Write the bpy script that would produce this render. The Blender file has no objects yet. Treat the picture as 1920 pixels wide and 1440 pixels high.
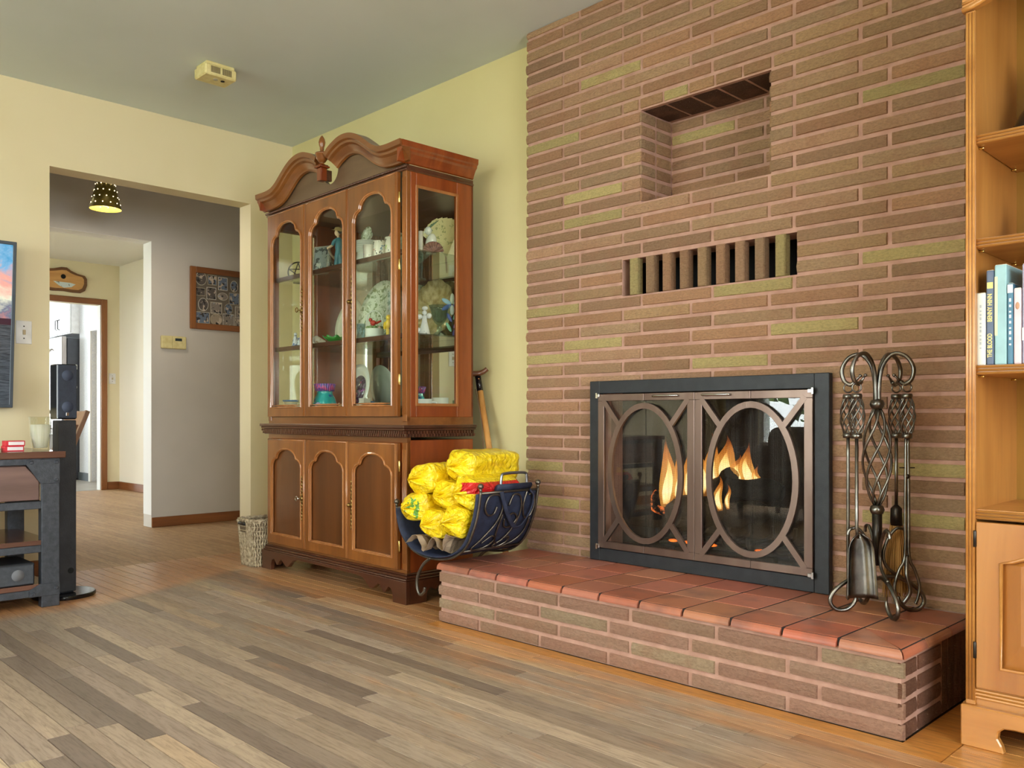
import bpy, bmesh, math, random
from mathutils import Vector, Matrix, noise
random.seed(11)
sc = bpy.context.scene
COL = sc.collection
PI = math.pi

# ------------------------------------------------------------------ camera
FPX, HOR = 1612.9, 782.0                      # focal length in pixels, horizon row (1920x1440 frame)
CAMZ, CAMY = 0.80, -2.69
YAW = math.radians(45.302)
cd = bpy.data.cameras.new('camera'); cam = bpy.data.objects.new('camera', cd); COL.objects.link(cam)
cam.location = (0, CAMY, CAMZ); cam.rotation_euler = (PI / 2, 0, YAW)
cd.sensor_width = 36.0; cd.lens = 36.0 * FPX / 1920.0; cd.shift_y = (HOR - 720.0) / 1920.0
cd.clip_start = 0.02; cd.clip_end = 100
sc.camera = cam
FW = (-math.sin(YAW), math.cos(YAW)); RT = (math.cos(YAW), math.sin(YAW))
def ray(u, v):
    k = (u - 960.0) / FPX
    return (FW[0] + RT[0] * k, FW[1] + RT[1] * k, -(v - HOR) / FPX)
def PY(u, v, y):                              # point of a pixel on the plane y = const
    d = ray(u, v); t = (y - CAMY) / d[1]; return Vector((d[0] * t, y, CAMZ + d[2] * t))
def PX(u, v, x):
    d = ray(u, v); t = x / d[0]; return Vector((x, CAMY + d[1] * t, CAMZ + d[2] * t))
def PZ(u, v, z):
    d = ray(u, v); t = (z - CAMZ) / d[2]; return Vector((d[0] * t, CAMY + d[1] * t, z))

# ------------------------------------------------------------------ world, daylight, exposure
w = bpy.data.worlds.new('world'); sc.world = w; w.use_nodes = True
bg = w.node_tree.nodes['Background']; bg.inputs[0].default_value = (0.94, 0.97, 1.0, 1); bg.inputs[1].default_value = 17.0
vs = sc.view_settings
vs.view_transform = 'Standard'; vs.look = 'None'; vs.gamma = 1.0; vs.use_curve_mapping = False
vs.exposure = 0.08
sc.cycles.transparent_max_bounces = 20
def area(name, loc, rot, sx, sy, power, color=(1, 1, 1), portal=False):
    l = bpy.data.lights.new(name, 'AREA'); l.shape = 'RECTANGLE'; l.size = sx; l.size_y = sy
    l.energy = power; l.color = color
    if portal: l.cycles.is_portal = True
    o = bpy.data.objects.new(name, l); COL.objects.link(o); o.location = loc; o.rotation_euler = rot
    return o
# portals in the window openings (they only steer sampling of the sky light)
area('window_daylight', (-2.61, -5.05, 1.34), (PI / 2, 0, 0), 3.42, 1.68, 1, portal=True)
area('window_daylight', (2.35, -2.6, 1.40), (PI / 2, 0, PI / 2), 2.6, 1.55, 1, portal=True)  # portal of the added fill window
area('window_daylight', (-8.1, -3.55, 1.40), (PI / 2, 0, 0), 2.4, 1.6, 1, portal=True)
area('window_daylight', (-13.45, -0.3, 1.40), (PI / 2, 0, -PI / 2), 2.0, 1.5, 1, portal=True)

# ------------------------------------------------------------------ helpers
def lin(c):
    c = c / 255.0
    return c / 12.92 if c <= 0.04045 else ((c + 0.055) / 1.055) ** 2.4
def rgb(r, g, b): return (lin(r), lin(g), lin(b), 1.0)

ORG = {}
LOCAL = set()
def link(o): COL.objects.link(o); return o
def props(o, label=None, cat=None, group=None, kind=None):
    if label: o['label'] = label
    if cat: o['category'] = cat
    if group: o['group'] = group
    if kind: o['kind'] = kind
    return o
def thing(name, label, cat, loc=(0, 0, 0), group=None, rotz=None, kind=None):
    o = link(bpy.data.objects.new(name, None)); o.empty_display_size = 0.05
    o.location = loc
    if rotz is not None: o.rotation_euler = (0, 0, rotz); LOCAL.add(o.name)
    ORG[o.name] = Vector(loc)
    props(o, label, cat, group, kind)
    return o
def crom(pts, n=6, closed=False):
    P = [Vector(p) for p in pts]; out = []; N = len(P)
    segs = N if closed else N - 1
    for i in range(segs):
        if closed: p0, p1, p2, p3 = P[(i - 1) % N], P[i], P[(i + 1) % N], P[(i + 2) % N]
        else: p0, p1, p2, p3 = P[max(i - 1, 0)], P[i], P[i + 1], P[min(i + 2, N - 1)]
        for k in range(n):
            t = k / n
            out.append(0.5 * ((2 * p1) + (p2 - p0) * t + (2 * p0 - 5 * p1 + 4 * p2 - p3) * t * t + (3 * p1 - p0 - 3 * p2 + p3) * t ** 3))
    if not closed: out.append(P[-1])
    return out
class MB:
    def __init__(s): s.v = []; s.f = []
    def add(s, V, F):
        n = len(s.v); s.v += [Vector(p) for p in V]; s.f += [tuple(i + n for i in f) for f in F]; return s
    def box(s, x0, x1, y0, y1, z0, z1):
        return s.add([(x0, y0, z0), (x1, y0, z0), (x1, y1, z0), (x0, y1, z0), (x0, y0, z1), (x1, y0, z1), (x1, y1, z1), (x0, y1, z1)],
                     [(0, 3, 2, 1), (4, 5, 6, 7), (0, 1, 5, 4), (1, 2, 6, 5), (2, 3, 7, 6), (3, 0, 4, 7)])
    def bar(s, p, q, w, h, up=(0, 0, 1)):
        p = Vector(p); q = Vector(q); d = (q - p).normalized(); up = Vector(up)
        a = d.cross(up).normalized() * (w / 2); b = a.cross(d).normalized() * (h / 2)
        V = [p - a - b, p + a - b, p + a + b, p - a + b, q - a - b, q + a - b, q + a + b, q - a + b]
        return s.add(V, [(0, 1, 2, 3), (7, 6, 5, 4), (0, 4, 5, 1), (1, 5, 6, 2), (2, 6, 7, 3), (3, 7, 4, 0)])
    def prism(s, poly, axis, a, b):
        def P(p, t): return {'x': (t, p[0], p[1]), 'y': (p[0], t, p[1]), 'z': (p[0], p[1], t)}[axis]
        n = len(poly)
        V = [P(p, a) for p in poly] + [P(p, b) for p in poly]
        F = [tuple(range(n)), tuple(range(2 * n - 1, n - 1, -1))]
        F += [(i, i + n, (i + 1) % n + n, (i + 1) % n) for i in range(n)]
        return s.add(V, F)
    def ring(s, outer, inner, axis, a, b):      # flat frame between two loops of equal count, extruded a..b
        def P(p, t): return {'x': (t, p[0], p[1]), 'y': (p[0], t, p[1]), 'z': (p[0], p[1], t)}[axis]
        n = len(outer)
        V = [P(p, a) for p in outer] + [P(p, a) for p in inner] + [P(p, b) for p in outer] + [P(p, b) for p in inner]
        F = []
        for i in range(n):
            j = (i + 1) % n
            F += [(i, j, n + j, n + i), (2 * n + i, 3 * n + i, 3 * n + j, 2 * n + j), (i, 2 * n + i, 2 * n + j, j), (n + i, n + j, 3 * n + j, 3 * n + i)]
        return s.add(V, F)
    def lathe(s, prof, seg=24, c=(0, 0, 0), sx=1.0, sy=1.0, M=None):
        c = Vector(c); V = []; F = []; n = len(prof)
        for i in range(seg):
            a = 2 * PI * i / seg
            for r, z in prof:
                p = Vector((r * math.cos(a) * sx, r * math.sin(a) * sy, z))
                V.append((M @ p if M else p) + c)
        for i in range(seg):
            j = (i + 1) % seg
            for k in range(n - 1): F.append((i * n + k, j * n + k, j * n + k + 1, i * n + k + 1))
        if prof[0][0] > 1e-6: F.append(tuple(i * n for i in range(seg))[::-1])
        if prof[-1][0] > 1e-6: F.append(tuple(i * n + n - 1 for i in range(seg)))
        return s.add(V, F)
    def tube(s, pts, r, seg=8, closed=False, flat=1.0):
        P = [Vector(p) for p in pts]; n = len(P)
        R = r if isinstance(r, (list, tuple)) else [r] * n
        T = []
        for i in range(n):
            a = P[(i - 1) % n] if (closed or i > 0) else P[i]
            b = P[(i + 1) % n] if (closed or i < n - 1) else P[i]
            t = (b - a); T.append(t.normalized() if t.length > 1e-9 else Vector((0, 0, 1)))
        u = T[0].orthogonal().normalized(); V = []; F = []
        for i in range(n):
            u = (u - T[i] * u.dot(T[i]))
            u = u.normalized() if u.length > 1e-6 else T[i].orthogonal().normalized()
            w = T[i].cross(u)
            for k in range(seg):
                a = 2 * PI * k / seg
                V.append(P[i] + u * (R[i] * math.cos(a)) + w * (R[i] * math.sin(a) * flat))
        m = n if closed else n - 1
        for i in range(m):
            j = (i + 1) % n
            for k in range(seg):
                l = (k + 1) % seg
                F.append((i * seg + k, i * seg + l, j * seg + l, j * seg + k))
        if not closed:
            F.append(tuple(range(seg))[::-1]); F.append(tuple((n - 1) * seg + k for k in range(seg)))
        return s.add(V, F)
    def ball(s, c, r, seg=14, rings=8, M=None):
        rx, ry, rz = r if isinstance(r, (list, tuple)) else (r, r, r)
        prof = [(math.sin(PI * i / rings), -math.cos(PI * i / rings)) for i in range(rings + 1)]
        prof[0] = (0.0, -1.0); prof[-1] = (0.0, 1.0)
        c = Vector(c); V = []; F = []; n = len(prof)
        S = Matrix.Diagonal((rx, ry, rz)); 
        if M: S = M @ S
        for i in range(seg):
            a = 2 * PI * i / seg
            for q, z in prof: V.append(S @ Vector((q * math.cos(a), q * math.sin(a), z)) + c)
        for i in range(seg):
            j = (i + 1) % seg
            for k in range(n - 1): F.append((i * n + k, j * n + k, j * n + k + 1, i * n + k + 1))
        return s.add(V, F)
    def sweep(s, path, prof, out=(0, -1, 0), closed=False):   # prof: (along out, along in-plane normal)
        P = [Vector(p) for p in path]; n = len(P); o = Vector(out); m = len(prof); V = []; F = []
        for i in range(n):
            a = P[max(i - 1, 0)]; b = P[min(i + 1, n - 1)]
            t = (b - a).normalized(); nn = t.cross(o).normalized()
            for (q, h) in prof: V.append(P[i] + o * q + nn * h)
        for i in range(n - 1):
            for k in range(m):
                l = (k + 1) % m
                F.append((i * m + k, (i + 1) * m + k, (i + 1) * m + l, i * m + l))
        F.append(tuple(range(m))); F.append(tuple((n - 1) * m + k for k in range(m))[::-1])
        return s.add(V, F)
    def sheet(s, fn, nu, nv):
        V = [fn(i / nu, j / nv) for i in range(nu + 1) for j in range(nv + 1)]
        F = [(i * (nv + 1) + j, (i + 1) * (nv + 1) + j, (i + 1) * (nv + 1) + j + 1, i * (nv + 1) + j + 1) for i in range(nu) for j in range(nv)]
        return s.add(V, F)
    def xform(s, M, start=0):
        for i in range(start, len(s.v)): s.v[i] = M @ s.v[i]
        return s
    def build(s, name, mat, parent=None, smooth=False, bevel=0, seg=1, weld=False, solid=0, sub=0, angle=None, origin=None):
        me = bpy.data.meshes.new(name)
        V = s.v
        if parent is not None:
            if parent.name in LOCAL: off = Vector((0, 0, 0)); loc = off; isl = True
            else: off = ORG.get(parent.name, Vector((0, 0, 0))); isl = False
            oloc = Vector((0, 0, 0))
        else:
            isl = False
            xs = [p.x for p in V]; ys = [p.y for p in V]; zs = [p.z for p in V]
            off = Vector(origin) if origin else Vector(((min(xs) + max(xs)) / 2, (min(ys) + max(ys)) / 2, min(zs)))
            oloc = off
        me.from_pydata([p - off for p in V], [], s.f)
        if weld or smooth:
            b = bmesh.new(); b.from_mesh(me)
            if weld: bmesh.ops.remove_doubles(b, verts=b.verts, dist=1e-5)
            bmesh.ops.recalc_face_normals(b, faces=b.faces); b.to_mesh(me); b.free()
        if smooth: me.polygons.foreach_set('use_smooth', [True] * len(me.polygons))
        me.update()
        o = link(bpy.data.objects.new(name, me)); o.location = oloc
        if mat is not None: me.materials.append(mat)
        if parent is not None:
            o.parent = parent
            if isl: LOCAL.add(o.name)
        ORG[o.name] = off
        if solid:
            m = o.modifiers.new('thickness', 'SOLIDIFY'); m.thickness = solid; m.offset = 0
        if bevel:
            m = o.modifiers.new('edges', 'BEVEL'); m.width = bevel; m.segments = seg; m.limit_method = 'ANGLE'; m.angle_limit = math.radians(40)
        if sub:
            m = o.modifiers.new('smooth', 'SUBSURF'); m.levels = sub; m.render_levels = sub
        if smooth and angle:
            try:
                me.set_sharp_from_angle(angle=math.radians(angle))
            except Exception: pass
        return o
def copy_tree(o, parent=None, loc=None, rotz=None):
    c = o.copy(); COL.objects.link(c); c.parent = parent
    if loc is not None: c.location = loc
    if rotz is not None: c.rotation_euler = (0, 0, rotz)
    for ch in list(o.children): copy_tree(ch, c)
    return c
def rectloop(inner, x0, x1, z0, z1):            # project an inner loop radially onto a rectangle (same count)
    cx = sum(p[0] for p in inner) / len(inner); cz = sum(p[1] for p in inner) / len(inner)
    out = []
    for x, z in inner:
        dx, dz = x - cx, z - cz; t = 1e9
        if dx > 1e-9: t = min(t, (x1 - cx) / dx)
        if dx < -1e-9: t = min(t, (x0 - cx) / dx)
        if dz > 1e-9: t = min(t, (z1 - cz) / dz)
        if dz < -1e-9: t = min(t, (z0 - cz) / dz)
        out.append([cx + dx * t, cz + dz * t])
    for cxn, czn in ((x0, z0), (x1, z0), (x1, z1), (x0, z1)):   # pull nearest point onto each corner
        i = min(range(len(out)), key=lambda k: (out[k][0] - cxn) ** 2 + (out[k][1] - czn) ** 2)
        out[i] = [cxn, czn]
    return [tuple(p) for p in out]

# ------------------------------------------------------------------ materials
class NT:
    def __init__(s, name):
        s.m = bpy.data.materials.new(name); s.m.use_nodes = True; s.t = s.m.node_tree; s.n = s.t.nodes; s.l = s.t.links
        s.b = s.n['Principled BSDF']; s.out = s.n['Material Output']
    def new(s, t, **k):
        o = s.n.new(t)
        for a, b in k.items(): setattr(o, a, b)
        return o
    def ln(s, a, b): s.l.new(a, b)
    def coord(s, kind='Object', scale=(1, 1, 1), rot=(0, 0, 0), loc=(0, 0, 0)):
        if kind == 'World': src = s.new('ShaderNodeNewGeometry').outputs['Position']
        else: src = s.new('ShaderNodeTexCoord').outputs[kind]
        mp = s.new('ShaderNodeMapping'); s.ln(src, mp.inputs[0])
        mp.inputs['Scale'].default_value = scale; mp.inputs['Rotation'].default_value = rot; mp.inputs['Location'].default_value = loc
        return mp.outputs[0]
    def noise(s, vec, scale, detail=3, rough=0.55, dist=0.0):
        n = s.new('ShaderNodeTexNoise'); s.ln(vec, n.inputs['Vector']); n.inputs['Scale'].default_value = scale
        n.inputs['Detail'].default_value = detail; n.inputs['Roughness'].default_value = rough; n.inputs['Distortion'].default_value = dist
        return n.outputs['Fac']
    def ramp(s, fac, stops, interp='LINEAR'):
        r = s.new('ShaderNodeValToRGB'); s.ln(fac, r.inputs[0]); r.color_ramp.interpolation = interp
        e = r.color_ramp.elements
        while len(e) < len(stops): e.new(0.5)
        for i, (p, c) in enumerate(stops): e[i].position = p; e[i].color = c
        return r.outputs[0]
    def mix(s, fac, a, b, mode='MIX'):
        m = s.new('ShaderNodeMix', data_type='RGBA', blend_type=mode)
        for v, i in ((fac, 0), (a, 6), (b, 7)):
            if isinstance(v, (int, float)): m.inputs[i].default_value = v
            elif isinstance(v, tuple): m.inputs[i].default_value = v
            else: s.ln(v, m.inputs[i])
        return m.outputs[2]
    def math(s, op, a, b=None, clamp=False):
        m = s.new('ShaderNodeMath', operation=op, use_clamp=clamp)
        for i, v in enumerate((a, b)):
            if v is None: continue
            if isinstance(v, (int, float)): m.inputs[i].default_value = v
            else: s.ln(v, m.inputs[i])
        return m.outputs[0]
    def bump(s, h, strength=0.3, dist=0.01, target=None):
        b = s.new('ShaderNodeBump'); s.ln(h, b.inputs['Height']); b.inputs['Strength'].default_value = strength; b.inputs['Distance'].default_value = dist
        s.ln(b.outputs[0], (target or s.b).inputs['Normal']); return b
    def set(s, rough=0.5, metal=0.0, spec=0.5, coat=0.0):
        s.b.inputs['Roughness'].default_value = rough; s.b.inputs['Metallic'].default_value = metal
        s.b.inputs['Specular IOR Level'].default_value = spec; s.b.inputs['Coat Weight'].default_value = coat; s.b.inputs['Coat Roughness'].default_value = 0.15
        return s
MC = {}
def plain(name, c, rough=0.5, metal=0.0, c2=None, scale=14, bump=0.0, bscale=60, spec=0.5, coat=0.0, kind='Object', stretch=(1, 1, 1), emit=0, trans=0, alpha=1):
    if name in MC: return MC[name]
    t = NT(name); t.set(rough, metal, spec, coat)
    vec = t.coord(kind, stretch)
    c = rgb(*c)
    c2 = rgb(*c2) if c2 else tuple(x * 0.86 for x in c[:3]) + (1,)
    f = t.noise(vec, scale, 4)
    col = t.ramp(f, [(0.35, c2), (0.65, c)])
    t.ln(col, t.b.inputs['Base Color'])
    if bump: t.bump(t.noise(vec, bscale, 4), bump, 0.005)
    if emit: t.ln(col, t.b.inputs['Emission Color']); t.b.inputs['Emission Strength'].default_value = emit
    if trans: t.b.inputs['Transmission Weight'].default_value = trans
    MC[name] = t.m; return t.m
def wood(name, c, c2, rough=0.35, axis='z', scale=9.0, coat=0.3, kind='Object', ring=0.0):
    if name in MC: return MC[name]
    t = NT(name); t.set(rough, 0, 0.5, coat)
    st = {'x': (0.12, 1, 1), 'y': (1, 0.12, 1), 'z': (1, 1, 0.12)}[axis]
    vec = t.coord(kind, st)
    n1 = t.noise(vec, scale, 5, 0.6, 0.6); n2 = t.noise(vec, scale * 6, 4, 0.6)
    c = rgb(*c); c2 = rgb(*c2)
    col = t.ramp(n1, [(0.3, c2), (0.7, c)])
    col = t.mix(t.ramp(n2, [(0.45, (0, 0, 0, 1)), (0.75, (0.35, 0.35, 0.35, 1))]), col, tuple(x * 0.7 for x in c2[:3]) + (1,))
    t.ln(col, t.b.inputs['Base Color'])
    t.bump(n2, 0.08, 0.003)
    MC[name] = t.m; return t.m
def glassmat(name, tint=(1, 1, 1), ior=1.45, rough=0.0, boost=1.0):
    if name in MC: return MC[name]
    t = NT(name); t.n.remove(t.b)
    tr = t.new('ShaderNodeBsdfTransparent'); tr.inputs[0].default_value = tint + (1,)
    gl = t.new('ShaderNodeBsdfGlossy'); gl.inputs['Roughness'].default_value = rough
    fr = t.new('ShaderNodeFresnel'); fr.inputs[0].default_value = ior
    mx = t.new('ShaderNodeMixShader')
    bf = t.new('ShaderNodeNewGeometry').outputs['Backfacing']       # same reflectance on leaving the sheet as on entering it
    t.ln(t.math('ADD', t.math('MULTIPLY', bf, 1.0 / ior - ior), ior), fr.inputs[0])
    t.ln(t.math('MULTIPLY', fr.outputs[0], boost, True), mx.inputs[0]); t.ln(tr.outputs[0], mx.inputs[1]); t.ln(gl.outputs[0], mx.inputs[2])
    t.ln(mx.outputs[0], t.out.inputs[0])
    MC[name] = t.m; return t.m
def painted(name, c, rough=0.6, smudge=None, amt=0.25, sc_=1.2):
    if name in MC: return MC[name]
    t = NT(name); t.set(rough, 0, 0.3)
    vec = t.coord('World')
    f = t.noise(vec, sc_, 3); c = rgb(*c); d = rgb(*smudge) if smudge else tuple(x * 0.9 for x in c[:3]) + (1,)
    col = t.mix(t.ramp(f, [(0.45, (0, 0, 0, 1)), (0.75, (amt, amt, amt, 1))]), c, d)
    t.ln(col, t.b.inputs['Base Color'])
    t.bump(t.noise(vec, 90, 3), 0.05, 0.002)
    MC[name] = t.m; return t.m
def objcolor(name, rough=0.6, bump=0.2, bscale=40, var=0.25, scale=12, spec=0.4, coat=0.0):
    if name in MC: return MC[name]
    t = NT(name); t.set(rough, 0, spec, coat)
    oi = t.new('ShaderNodeObjectInfo'); vec = t.coord('World')
    f = t.noise(vec, scale, 4)
    col = t.mix(t.math('MULTIPLY', f, var), oi.outputs['Color'], (0.02, 0.015, 0.01, 1))
    t.ln(col, t.b.inputs['Base Color'])
    if bump: t.bump(t.noise(vec, bscale, 4), bump, 0.006)
    MC[name] = t.m; return t.m

# ================================================================== STRUCTURE
CEIL = 2.478
XL = -4.759          # left wall face
YB = 0.10            # yellow wall face behind the hutch
BX0, BX1 = -2.629, 0.10   # brick face extent
HZ = 0.228           # hearth top
yellow = painted('yellow_paint', (216, 205, 154), 0.55, (202, 188, 132), 0.5)
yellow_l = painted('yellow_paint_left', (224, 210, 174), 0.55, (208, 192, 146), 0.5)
cream = painted('cream_paint', (232, 220, 186), 0.6, (215, 200, 160), 0.4)
greyw = painted('grey_paint', (206, 200, 192), 0.6, (186, 180, 170), 0.5)
whitep = painted('white_paint', (238, 238, 236), 0.5)
ceilp = painted('ceiling_paint', (216, 224, 226), 0.8, (200, 208, 208), 0.5)
trimw = wood('trim_oak', (158, 98, 48), (112, 62, 26), 0.4, 'y', 6, kind='World')
trimz = wood('trim_oak_upright', (168, 108, 54), (124, 72, 32), 0.4, 'z', 6, kind='World')

def S(name, mb, mat, parent=None, **k):
    o = mb.build(name, mat, parent, **k)
    if parent is None: o['kind'] = 'structure'
    return o
def wall_x(name, x0, x1, y0, y1, z0, z1, mat, holes=()):   # slab with rectangular holes, holes in (y0,y1,z0,z1)
    ys = sorted({y0, y1, *[h[0] for h in holes], *[h[1] for h in holes]}); zs = sorted({z0, z1, *[h[2] for h in holes], *[h[3] for h in holes]})
    b = MB()
    for i in range(len(ys) - 1):
        for j in range(len(zs) - 1):
            cy, cz = (ys[i] + ys[i + 1]) / 2, (zs[j] + zs[j + 1]) / 2
            if any(h[0] < cy < h[1] and h[2] < cz < h[3] for h in holes): continue
            b.box(x0, x1, ys[i], ys[i + 1], zs[j], zs[j + 1])
    return S(name, b, mat)
def wall_y(name, y0, y1, x0, x1, z0, z1, mat, holes=()):
    xs = sorted({x0, x1, *[h[0] for h in holes], *[h[1] for h in holes]}); zs = sorted({z0, z1, *[h[2] for h in holes], *[h[3] for h in holes]})
    b = MB()
    for i in range(len(xs) - 1):
        for j in range(len(zs) - 1):
            cx, cz = (xs[i] + xs[i + 1]) / 2, (zs[j] + zs[j + 1]) / 2
            if any(h[0] < cx < h[1] and h[2] < cz < h[3] for h in holes): continue
            b.box(xs[i], xs[i + 1], y0, y1, zs[j], zs[j + 1])
    return S(name, b, mat)

# ---- floor -------------------------------------------------------
def floor_mat(name, planks):
    t = NT(name); t.set(0.42, 0, 0.45)
    oi = t.new('ShaderNodeObjectInfo'); geo = t.new('ShaderNodeNewGeometry'); sep = t.new('ShaderNodeSeparateXYZ'); t.ln(geo.outputs['Position'], sep.inputs[0])
    mp = t.new('ShaderNodeMapping'); t.ln(geo.outputs['Position'], mp.inputs[0]); mp.inputs['Scale'].default_value = (0.09, 1, 1)
    off = t.new('ShaderNodeVectorMath', operation='ADD'); t.ln(mp.outputs[0], off.inputs[0])
    cmb = t.new('ShaderNodeCombineXYZ'); t.ln(t.math('MULTIPLY', oi.outputs['Random'], 37.0), cmb.inputs[2]); t.ln(cmb.outputs[0], off.inputs[1])
    v = off.outputs[0]
    grain = t.noise(v, 120, 5, 0.7, 0.5); fig = t.noise(v, 20, 5, 0.65, 1.8)
    if planks: base = oi.outputs['Color']
    else:
        bt = t.new('ShaderNodeTexBrick'); t.ln(geo.outputs['Position'], bt.inputs[0])
        bt.inputs['Scale'].default_value = 1.0; bt.inputs['Brick Width'].default_value = 0.9; bt.inputs['Row Height'].default_value = 0.057
        bt.inputs['Mortar Size'].default_value = 0.0012; bt.inputs['Color1'].default_value = rgb(196, 158, 116); bt.inputs['Color2'].default_value = rgb(178, 138, 98); bt.inputs['Mortar'].default_value = rgb(110, 80, 55)
        base = bt.outputs[0]
    # old orange varnish survives near the fireplace wall and by the console, worn through elsewhere
    y = sep.outputs[1]; x = sep.outputs[0]
    wob = t.noise(t.coord('World', (0.35, 1.6, 1)), 3.2, 5, 0.65)
    spots = t.noise(t.coord('World', (0.5, 2.4, 1)), 4.5, 4, 0.6)
    a = t.math('ADD', t.math('MULTIPLY', t.math('ADD', y, 0.86), 2.6), t.math('MULTIPLY', t.math('SUBTRACT', wob, 0.5), 4.2))
    c = t.math('ADD', t.math('MULTIPLY', t.math('SUBTRACT', t.math('MULTIPLY', y, -1), 1.52), 4.0), t.math('MULTIPLY', t.math('SUBTRACT', t.math('MULTIPLY', x, -1), 3.72), 9.0))
    c = t.math('MINIMUM', c, t.math('MULTIPLY', t.math('SUBTRACT', t.math('MULTIPLY', x, -1), 3.78), 6.0))
    sp = t.math('MULTIPLY', t.math('SUBTRACT', spots, 0.60), 5.0)
    sp = t.math('MINIMUM', sp, t.math('MULTIPLY', t.math('ADD', y, 1.35), 3.0))
    d = t.math('MULTIPLY', t.math('SUBTRACT', x, -1.15), 2.2)
    m = t.math('MAXIMUM', t.math('MAXIMUM', a, sp), t.math('MAXIMUM', c, d))
    m = t.math('MULTIPLY', m, 1.0, True)
    amber = t.ramp(fig, [(0.3, rgb(186, 112, 44)), (0.7, rgb(214, 146, 72))])
    if not planks: m = t.math('MULTIPLY', m, 0.0)
    worn = t.mix(t.ramp(fig, [(0.35, (0.5, 0.5, 0.5, 1)), (0.7, (0, 0, 0, 1))]), base, t.mix(0.45, base, rgb(96, 80, 66)))
    col = t.mix(m, worn, t.mix(0.35, amber, base))
    dark = t.ramp(grain, [(0.46, (0, 0, 0, 1)), (0.66, (0.75, 0.75, 0.75, 1))])
    col = t.mix(dark, col, t.mix(0.6, col, rgb(70, 52, 38)))
    t.ln(col, t.b.inputs['Base Color'])
    r = t.math('SUBTRACT', 0.50, t.math('MULTIPLY', m, 0.20)); t.ln(r, t.b.inputs['Roughness'])
    t.bump(grain, 0.12, 0.002)
    return t.m
plankm = floor_mat('oak_strip', True); floorm = floor_mat('oak_floor_far', False)
PX0, PX1, PYA, PYB = -4.759, -0.10, -2.50, 0.10
fl = S('floor', MB().box(PX0, PX1, PYA, PYB, -0.08, -0.004).box(PX1, 2.35, -5.05, PYB, -0.08, 0).box(XL - 0.14, PX1, -5.05, PYA, -0.08, 0)
       .box(XL - 0.14, PX0, -1.286, -0.181, -0.08, 0.0), plain('subfloor', (70, 52, 38), 0.9))
fl.data.materials.append(floorm)
for p in fl.data.polygons:
    if p.index >= 6: p.material_index = 1
um = MB().box(0, 1, 0, 1, 0, 1); uo = None
pm = bpy.data.meshes.new('plank')
c = 0.012
def plankmesh(L):
    g = 0.0010 / 0.057
    me = bpy.data.meshes.new('plank'); b = MB()
    lo = [(0, g, 0), (1, g, 0), (1, 1 - g, 0), (0, 1 - g, 0)]
    hi = [(0.0015 / L, g + 0.008, 1), (1 - 0.0015 / L, g + 0.008, 1), (1 - 0.0015 / L, 1 - g - 0.008, 1), (0.0015 / L, 1 - g - 0.008, 1)]
    b.add(lo + hi, [(0, 3, 2, 1), (4, 5, 6, 7), (0, 1, 5, 4), (1, 2, 6, 5), (2, 3, 7, 6), (3, 0, 4, 7)])
    me.from_pydata(b.v, [], b.f); me.materials.append(plankm); return me
PM = {}
rp = random.Random(5)
WORN = [(170, 150, 130), (158, 138, 120), (178, 158, 136), (148, 130, 116), (174, 150, 124), (164, 144, 124), (130, 114, 102), (196, 174, 144), (168, 148, 128), (172, 154, 136), (156, 138, 122)]
def plank(x0, x1, y0, col=None):
    L = x1 - x0; k = round(L * 5) / 5 or 0.2
    if k not in PM: PM[k] = plankmesh(k)
    o = link(bpy.data.objects.new('plank', PM[k])); o.parent = fl
    off = ORG[fl.name]; o.location = Vector((x0, y0, -0.0045)) - off; o.scale = (L - 0.0006, 0.057, 0.0045 + rp.uniform(-0.0002, 0.0004))
    c = col or rp.choice(WORN); j = rp.uniform(0.9, 1.08)
    o.color = rgb(min(255, c[0] * j), min(255, c[1] * j), min(255, c[2] * j))
row = 0
y = PYB - 0.057
while y > PYA - 0.02:
    x = PX0 + rp.uniform(-0.9, -0.1)
    stop = PX1
    if y + 0.057 > -0.58: stop = -2.60 if y < -0.0 else -2.6
    while x < stop:
        L = rp.uniform(0.55, 1.45); xa = max(x, PX0); xb = min(x + L, stop)
        if xb - xa > 0.02: plank(xa, xb, y)
        x += L
    if y + 0.057 > -0.58:      # strips between hearth end and bookcase
        x = -0.718
        plank(x, PX1, y, (206, 160, 100))
    y -= 0.057; row += 1
ytop = y + 0.057
# mitred border boards round the hearth
bm_ = MB().prism([(-2.60, -0.5835), (-0.721, -0.5835), (-0.826, -0.521), (-2.60, -0.521)], 'z', -0.0045, 0.0003)
o = bm_.build('plank', plankm, fl); o.color = rgb(206, 150, 84)
bm_ = MB().prism([(-0.7195, -0.5835), (-0.7195, 0.0), (-0.8265, 0.0), (-0.8265, -0.521)], 'z', -0.0045, 0.0003)
o = bm_.build('plank', plankm, fl); o.color = rgb(190, 128, 60)

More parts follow.
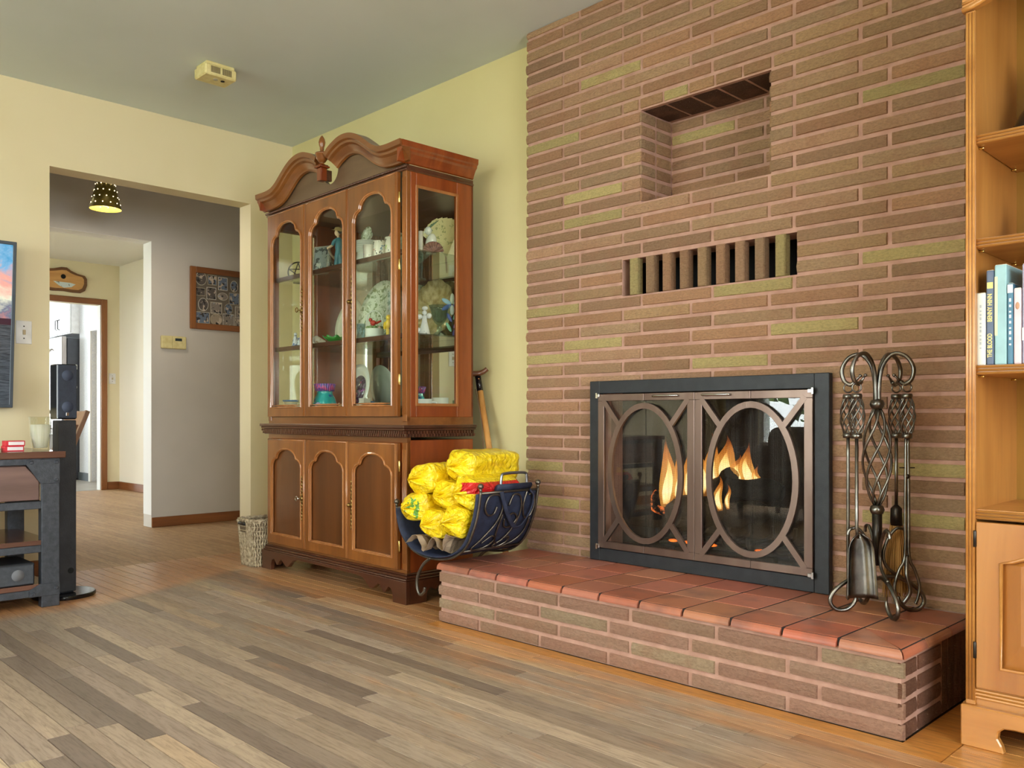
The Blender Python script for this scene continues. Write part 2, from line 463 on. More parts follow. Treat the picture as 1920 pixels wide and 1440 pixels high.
# ---- ceiling, plain walls -----------------------------------------
S('ceiling', MB().box(XL, 2.35, -5.05, YB + 0.02, CEIL, CEIL + 0.1), ceilp)
wall_y('wall_back', YB, YB + 0.12, XL - 0.135, BX0 + 0.05, -0.08, CEIL, yellow)
wall_x('wall_left', XL - 0.135, XL, -5.05, YB, -0.08, CEIL, yellow_l, [(-1.286, -0.181, -0.1, 2.076)])
W1 = (-4.32, -0.90, 0.50, 2.18); WFILL = (-3.90, -1.30, 0.62, 2.18)
wall_y('wall_rear', -5.17, -5.05, XL - 0.135, 2.47, 0, CEIL, yellow, [W1])
wall_x('wall_right', 2.35, 2.47, -5.05, YB + 0.12, 0, CEIL, yellow, [WFILL])
wall_y('wall_behind_shelves', YB, YB + 0.12, BX1 - 0.02, 2.35, 0, CEIL, yellow)
def window(n, axis, at, a0, a1, z0, z1, bays):
    f = MB(); t = 0.05
    def bx(p0, p1, q0, q1, r0=-0.02, r1=0.10):
        if axis == 'y': f.box(p0, p1, at + r0, at + r1, q0, q1)
        else: f.box(at + r0, at + r1, p0, p1, q0, q1)
    bx(a0 + 0.001, a0 + t, z0 + 0.001, z1 - 0.001); bx(a1 - t, a1 - 0.001, z0 + 0.001, z1 - 0.001); bx(a0 + 0.001, a1 - 0.001, z0 + 0.001, z0 + t); bx(a0 + 0.001, a1 - 0.001, z1 - t, z1 - 0.001)
    for i in range(1, bays):
        m = a0 + (a1 - a0) * i / bays; bx(m - 0.03, m + 0.03, z0 + t, z1 - t)
    o = S('window_%d' % n, f, whitep)
    for i in range(bays):
        p0 = a0 + (a1 - a0) * i / bays + 0.03; p1 = a0 + (a1 - a0) * (i + 1) / bays - 0.03
        g = MB()
        if axis == 'y': g.box(p0, p1, at + 0.04, at + 0.046, z0 + 0.04, z1 - 0.04)
        else: g.box(at + 0.04, at + 0.046, p0, p1, z0 + 0.04, z1 - 0.04)
        g.build('pane', glassmat('window_glass', (0.97, 0.99, 0.98)), o)
window(1, 'y', -5.165, *W1, 3)
window(2, 'x', 2.36, *WFILL, 2)  # unseen right-hand window, added to let in fill daylight

# ---- hall, dining room, kitchen beyond the opening ------------------
HX = -6.266; DX = -9.883; DY = 0.94; KY = 1.10
S('floor_hall', MB().box(HX - 0.142, XL - 0.14, -3.6, 1.3, -0.08, 0).box(DX, HX - 0.142, -3.6, DY + 0.02, -0.08, 0), floorm)
S('floor_kitchen', MB().box(-13.5, DX, -3.0, 2.2, -0.08, 0.001), plain('kitchen_vinyl', (158, 152, 140), 0.35, 0, (140, 134, 124), 6))
S('ceiling_hall', MB().box(HX - 0.142, XL - 0.135, -3.6, 1.3, 2.44, 2.55), ceilp)
S('ceiling_dining', MB().box(DX - 0.1, HX - 0.142, -3.6, DY + 0.1, 2.477, 2.57), painted('dining_ceiling', (232, 232, 228), 0.8))
S('ceiling_kitchen', MB().box(-13.5, DX - 0.1, -3.0, 2.2, 2.45, 2.57), whitep)
wall_x('wall_hall', HX - 0.142, HX, -3.6, 1.3, 0, 2.477, greyw, [(-1.75, -0.164, -0.1, 2.073)])
S('trim_1', MB().box(HX - 0.1425, HX + 0.0005, -0.1655, -0.1645, 0.09, 2.073).box(HX - 0.1425, HX + 0.0005, -1.75, -0.1645, 2.072, 2.0735), whitep)
wall_y('wall_hall_end', 1.3, 1.4, HX - 0.14, XL, 0, 2.477, greyw)
wall_y('wall_hall_front', -3.7, -3.6, DX, XL - 0.135, 0, 2.477, greyw, [(-9.3, -6.9, 0.6, 2.2)])
wall_x('wall_hall_inner', XL - 0.137, XL - 0.135, -3.6, -1.286, 0, 2.44, greyw)
wall_x('wall_hall_back', XL - 0.135, XL - 0.0, YB + 0.12, 1.3, 0, 2.44, greyw)
wall_y('wall_dining_right', DY, DY + 0.1, DX - 0.1, HX - 0.142, 0, 2.477, painted('dining_cream', (236, 228, 212), 0.6))
wall_x('wall_dining_far', DX - 0.1, DX, -3.6, DY, 0, 2.477, cream, [(-0.15, 0.742, -0.1, 2.028)])
window(3, 'y', -3.66, -9.3, -6.9, 0.6, 2.2, 2)
S('baseboard_hall', MB().box(HX, HX + 0.014, -0.164, 1.3, 0, 0.072), trimw, bevel=0.004)
S('baseboard_dining', MB().box(DX, HX - 0.142, DY - 0.014, DY, 0, 0.085), wood('trim_oak_x', (150, 92, 44), (112, 62, 26), 0.4, 'x', 6, kind='World'), bevel=0.004)
S('baseboard_dining_far', MB().box(DX, DX + 0.014, 0.806, DY - 0.014, 0, 0.085), trimw, bevel=0.004)
S('baseboard_left', MB().box(XL, XL + 0.014, -5.0, -1.30, 0, 0.08), trimw, bevel=0.004)
S('trim_2', MB().box(DX, DX + 0.02, 0.742, 0.806, 0, 2.092), trimz, bevel=0.004)
S('trim_3', MB().box(DX, DX + 0.02, -0.215, 0.742, 2.028, 2.092), trimw, bevel=0.004)
S('trim_4', MB().box(DX, DX + 0.02, -0.215, -0.15, 0, 2.028), trimz, bevel=0.004)
S('trim_5', MB().box(DX - 0.10, DX, 0.735, 0.742, 0, 2.028), whitep)
# kitchen shell
wall_y('wall_kitchen_right', KY, KY + 0.1, -11.66, DX - 0.1, 0, 2.45, plain('wallpaper', (240, 242, 246), 0.6, 0, (222, 226, 236), 60, kind='World'), [(-11.22, -10.45, -0.1, 1.86)])
wall_x('wall_kitchen_far', -13.6, -13.5, -3.0, 2.2, 0, 2.45, whitep, [(-1.3, 0.7, 0.65, 2.15)])
window(4, 'x', -13.56, -1.3, 0.7, 0.65, 2.15, 2)
wall_y('wall_kitchen_alcove', 1.75, 1.85, -13.5, -9.9, 0, 2.45, whitep)
wall_y('wall_kitchen_left', -3.1, -3.0, -13.5, DX - 0.1, 0, 2.45, whitep)
S('trim_6', MB().box(-11.29, -11.22, KY - 0.02, KY, 0, 1.93).box(-10.45, -10.38, KY - 0.02, KY, 0, 1.93).box(-11.22, -10.45, KY - 0.02, KY, 1.86, 1.93), whitep, bevel=0.004)
d = S('door_1', MB().box(-11.05, -10.46, KY + 0.06, KY + 0.10, 0.005, 1.855), wood('door_red_brown', (124, 52, 22), (92, 34, 12), 0.35, 'z', 5, kind='World'))
MB().ball((-10.98, KY + 0.03, 0.95), 0.028).lathe([(0.01, 0), (0.01, 0.04)], 10, (-10.98, KY + 0.05, 0.95), M=Matrix.Rotation(PI / 2, 3, 'X')).build('knob', plain('brass', (190, 160, 90), 0.3, 1.0), d, smooth=True)
S('wall_kitchen_reveal', MB().box(-11.22, -11.05, KY + 0.09, KY + 0.10, 0, 1.86), greyw)
S('baseboard_kitchen', MB().box(-11.66, -11.29, KY - 0.015, KY, 0, 0.1), plain('grey_rubber_base', (96, 104, 112), 0.5))

# ================================================================== BRICK WALL
def brick_mat(name):
    t = NT(name); t.set(0.9, 0, 0.25)
    oi = t.new('ShaderNodeObjectInfo'); v = t.coord('World', (1, 1, 1)); vs_ = t.coord('World', (1, 1, 2.2))
    n = t.noise(vs_, 80, 5, 0.75); n2 = t.noise(v, 190, 3, 0.7); big = t.noise(v, 9, 3)
    col = t.mix(t.ramp(n, [(0.36, (0.55, 0.55, 0.55, 1)), (0.58, (0, 0, 0, 1))]), oi.outputs['Color'], t.mix(0.5, oi.outputs['Color'], rgb(72, 50, 36)))
    col = t.mix(t.ramp(n2, [(0.60, (0, 0, 0, 1)), (0.80, (0.55, 0.55, 0.55, 1))]), col, rgb(214, 190, 158))
    col = t.mix(t.ramp(big, [(0.5, (0, 0, 0, 1)), (0.75, (0.35, 0.35, 0.35, 1))]), col, rgb(178, 122, 96))
    t.ln(col, t.b.inputs['Base Color'])
    t.bump(n, 1.0, 0.014)
    return t.m
brickm = brick_mat('raked_brick')
mortarm = plain('pink_mortar', (184, 146, 130), 0.95, 0, (168, 130, 114), 20, 0.25, 130, 0.2, kind='World')
BM = []
rb = random.Random(3)
def brickmesh():
    me = bpy.data.meshes.new('brick'); b = MB(); nx = 6; V = []; F = []
    for j, z in enumerate((0.06, 0.5, 0.94)):
        for i in range(nx):
            e = 0.004 if (i in (0, nx - 1)) else 0.0
            V.append(((i / (nx - 1)) * 0.985 + 0.0075, (rb.uniform(-0.0035, 0.0015) if j == 1 else rb.uniform(0.0, 0.0025)) + e * 0.3, z))
    for j in range(2):
        for i in range(nx - 1): F.append((j * nx + i, j * nx + i + 1, (j + 1) * nx + i + 1, (j + 1) * nx + i))
    k = len(V); V += [(0, 0.012, 0), (1, 0.012, 0), (1, 0.012, 1), (0, 0.012, 1)]
    F += [tuple([k, k + 1] + list(range(nx - 1, -1, -1))), tuple([k + 2, k + 3] + list(range(2 * nx, 3 * nx))), (k + 3, k, 0, nx, 2 * nx), (k + 1, k + 2, 3 * nx - 1, 2 * nx - 1, nx - 1)]
    me.from_pydata(V, [], F); me.materials.append(brickm); me.update(); return me
BM = [brickmesh() for _ in range(7)]
BROWN = [(178, 144, 112), (170, 134, 102), (184, 150, 116), (164, 130, 102), (184, 142, 108), (176, 146, 114), (172, 138, 106), (184, 150, 112), (180, 138, 106), (172, 140, 106), (188, 150, 118)]
OLIVE = (194, 176, 120)
def brick(parent, x0, x1, z0, h=0.0390, y=0.0, col=None, rot=None, sy=1.0):
    o = link(bpy.data.objects.new('brick', rb.choice(BM))); o.parent = parent; off = ORG[parent.name]
    o.location = Vector((x0, y + rb.uniform(-0.0015, 0.0015), z0)) - off
    o.scale = (x1 - x0, sy, h)
    if rot is not None: o.rotation_euler = rot
    c = col or rb.choice(BROWN); j = rb.uniform(1.02, 1.14)
    o.color = rgb(*[min(255, q * j) for q in c])
    return o
PITCH, Z0 = 0.0508, 1.276
NI = (-2.015, -1.467, Z0 + 7 * PITCH, Z0 + 14 * PITCH)      # niche
SL = (-2.106, -1.372, Z0, Z0 + 3 * PITCH - 0.010)           # vent slots
FB = (-2.19, -1.30, 0.0, 0.90)                              # fire opening
def slab_y(b, y0, y1, x0, x1, z0, z1, holes):
    xs = sorted({x0, x1, *[q for h in holes for q in h[:2] if x0 < q < x1]}); zs = sorted({z0, z1, *[q for h in holes for q in h[2:] if z0 < q < z1]})
    for i in range(len(xs) - 1):
        for j in range(len(zs) - 1):
            cx, cz = (xs[i] + xs[i + 1]) / 2, (zs[j] + zs[j + 1]) / 2
            if any(h[0] < cx < h[1] and h[2] < cz < h[3] for h in holes): continue
            b.box(xs[i], xs[i + 1], y0, y1, zs[j], zs[j + 1])
    return b
wb = slab_y(MB(), 0.0075, 0.115, BX0 + 0.004, BX1, -0.08, CEIL, [NI, SL, FB])
wb.box(BX0 + 0.004, BX1, 0.60, 0.62, -0.08, CEIL).box(BX0 + 0.004, BX1, 0.115, 0.60, CEIL - 0.02, CEIL).box(BX0 + 0.004, BX0 + 0.02, 0.115, 0.60, -0.08, CEIL - 0.02)               # back of chimney mass
wb.box(NI[0] - 0.05, NI[1] + 0.05, 0.21, 0.23, NI[2] - 0.05, NI[3] + 0.05)        # niche back
wb.box(NI[0] - 0.05, NI[0], 0.115, 0.21, NI[2] - 0.05, NI[3] + 0.05).box(NI[1], NI[1] + 0.05, 0.115, 0.21, NI[2] - 0.05, NI[3] + 0.05)
wb.box(NI[0] - 0.006, NI[1] + 0.006, 0.115, 0.21, NI[2] - 0.05, NI[2]).box(NI[0] - 0.006, NI[1] + 0.006, 0.115, 0.21, NI[3], NI[3] + 0.05)
wallb = S('wall_fireplace', wb, mortarm)
# slot backs: flue space coloured near-black
S('wall_flue', MB().box(SL[0] - 0.06, SL[1] + 0.06, 0.30, 0.31, SL[2] - 0.06, SL[3] + 0.06).box(SL[0] - 0.06, SL[0] - 0.05, 0.116, 0.30, SL[2] - 0.06, SL[3] + 0.06)
  .box(SL[1] + 0.05, SL[1] + 0.06, 0.116, 0.30, SL[2] - 0.06, SL[3] + 0.06).box(SL[0] - 0.05, SL[1] + 0.05, 0.116, 0.30, SL[3] + 0.05, SL[3] + 0.06).box(SL[0] - 0.05, SL[1] + 0.05, 0.116, 0.30, SL[2] - 0.06, SL[2] - 0.05),
  plain('slot_black', (22, 20, 18), 0.95))
YEL = [(1143, 138), (1035, 268), (1110, 363), (1110, 417), (1035, 587), (1113, 647), (1035, 675), (1410, 543), (1507, 618), (1368, 683), (1712, 155), (1745, 468), (1773, 889), (1773, 987), (1009, 872), (1009, 945)]
YEL = [PY(u, v, 0) for u, v in YEL]
for k in range(-21, 24):
    z0 = Z0 + PITCH * k + 0.0050; z1 = z0 + 0.0405
    if z1 < HZ + 0.006: continue
    za, zb_ = max(z0, HZ + 0.001), min(z1, CEIL - 0.002)
    if zb_ - za < 0.006: continue
    start = -2.416 if k % 2 == 0 else -2.325
    joints = [BX0] + [start + 0.3145 * j for j in range(7)]
    for j in range(len(joints) - 1):
        a, b = joints[j] + (0.006 if j else -rb.uniform(0.0, 0.005)), joints[j + 1] - 0.006
        if a > -0.68: continue
        segs = [(a, b)]
        for H in (NI, SL, FB):
            if za < H[3] - 0.004 and zb_ > H[2] + 0.004:
                nn = []
                for (p, q) in segs:
                    if q <= H[0] or p >= H[1]: nn.append((p, q)); continue
                    if p < H[0]: nn.append((p, H[0] - rb.uniform(0, 0.003)))
                    if q > H[1]: nn.append((H[1] + rb.uniform(0, 0.003), q))
                segs = nn
        if k == 14 and not (b < NI[0] - 0.02 or a > NI[1] + 0.02):
            segs = [(p, q) for (p, q) in [(a, min(b, NI[0] - 0.012)), (max(a, NI[1] + 0.012), b)] if q - p > 0.02]
        for (p, q) in segs:
            if q - p < 0.02: continue
            yel = any(p - 0.005 <= P.x <= q + 0.005 and za - 0.006 <= P.z <= zb_ + 0.006 for P in YEL)
            brick(wallb, p, q, za, zb_ - za, 0.0, OLIVE if yel else None)
# header bricks over the niche
nh = 5
for i in range(nh):
    wdt = (NI[1] - NI[0] + 0.012) / nh; p = NI[0] - 0.006 + wdt * i
    brick(wallb, p + 0.005, p + wdt - 0.005, Z0 + PITCH * 14 + 0.0055, 0.0392, 0.0, OLIVE if i == 1 else (178, 140, 104))
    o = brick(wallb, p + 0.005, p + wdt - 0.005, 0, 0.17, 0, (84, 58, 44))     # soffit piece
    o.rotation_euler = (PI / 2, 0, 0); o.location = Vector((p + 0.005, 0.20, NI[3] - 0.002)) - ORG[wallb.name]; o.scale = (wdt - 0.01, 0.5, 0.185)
for k in range(7):
    z0 = NI[2] + PITCH * k + 0.0055
    cuts = [NI[0], -1.86, -1.60, NI[1]] if k % 2 == 0 else [NI[0], -1.72, NI[1]]
    for i in range(len(cuts) - 1):
        brick(wallb, cuts[i] + 0.006, cuts[i + 1] - 0.006, z0, 0.0392, 0.2035, OLIVE if (k == 5 and i == 0) else None)
    for (s0, s1) in ((0.004, 0.095), (0.107, 0.20)):          # left and right cheeks
        o = brick(wallb, 0, 1, z0, 0.0392, 0); o.rotation_euler = (0, 0, PI / 2); o.scale = (s1 - s0, 1, 0.0392); o.location = Vector((NI[0] + 0.006, s0, z0)) - ORG[wallb.name]
        o = brick(wallb, 0, 1, z0, 0.0392, 0); o.rotation_euler = (0, 0, -PI / 2); o.scale = (s1 - s0, 1, 0.0392); o.location = Vector((NI[1] - 0.006, s1, z0)) - ORG[wallb.name]
# upright bricks between the vent slots
sw, bw = 0.0405, (SL[1] - SL[0] - 10 * 0.0405) / 9
for i in range(9):
    x = SL[0] + sw * (i + 1) + bw * i
    h = SL[3] - SL[2]
    me_c = rgb(*(OLIVE if i in (0, 8) else rb.choice(BROWN)))
    b = MB().box(x, x + bw, 0.004, 0.036, SL[2] + 0.0005, SL[3] - 0.0005)
    b.add([(x + 0.003, -0.001, SL[2] + 0.002), (x + bw - 0.003, -0.002, SL[2] + 0.002), (x + bw - 0.003, -0.001, SL[3] - 0.002), (x + 0.003, -0.002, SL[3] - 0.002), (x, 0.004, SL[2]), (x + bw, 0.004, SL[2]), (x + bw, 0.004, SL[3]), (x, 0.004, SL[3])],
          [(0, 1, 2, 3), (4, 5, 1, 0), (5, 6, 2, 1), (6, 7, 3, 2), (7, 4, 0, 3)])
    o = b.build('brick', brickm, wallb); o.color = me_c

# ================================================================== HEARTH
hr = thing('hearth', 'raised fireplace hearth of raked bricks topped with terracotta tiles', 'hearth', (-1.714, -0.26, 0))
HX0, HX1, HY = -2.60, -0.828, -0.52
MB().box(HX0 + 0.006, HX1 - 0.006, HY + 0.0075, -0.001, 0.0, 0.206).build('core', mortarm, hr)
hp = 0.0507
for r in range(4):
    z0 = hp * r + 0.002
    js = [-2.371, -2.061, -1.756, -1.445, -1.134] if r % 2 == 0 else [-2.285, -1.972, -1.667, -1.355, -1.043]
    js = [HX0 - 0.003] + js + [HX1 + 0.003]
    for i in range(len(js) - 1):
        a = js[i] + (0.006 if i else 0); b = js[i + 1] - (0.006 if i < len(js) - 2 else 0)
        col = (176, 152, 124) if (r, i) in ((1, 3), (2, 2), (1, 0), (3, 5)) else None
        brick(hr, a, b, z0, 0.0385, HY, col or rb.choice([(176, 138, 118), (168, 130, 110), (182, 146, 124), (170, 136, 112)]))
    # right end
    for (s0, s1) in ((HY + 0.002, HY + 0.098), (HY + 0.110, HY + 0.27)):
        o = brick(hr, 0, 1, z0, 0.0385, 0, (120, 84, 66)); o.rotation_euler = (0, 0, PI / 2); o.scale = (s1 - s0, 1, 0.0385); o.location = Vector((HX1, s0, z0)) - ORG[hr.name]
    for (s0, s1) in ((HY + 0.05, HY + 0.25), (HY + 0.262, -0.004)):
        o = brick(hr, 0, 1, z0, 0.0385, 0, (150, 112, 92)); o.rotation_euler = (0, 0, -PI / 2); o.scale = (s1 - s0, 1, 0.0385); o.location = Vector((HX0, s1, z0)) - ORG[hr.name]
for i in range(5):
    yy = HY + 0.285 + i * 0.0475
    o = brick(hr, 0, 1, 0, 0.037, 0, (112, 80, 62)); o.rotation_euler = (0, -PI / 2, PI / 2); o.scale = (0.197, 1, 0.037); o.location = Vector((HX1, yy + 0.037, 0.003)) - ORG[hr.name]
def tile_mat():
    t = NT('terracotta'); t.set(0.38, 0, 0.5)
    oi = t.new('ShaderNodeObjectInfo'); v = t.coord('World')
    f = t.noise(v, 7, 3); f2 = t.noise(v, 60, 4)
    col = t.mix(t.ramp(f, [(0.52, (0, 0, 0, 1)), (0.72, (0.75, 0.75, 0.75, 1))]), oi.outputs['Color'], rgb(118, 84, 74))
    col = t.mix(t.math('MULTIPLY', f2, 0.25), col, rgb(140, 76, 52))
    t.ln(col, t.b.inputs['Base Color']); t.bump(f2, 0.1, 0.002); return t.m
tilem = tile_mat()
groutm = plain('grey_grout', (44, 36, 34), 0.95)
MB().box(HX0 + 0.004, HX1 - 0.004, HY + 0.004, -0.001, 0.206, 0.2264).build('grout', groutm, hr)
TC = [(186, 118, 92), (178, 108, 82), (192, 124, 96), (182, 114, 88), (172, 104, 80)]
rt = random.Random(8)
cols = [HX0 - 0.006, -2.421, -2.272, -2.112, -1.951, -1.789, -1.628, -1.467, -1.306, -1.147, -0.990, HX1 + 0.006]
rows = [HY - 0.007, -0.366, -0.190, -0.001]
def rnd_prof(a, b, zt, zb, r):                 # bullnose: rounded at a
    P = [(b, zb), (b, zt)]
    s_ = 1 if b > a else -1
    for i in range(6):
        q = PI / 2 * i / 5; P.append((a + s_ * (r - r * math.sin(q)), zt - r + r * math.cos(q)))
    P.append((a, zb)); return P
def tcol(o): o.color = rgb(*[min(255, q * rt.uniform(0.95, 1.05)) for q in rt.choice(TC)])
for i in range(len(cols) - 2):
    a, b = cols[i] + (0.0045 if i else 0), cols[i + 1] - 0.0045
    tcol(MB().prism(rnd_prof(rows[0], rows[1] - 0.003, HZ, 0.204, 0.02), 'x', a, b).build('tile', tilem, hr))
    for r in (1, 2):
        y0, y1 = rows[r] + 0.003, rows[r + 1] - 0.003
        tcol(MB().box(a, b, y0, y1, 0.2, HZ).build('tile', tilem, hr, bevel=0.001))
a, b = cols[-2] + 0.004, cols[-1]
for r in (1, 2):
    y0, y1 = rows[r] + 0.003, rows[r + 1] - 0.003
    tcol(MB().prism([(p[0], p[1]) for p in rnd_prof(b, a, HZ, 0.204, 0.02)], 'y', y0, y1).build('tile', tilem, hr))
# mitred corner pair
def corner_tile(flip):
    pr = rnd_prof(0, rows[1] - 0.003 - rows[0], HZ, 0.204, 0.02)   # (distance in from the outer edge, z)
    W_ = b - a; D_ = rows[1] - 0.003 - rows[0]; L0, L1 = [], []
    for d_, z in pr:
        if not flip: L0.append((a, rows[0] + d_, z)); L1.append((max(a + 0.001, b - d_ * W_ / D_ - 0.003), rows[0] + d_, z))
        else: L0.append((b - d_ * W_ / D_, rows[1] - 0.003, z)); L1.append((b - d_ * W_ / D_, min(rows[0] + d_ + 0.003, rows[1] - 0.004), z))
    N = len(pr); m = MB().add(L0 + L1, [tuple(range(N)), tuple(range(2 * N - 1, N - 1, -1))] + [(i, (i + 1) % N, (i + 1) % N + N, i + N) for i in range(N)])
    return m.build('tile', tilem, hr)
tcol(corner_tile(False)); tcol(corner_tile(True))

# ================================================================== FIREBOX AND DOORS
soot = plain('firebrick_soot', (58, 46, 40), 0.95, 0, (26, 22, 20), 7, 0.4, 30, 0.2)
fb = MB()
fb.box(FB[0] - 0.02, FB[1] + 0.02, 0.55, 0.59, HZ, 1.0)
fb.box(FB[0] - 0.02, FB[0] - 0.001, 0.116, 0.55, HZ, 1.0).box(FB[1] + 0.001, FB[1] + 0.02, 0.116, 0.55, HZ, 1.0)
fb.box(FB[0] - 0.02, FB[1] + 0.02, 0.116, 0.59, 0.92, 0.96)
fb.box(FB[0], FB[1], 0.0, 0.59, 0.10, HZ + 0.006)
S('wall_firebox', fb, soot)
ironblk = plain('black_iron', (44, 46, 50), 0.45, 0.3, (36, 38, 42), 30, 0.15, 300, 0.5)
bronze = plain('brushed_bronze', (138, 118, 108), 0.34, 0.85, (104, 84, 76), 5, 0.05, 200, 0.5, stretch=(1, 1, 0.2))
chrome = plain('bright_steel', (200, 200, 198), 0.2, 1.0)
fpglass = glassmat('fire_glass', (0.95, 0.95, 0.94), 1.5, 0.0, 0.9)
fx0, fx1, fz0, fz1 = -2.243, -1.244, 0.2295, 0.943
fs = thing('fireplace_screen', 'black framed fireplace door set with bronze oval bars and four glass panels', 'fireplace doors', ((fx0 + fx1) / 2, -0.02, fz0))
ix0, ix1, iz0, iz1 = fx0 + 0.05, fx1 - 0.05, fz0 + 0.05, fz1 - 0.05
MB().box(fx0, ix0, -0.030, -0.004, fz0, fz1).build('side_bar', ironblk, fs, bevel=0.002)
MB().box(ix1, fx1, -0.030, -0.004, fz0, fz1).build('side_bar', ironblk, fs, bevel=0.002)
MB().box(ix0, ix1, -0.030, -0.004, fz0, iz0).build('bottom_bar', ironblk, fs, bevel=0.002)
MB().box(ix0, ix1, -0.030, -0.004, iz1, fz1).build('top_bar', ironblk, fs, bevel=0.002)
qw = (ix1 - ix0) / 4; zc = (iz0 + iz1) / 2
EA, EB, EW = 0.176, 0.268, 0.022
for q in range(4):
    a, b = ix0 + qw * q + 0.0008, ix0 + qw * (q + 1) - 0.0008
    outer_left = q in (0, 2)
    ecx = b + 0.0008 if outer_left else a - 0.0008
    d = MB(); st = 0.030
    d.box(a, b, -0.040, -0.028, iz0 + 0.003, iz0 + st).box(a, b, -0.040, -0.028, iz1 - st, iz1 - 0.003)
    if outer_left: d.box(a, a + st, -0.040, -0.028, iz0 + st, iz1 - st)
    else: d.box(b - st, b, -0.040, -0.028, iz0 + st, iz1 - st)
    dr = d.build('door', bronze, fs, bevel=0.0012)
    sg = -1 if outer_left else 1
    o_, i_ = [], []
    for k in range(25):
        t = -PI / 2 + PI * k / 24
        o_.append((ecx + sg * EA * math.cos(t), zc + EB * math.sin(t))); i_.append((ecx + sg * (EA - EW) * math.cos(t), zc + (EB - EW) * math.sin(t)))
    m = MB()
    for k in range(24):
        for (y0, y1) in ((-0.041, -0.030),):
            P = [o_[k], o_[k + 1], i_[k + 1], i_[k]]
            m.add([(p[0], y0, p[1]) for p in P] + [(p[0], y1, p[1]) for p in P], [(0, 1, 2, 3), (7, 6, 5, 4), (0, 4, 5, 1), (2, 6, 7, 3)])
    m.build('oval_bar', bronze, dr, weld=True)
    for s2 in (-1, 1):
        cx_ = a + st - 0.004 if outer_left else b - st + 0.004; cz_ = (iz1 - st + 0.004) if s2 > 0 else (iz0 + st - 0.004)
        t = 0.78; ex = ecx + sg * (EA - 0.006) * math.cos(t); ez = zc + s2 * (EB - 0.006) * math.sin(t)
        MB().bar((cx_, -0.0353, cz_), (ex, -0.0353, ez), 0.0105, 0.020, (sg * 0.7 * s2, 0, -0.7) if False else Vector((ex - cx_, 0, ez - cz_)).cross(Vector((0, 1, 0)))).build('corner_bar', bronze, dr)
    MB().box(a + 0.001, b - 0.001, -0.0265, -0.0235, iz0 + 0.006, iz1 - 0.006).build('pane', fpglass, dr)
    if q in (1, 2):
        hx = (a + b) / 2 + (-0.01 if q == 1 else -0.02)
        MB().tube(crom([(hx - 0.055, -0.040, iz1 - 0.014), (hx - 0.05, -0.052, iz1 - 0.014), (hx, -0.056, iz1 - 0.014), (hx + 0.05, -0.052, iz1 - 0.014), (hx + 0.055, -0.040, iz1 - 0.014)], 4), 0.004, 8).build('handle', chrome, dr, smooth=True)
    if q in (0, 3):
        ex = a + 0.004 if q == 0 else b - 0.004
        for zz in (iz0 + 0.008, iz1 - 0.008):
            MB().box(ex - 0.009, ex + 0.009, -0.050, -0.040, zz - 0.006, zz + 0.006).lathe([(0.005, -0.011), (0.005, 0.011)], 10, (ex - (0.006 if q == 0 else -0.006), -0.046, zz)).build('hinge', chrome, dr, bevel=0.001)
# fine wire mesh curtain behind the glass
def meshcurtain():
    t = NT('wire_mesh'); t.n.remove(t.b)
    tr = t.new('ShaderNodeBsdfTransparent'); df = t.new('ShaderNodeBsdfPrincipled'); df.inputs['Base Color'].default_value = rgb(60, 56, 52); df.inputs['Metallic'].default_value = 0.6; df.inputs['Roughness'].default_value = 0.5
    ch = t.new('ShaderNodeTexChecker'); t.ln(t.coord('Object', (1, 1, 1), (0, 0.785, 0)), ch.inputs[0]); ch.inputs['Scale'].default_value = 330; ch.inputs['Color1'].default_value = (0.62, 0.62, 0.62, 1); ch.inputs['Color2'].default_value = (0.12, 0.12, 0.12, 1)
    mx = t.new('ShaderNodeMixShader'); t.ln(ch.outputs[0], mx.inputs[0]); t.ln(tr.outputs[0], mx.inputs[1]); t.ln(df.outputs[0], mx.inputs[2]); t.ln(mx.outputs[0], t.out.inputs[0]); return t.m
wm = meshcurtain()
MB().sheet(lambda i, j: (FB[0] + 0.01 + (FB[1] - FB[0] - 0.02) * i, 0.03 + 0.006 * math.sin(i * 60), 0.245 + 0.64 * j), 90, 1).build('mesh_curtain', wm, fs, smooth=True)

# ---- fire, logs, grate ---------------------------------------------
char = plain('charred_wood', (40, 36, 34), 0.9, 0, (16, 14, 13), 22, 0.8, 26, 0.3)
ash = plain('ash_grey_wood', (92, 84, 78), 0.95, 0, (38, 34, 32), 14, 0.8, 30, 0.2)
ember = plain('ember', (255, 120, 40), 0.9, 0, (60, 12, 4), 30, emit=3.0)
def glowlog():
    t = NT('ember_log'); t.set(0.95, 0, 0.2); n = t.noise(t.coord('Object'), 34, 4, 0.65)
    t.ln(t.ramp(n, [(0.4, rgb(40, 30, 26)), (0.7, rgb(110, 92, 82))]), t.b.inputs['Base Color'])
    t.ln(t.ramp(n, [(0.54, (0, 0, 0, 1)), (0.72, (1.0, 0.20, 0.03, 1))]), t.b.inputs['Emission Color']); t.b.inputs['Emission Strength'].default_value = 2.2; t.bump(n, 0.7, 0.01); return t.m
emberlog = glowlog()
def log(p, q, r, mat, label, cut=0.0):
    p, q = Vector(p), Vector(q); n = 9; pts = []; rr = []
    for i in range(n):
        t = i / (n - 1); pts.append(p.lerp(q, t) + Vector((0, 0, 0.006 * math.sin(t * 7 + p.x * 20)))); rr.append(r * (1 + 0.10 * math.sin(t * 9 + q.z * 40)) * (0.8 if i in (0, n - 1) else 1))
    m = MB().tube(pts, rr, 12)
    for i, v in enumerate(m.v): m.v[i] = v + Vector((noise.noise(v * 30), noise.noise(v * 30 + Vector((5, 0, 0))), noise.noise(v * 30 + Vector((0, 9, 0))))) * r * 0.14
    o = m.build('firewood_log', mat, smooth=True, angle=50); props(o, label, 'firewood', 'logs burning in the fireplace'); return o
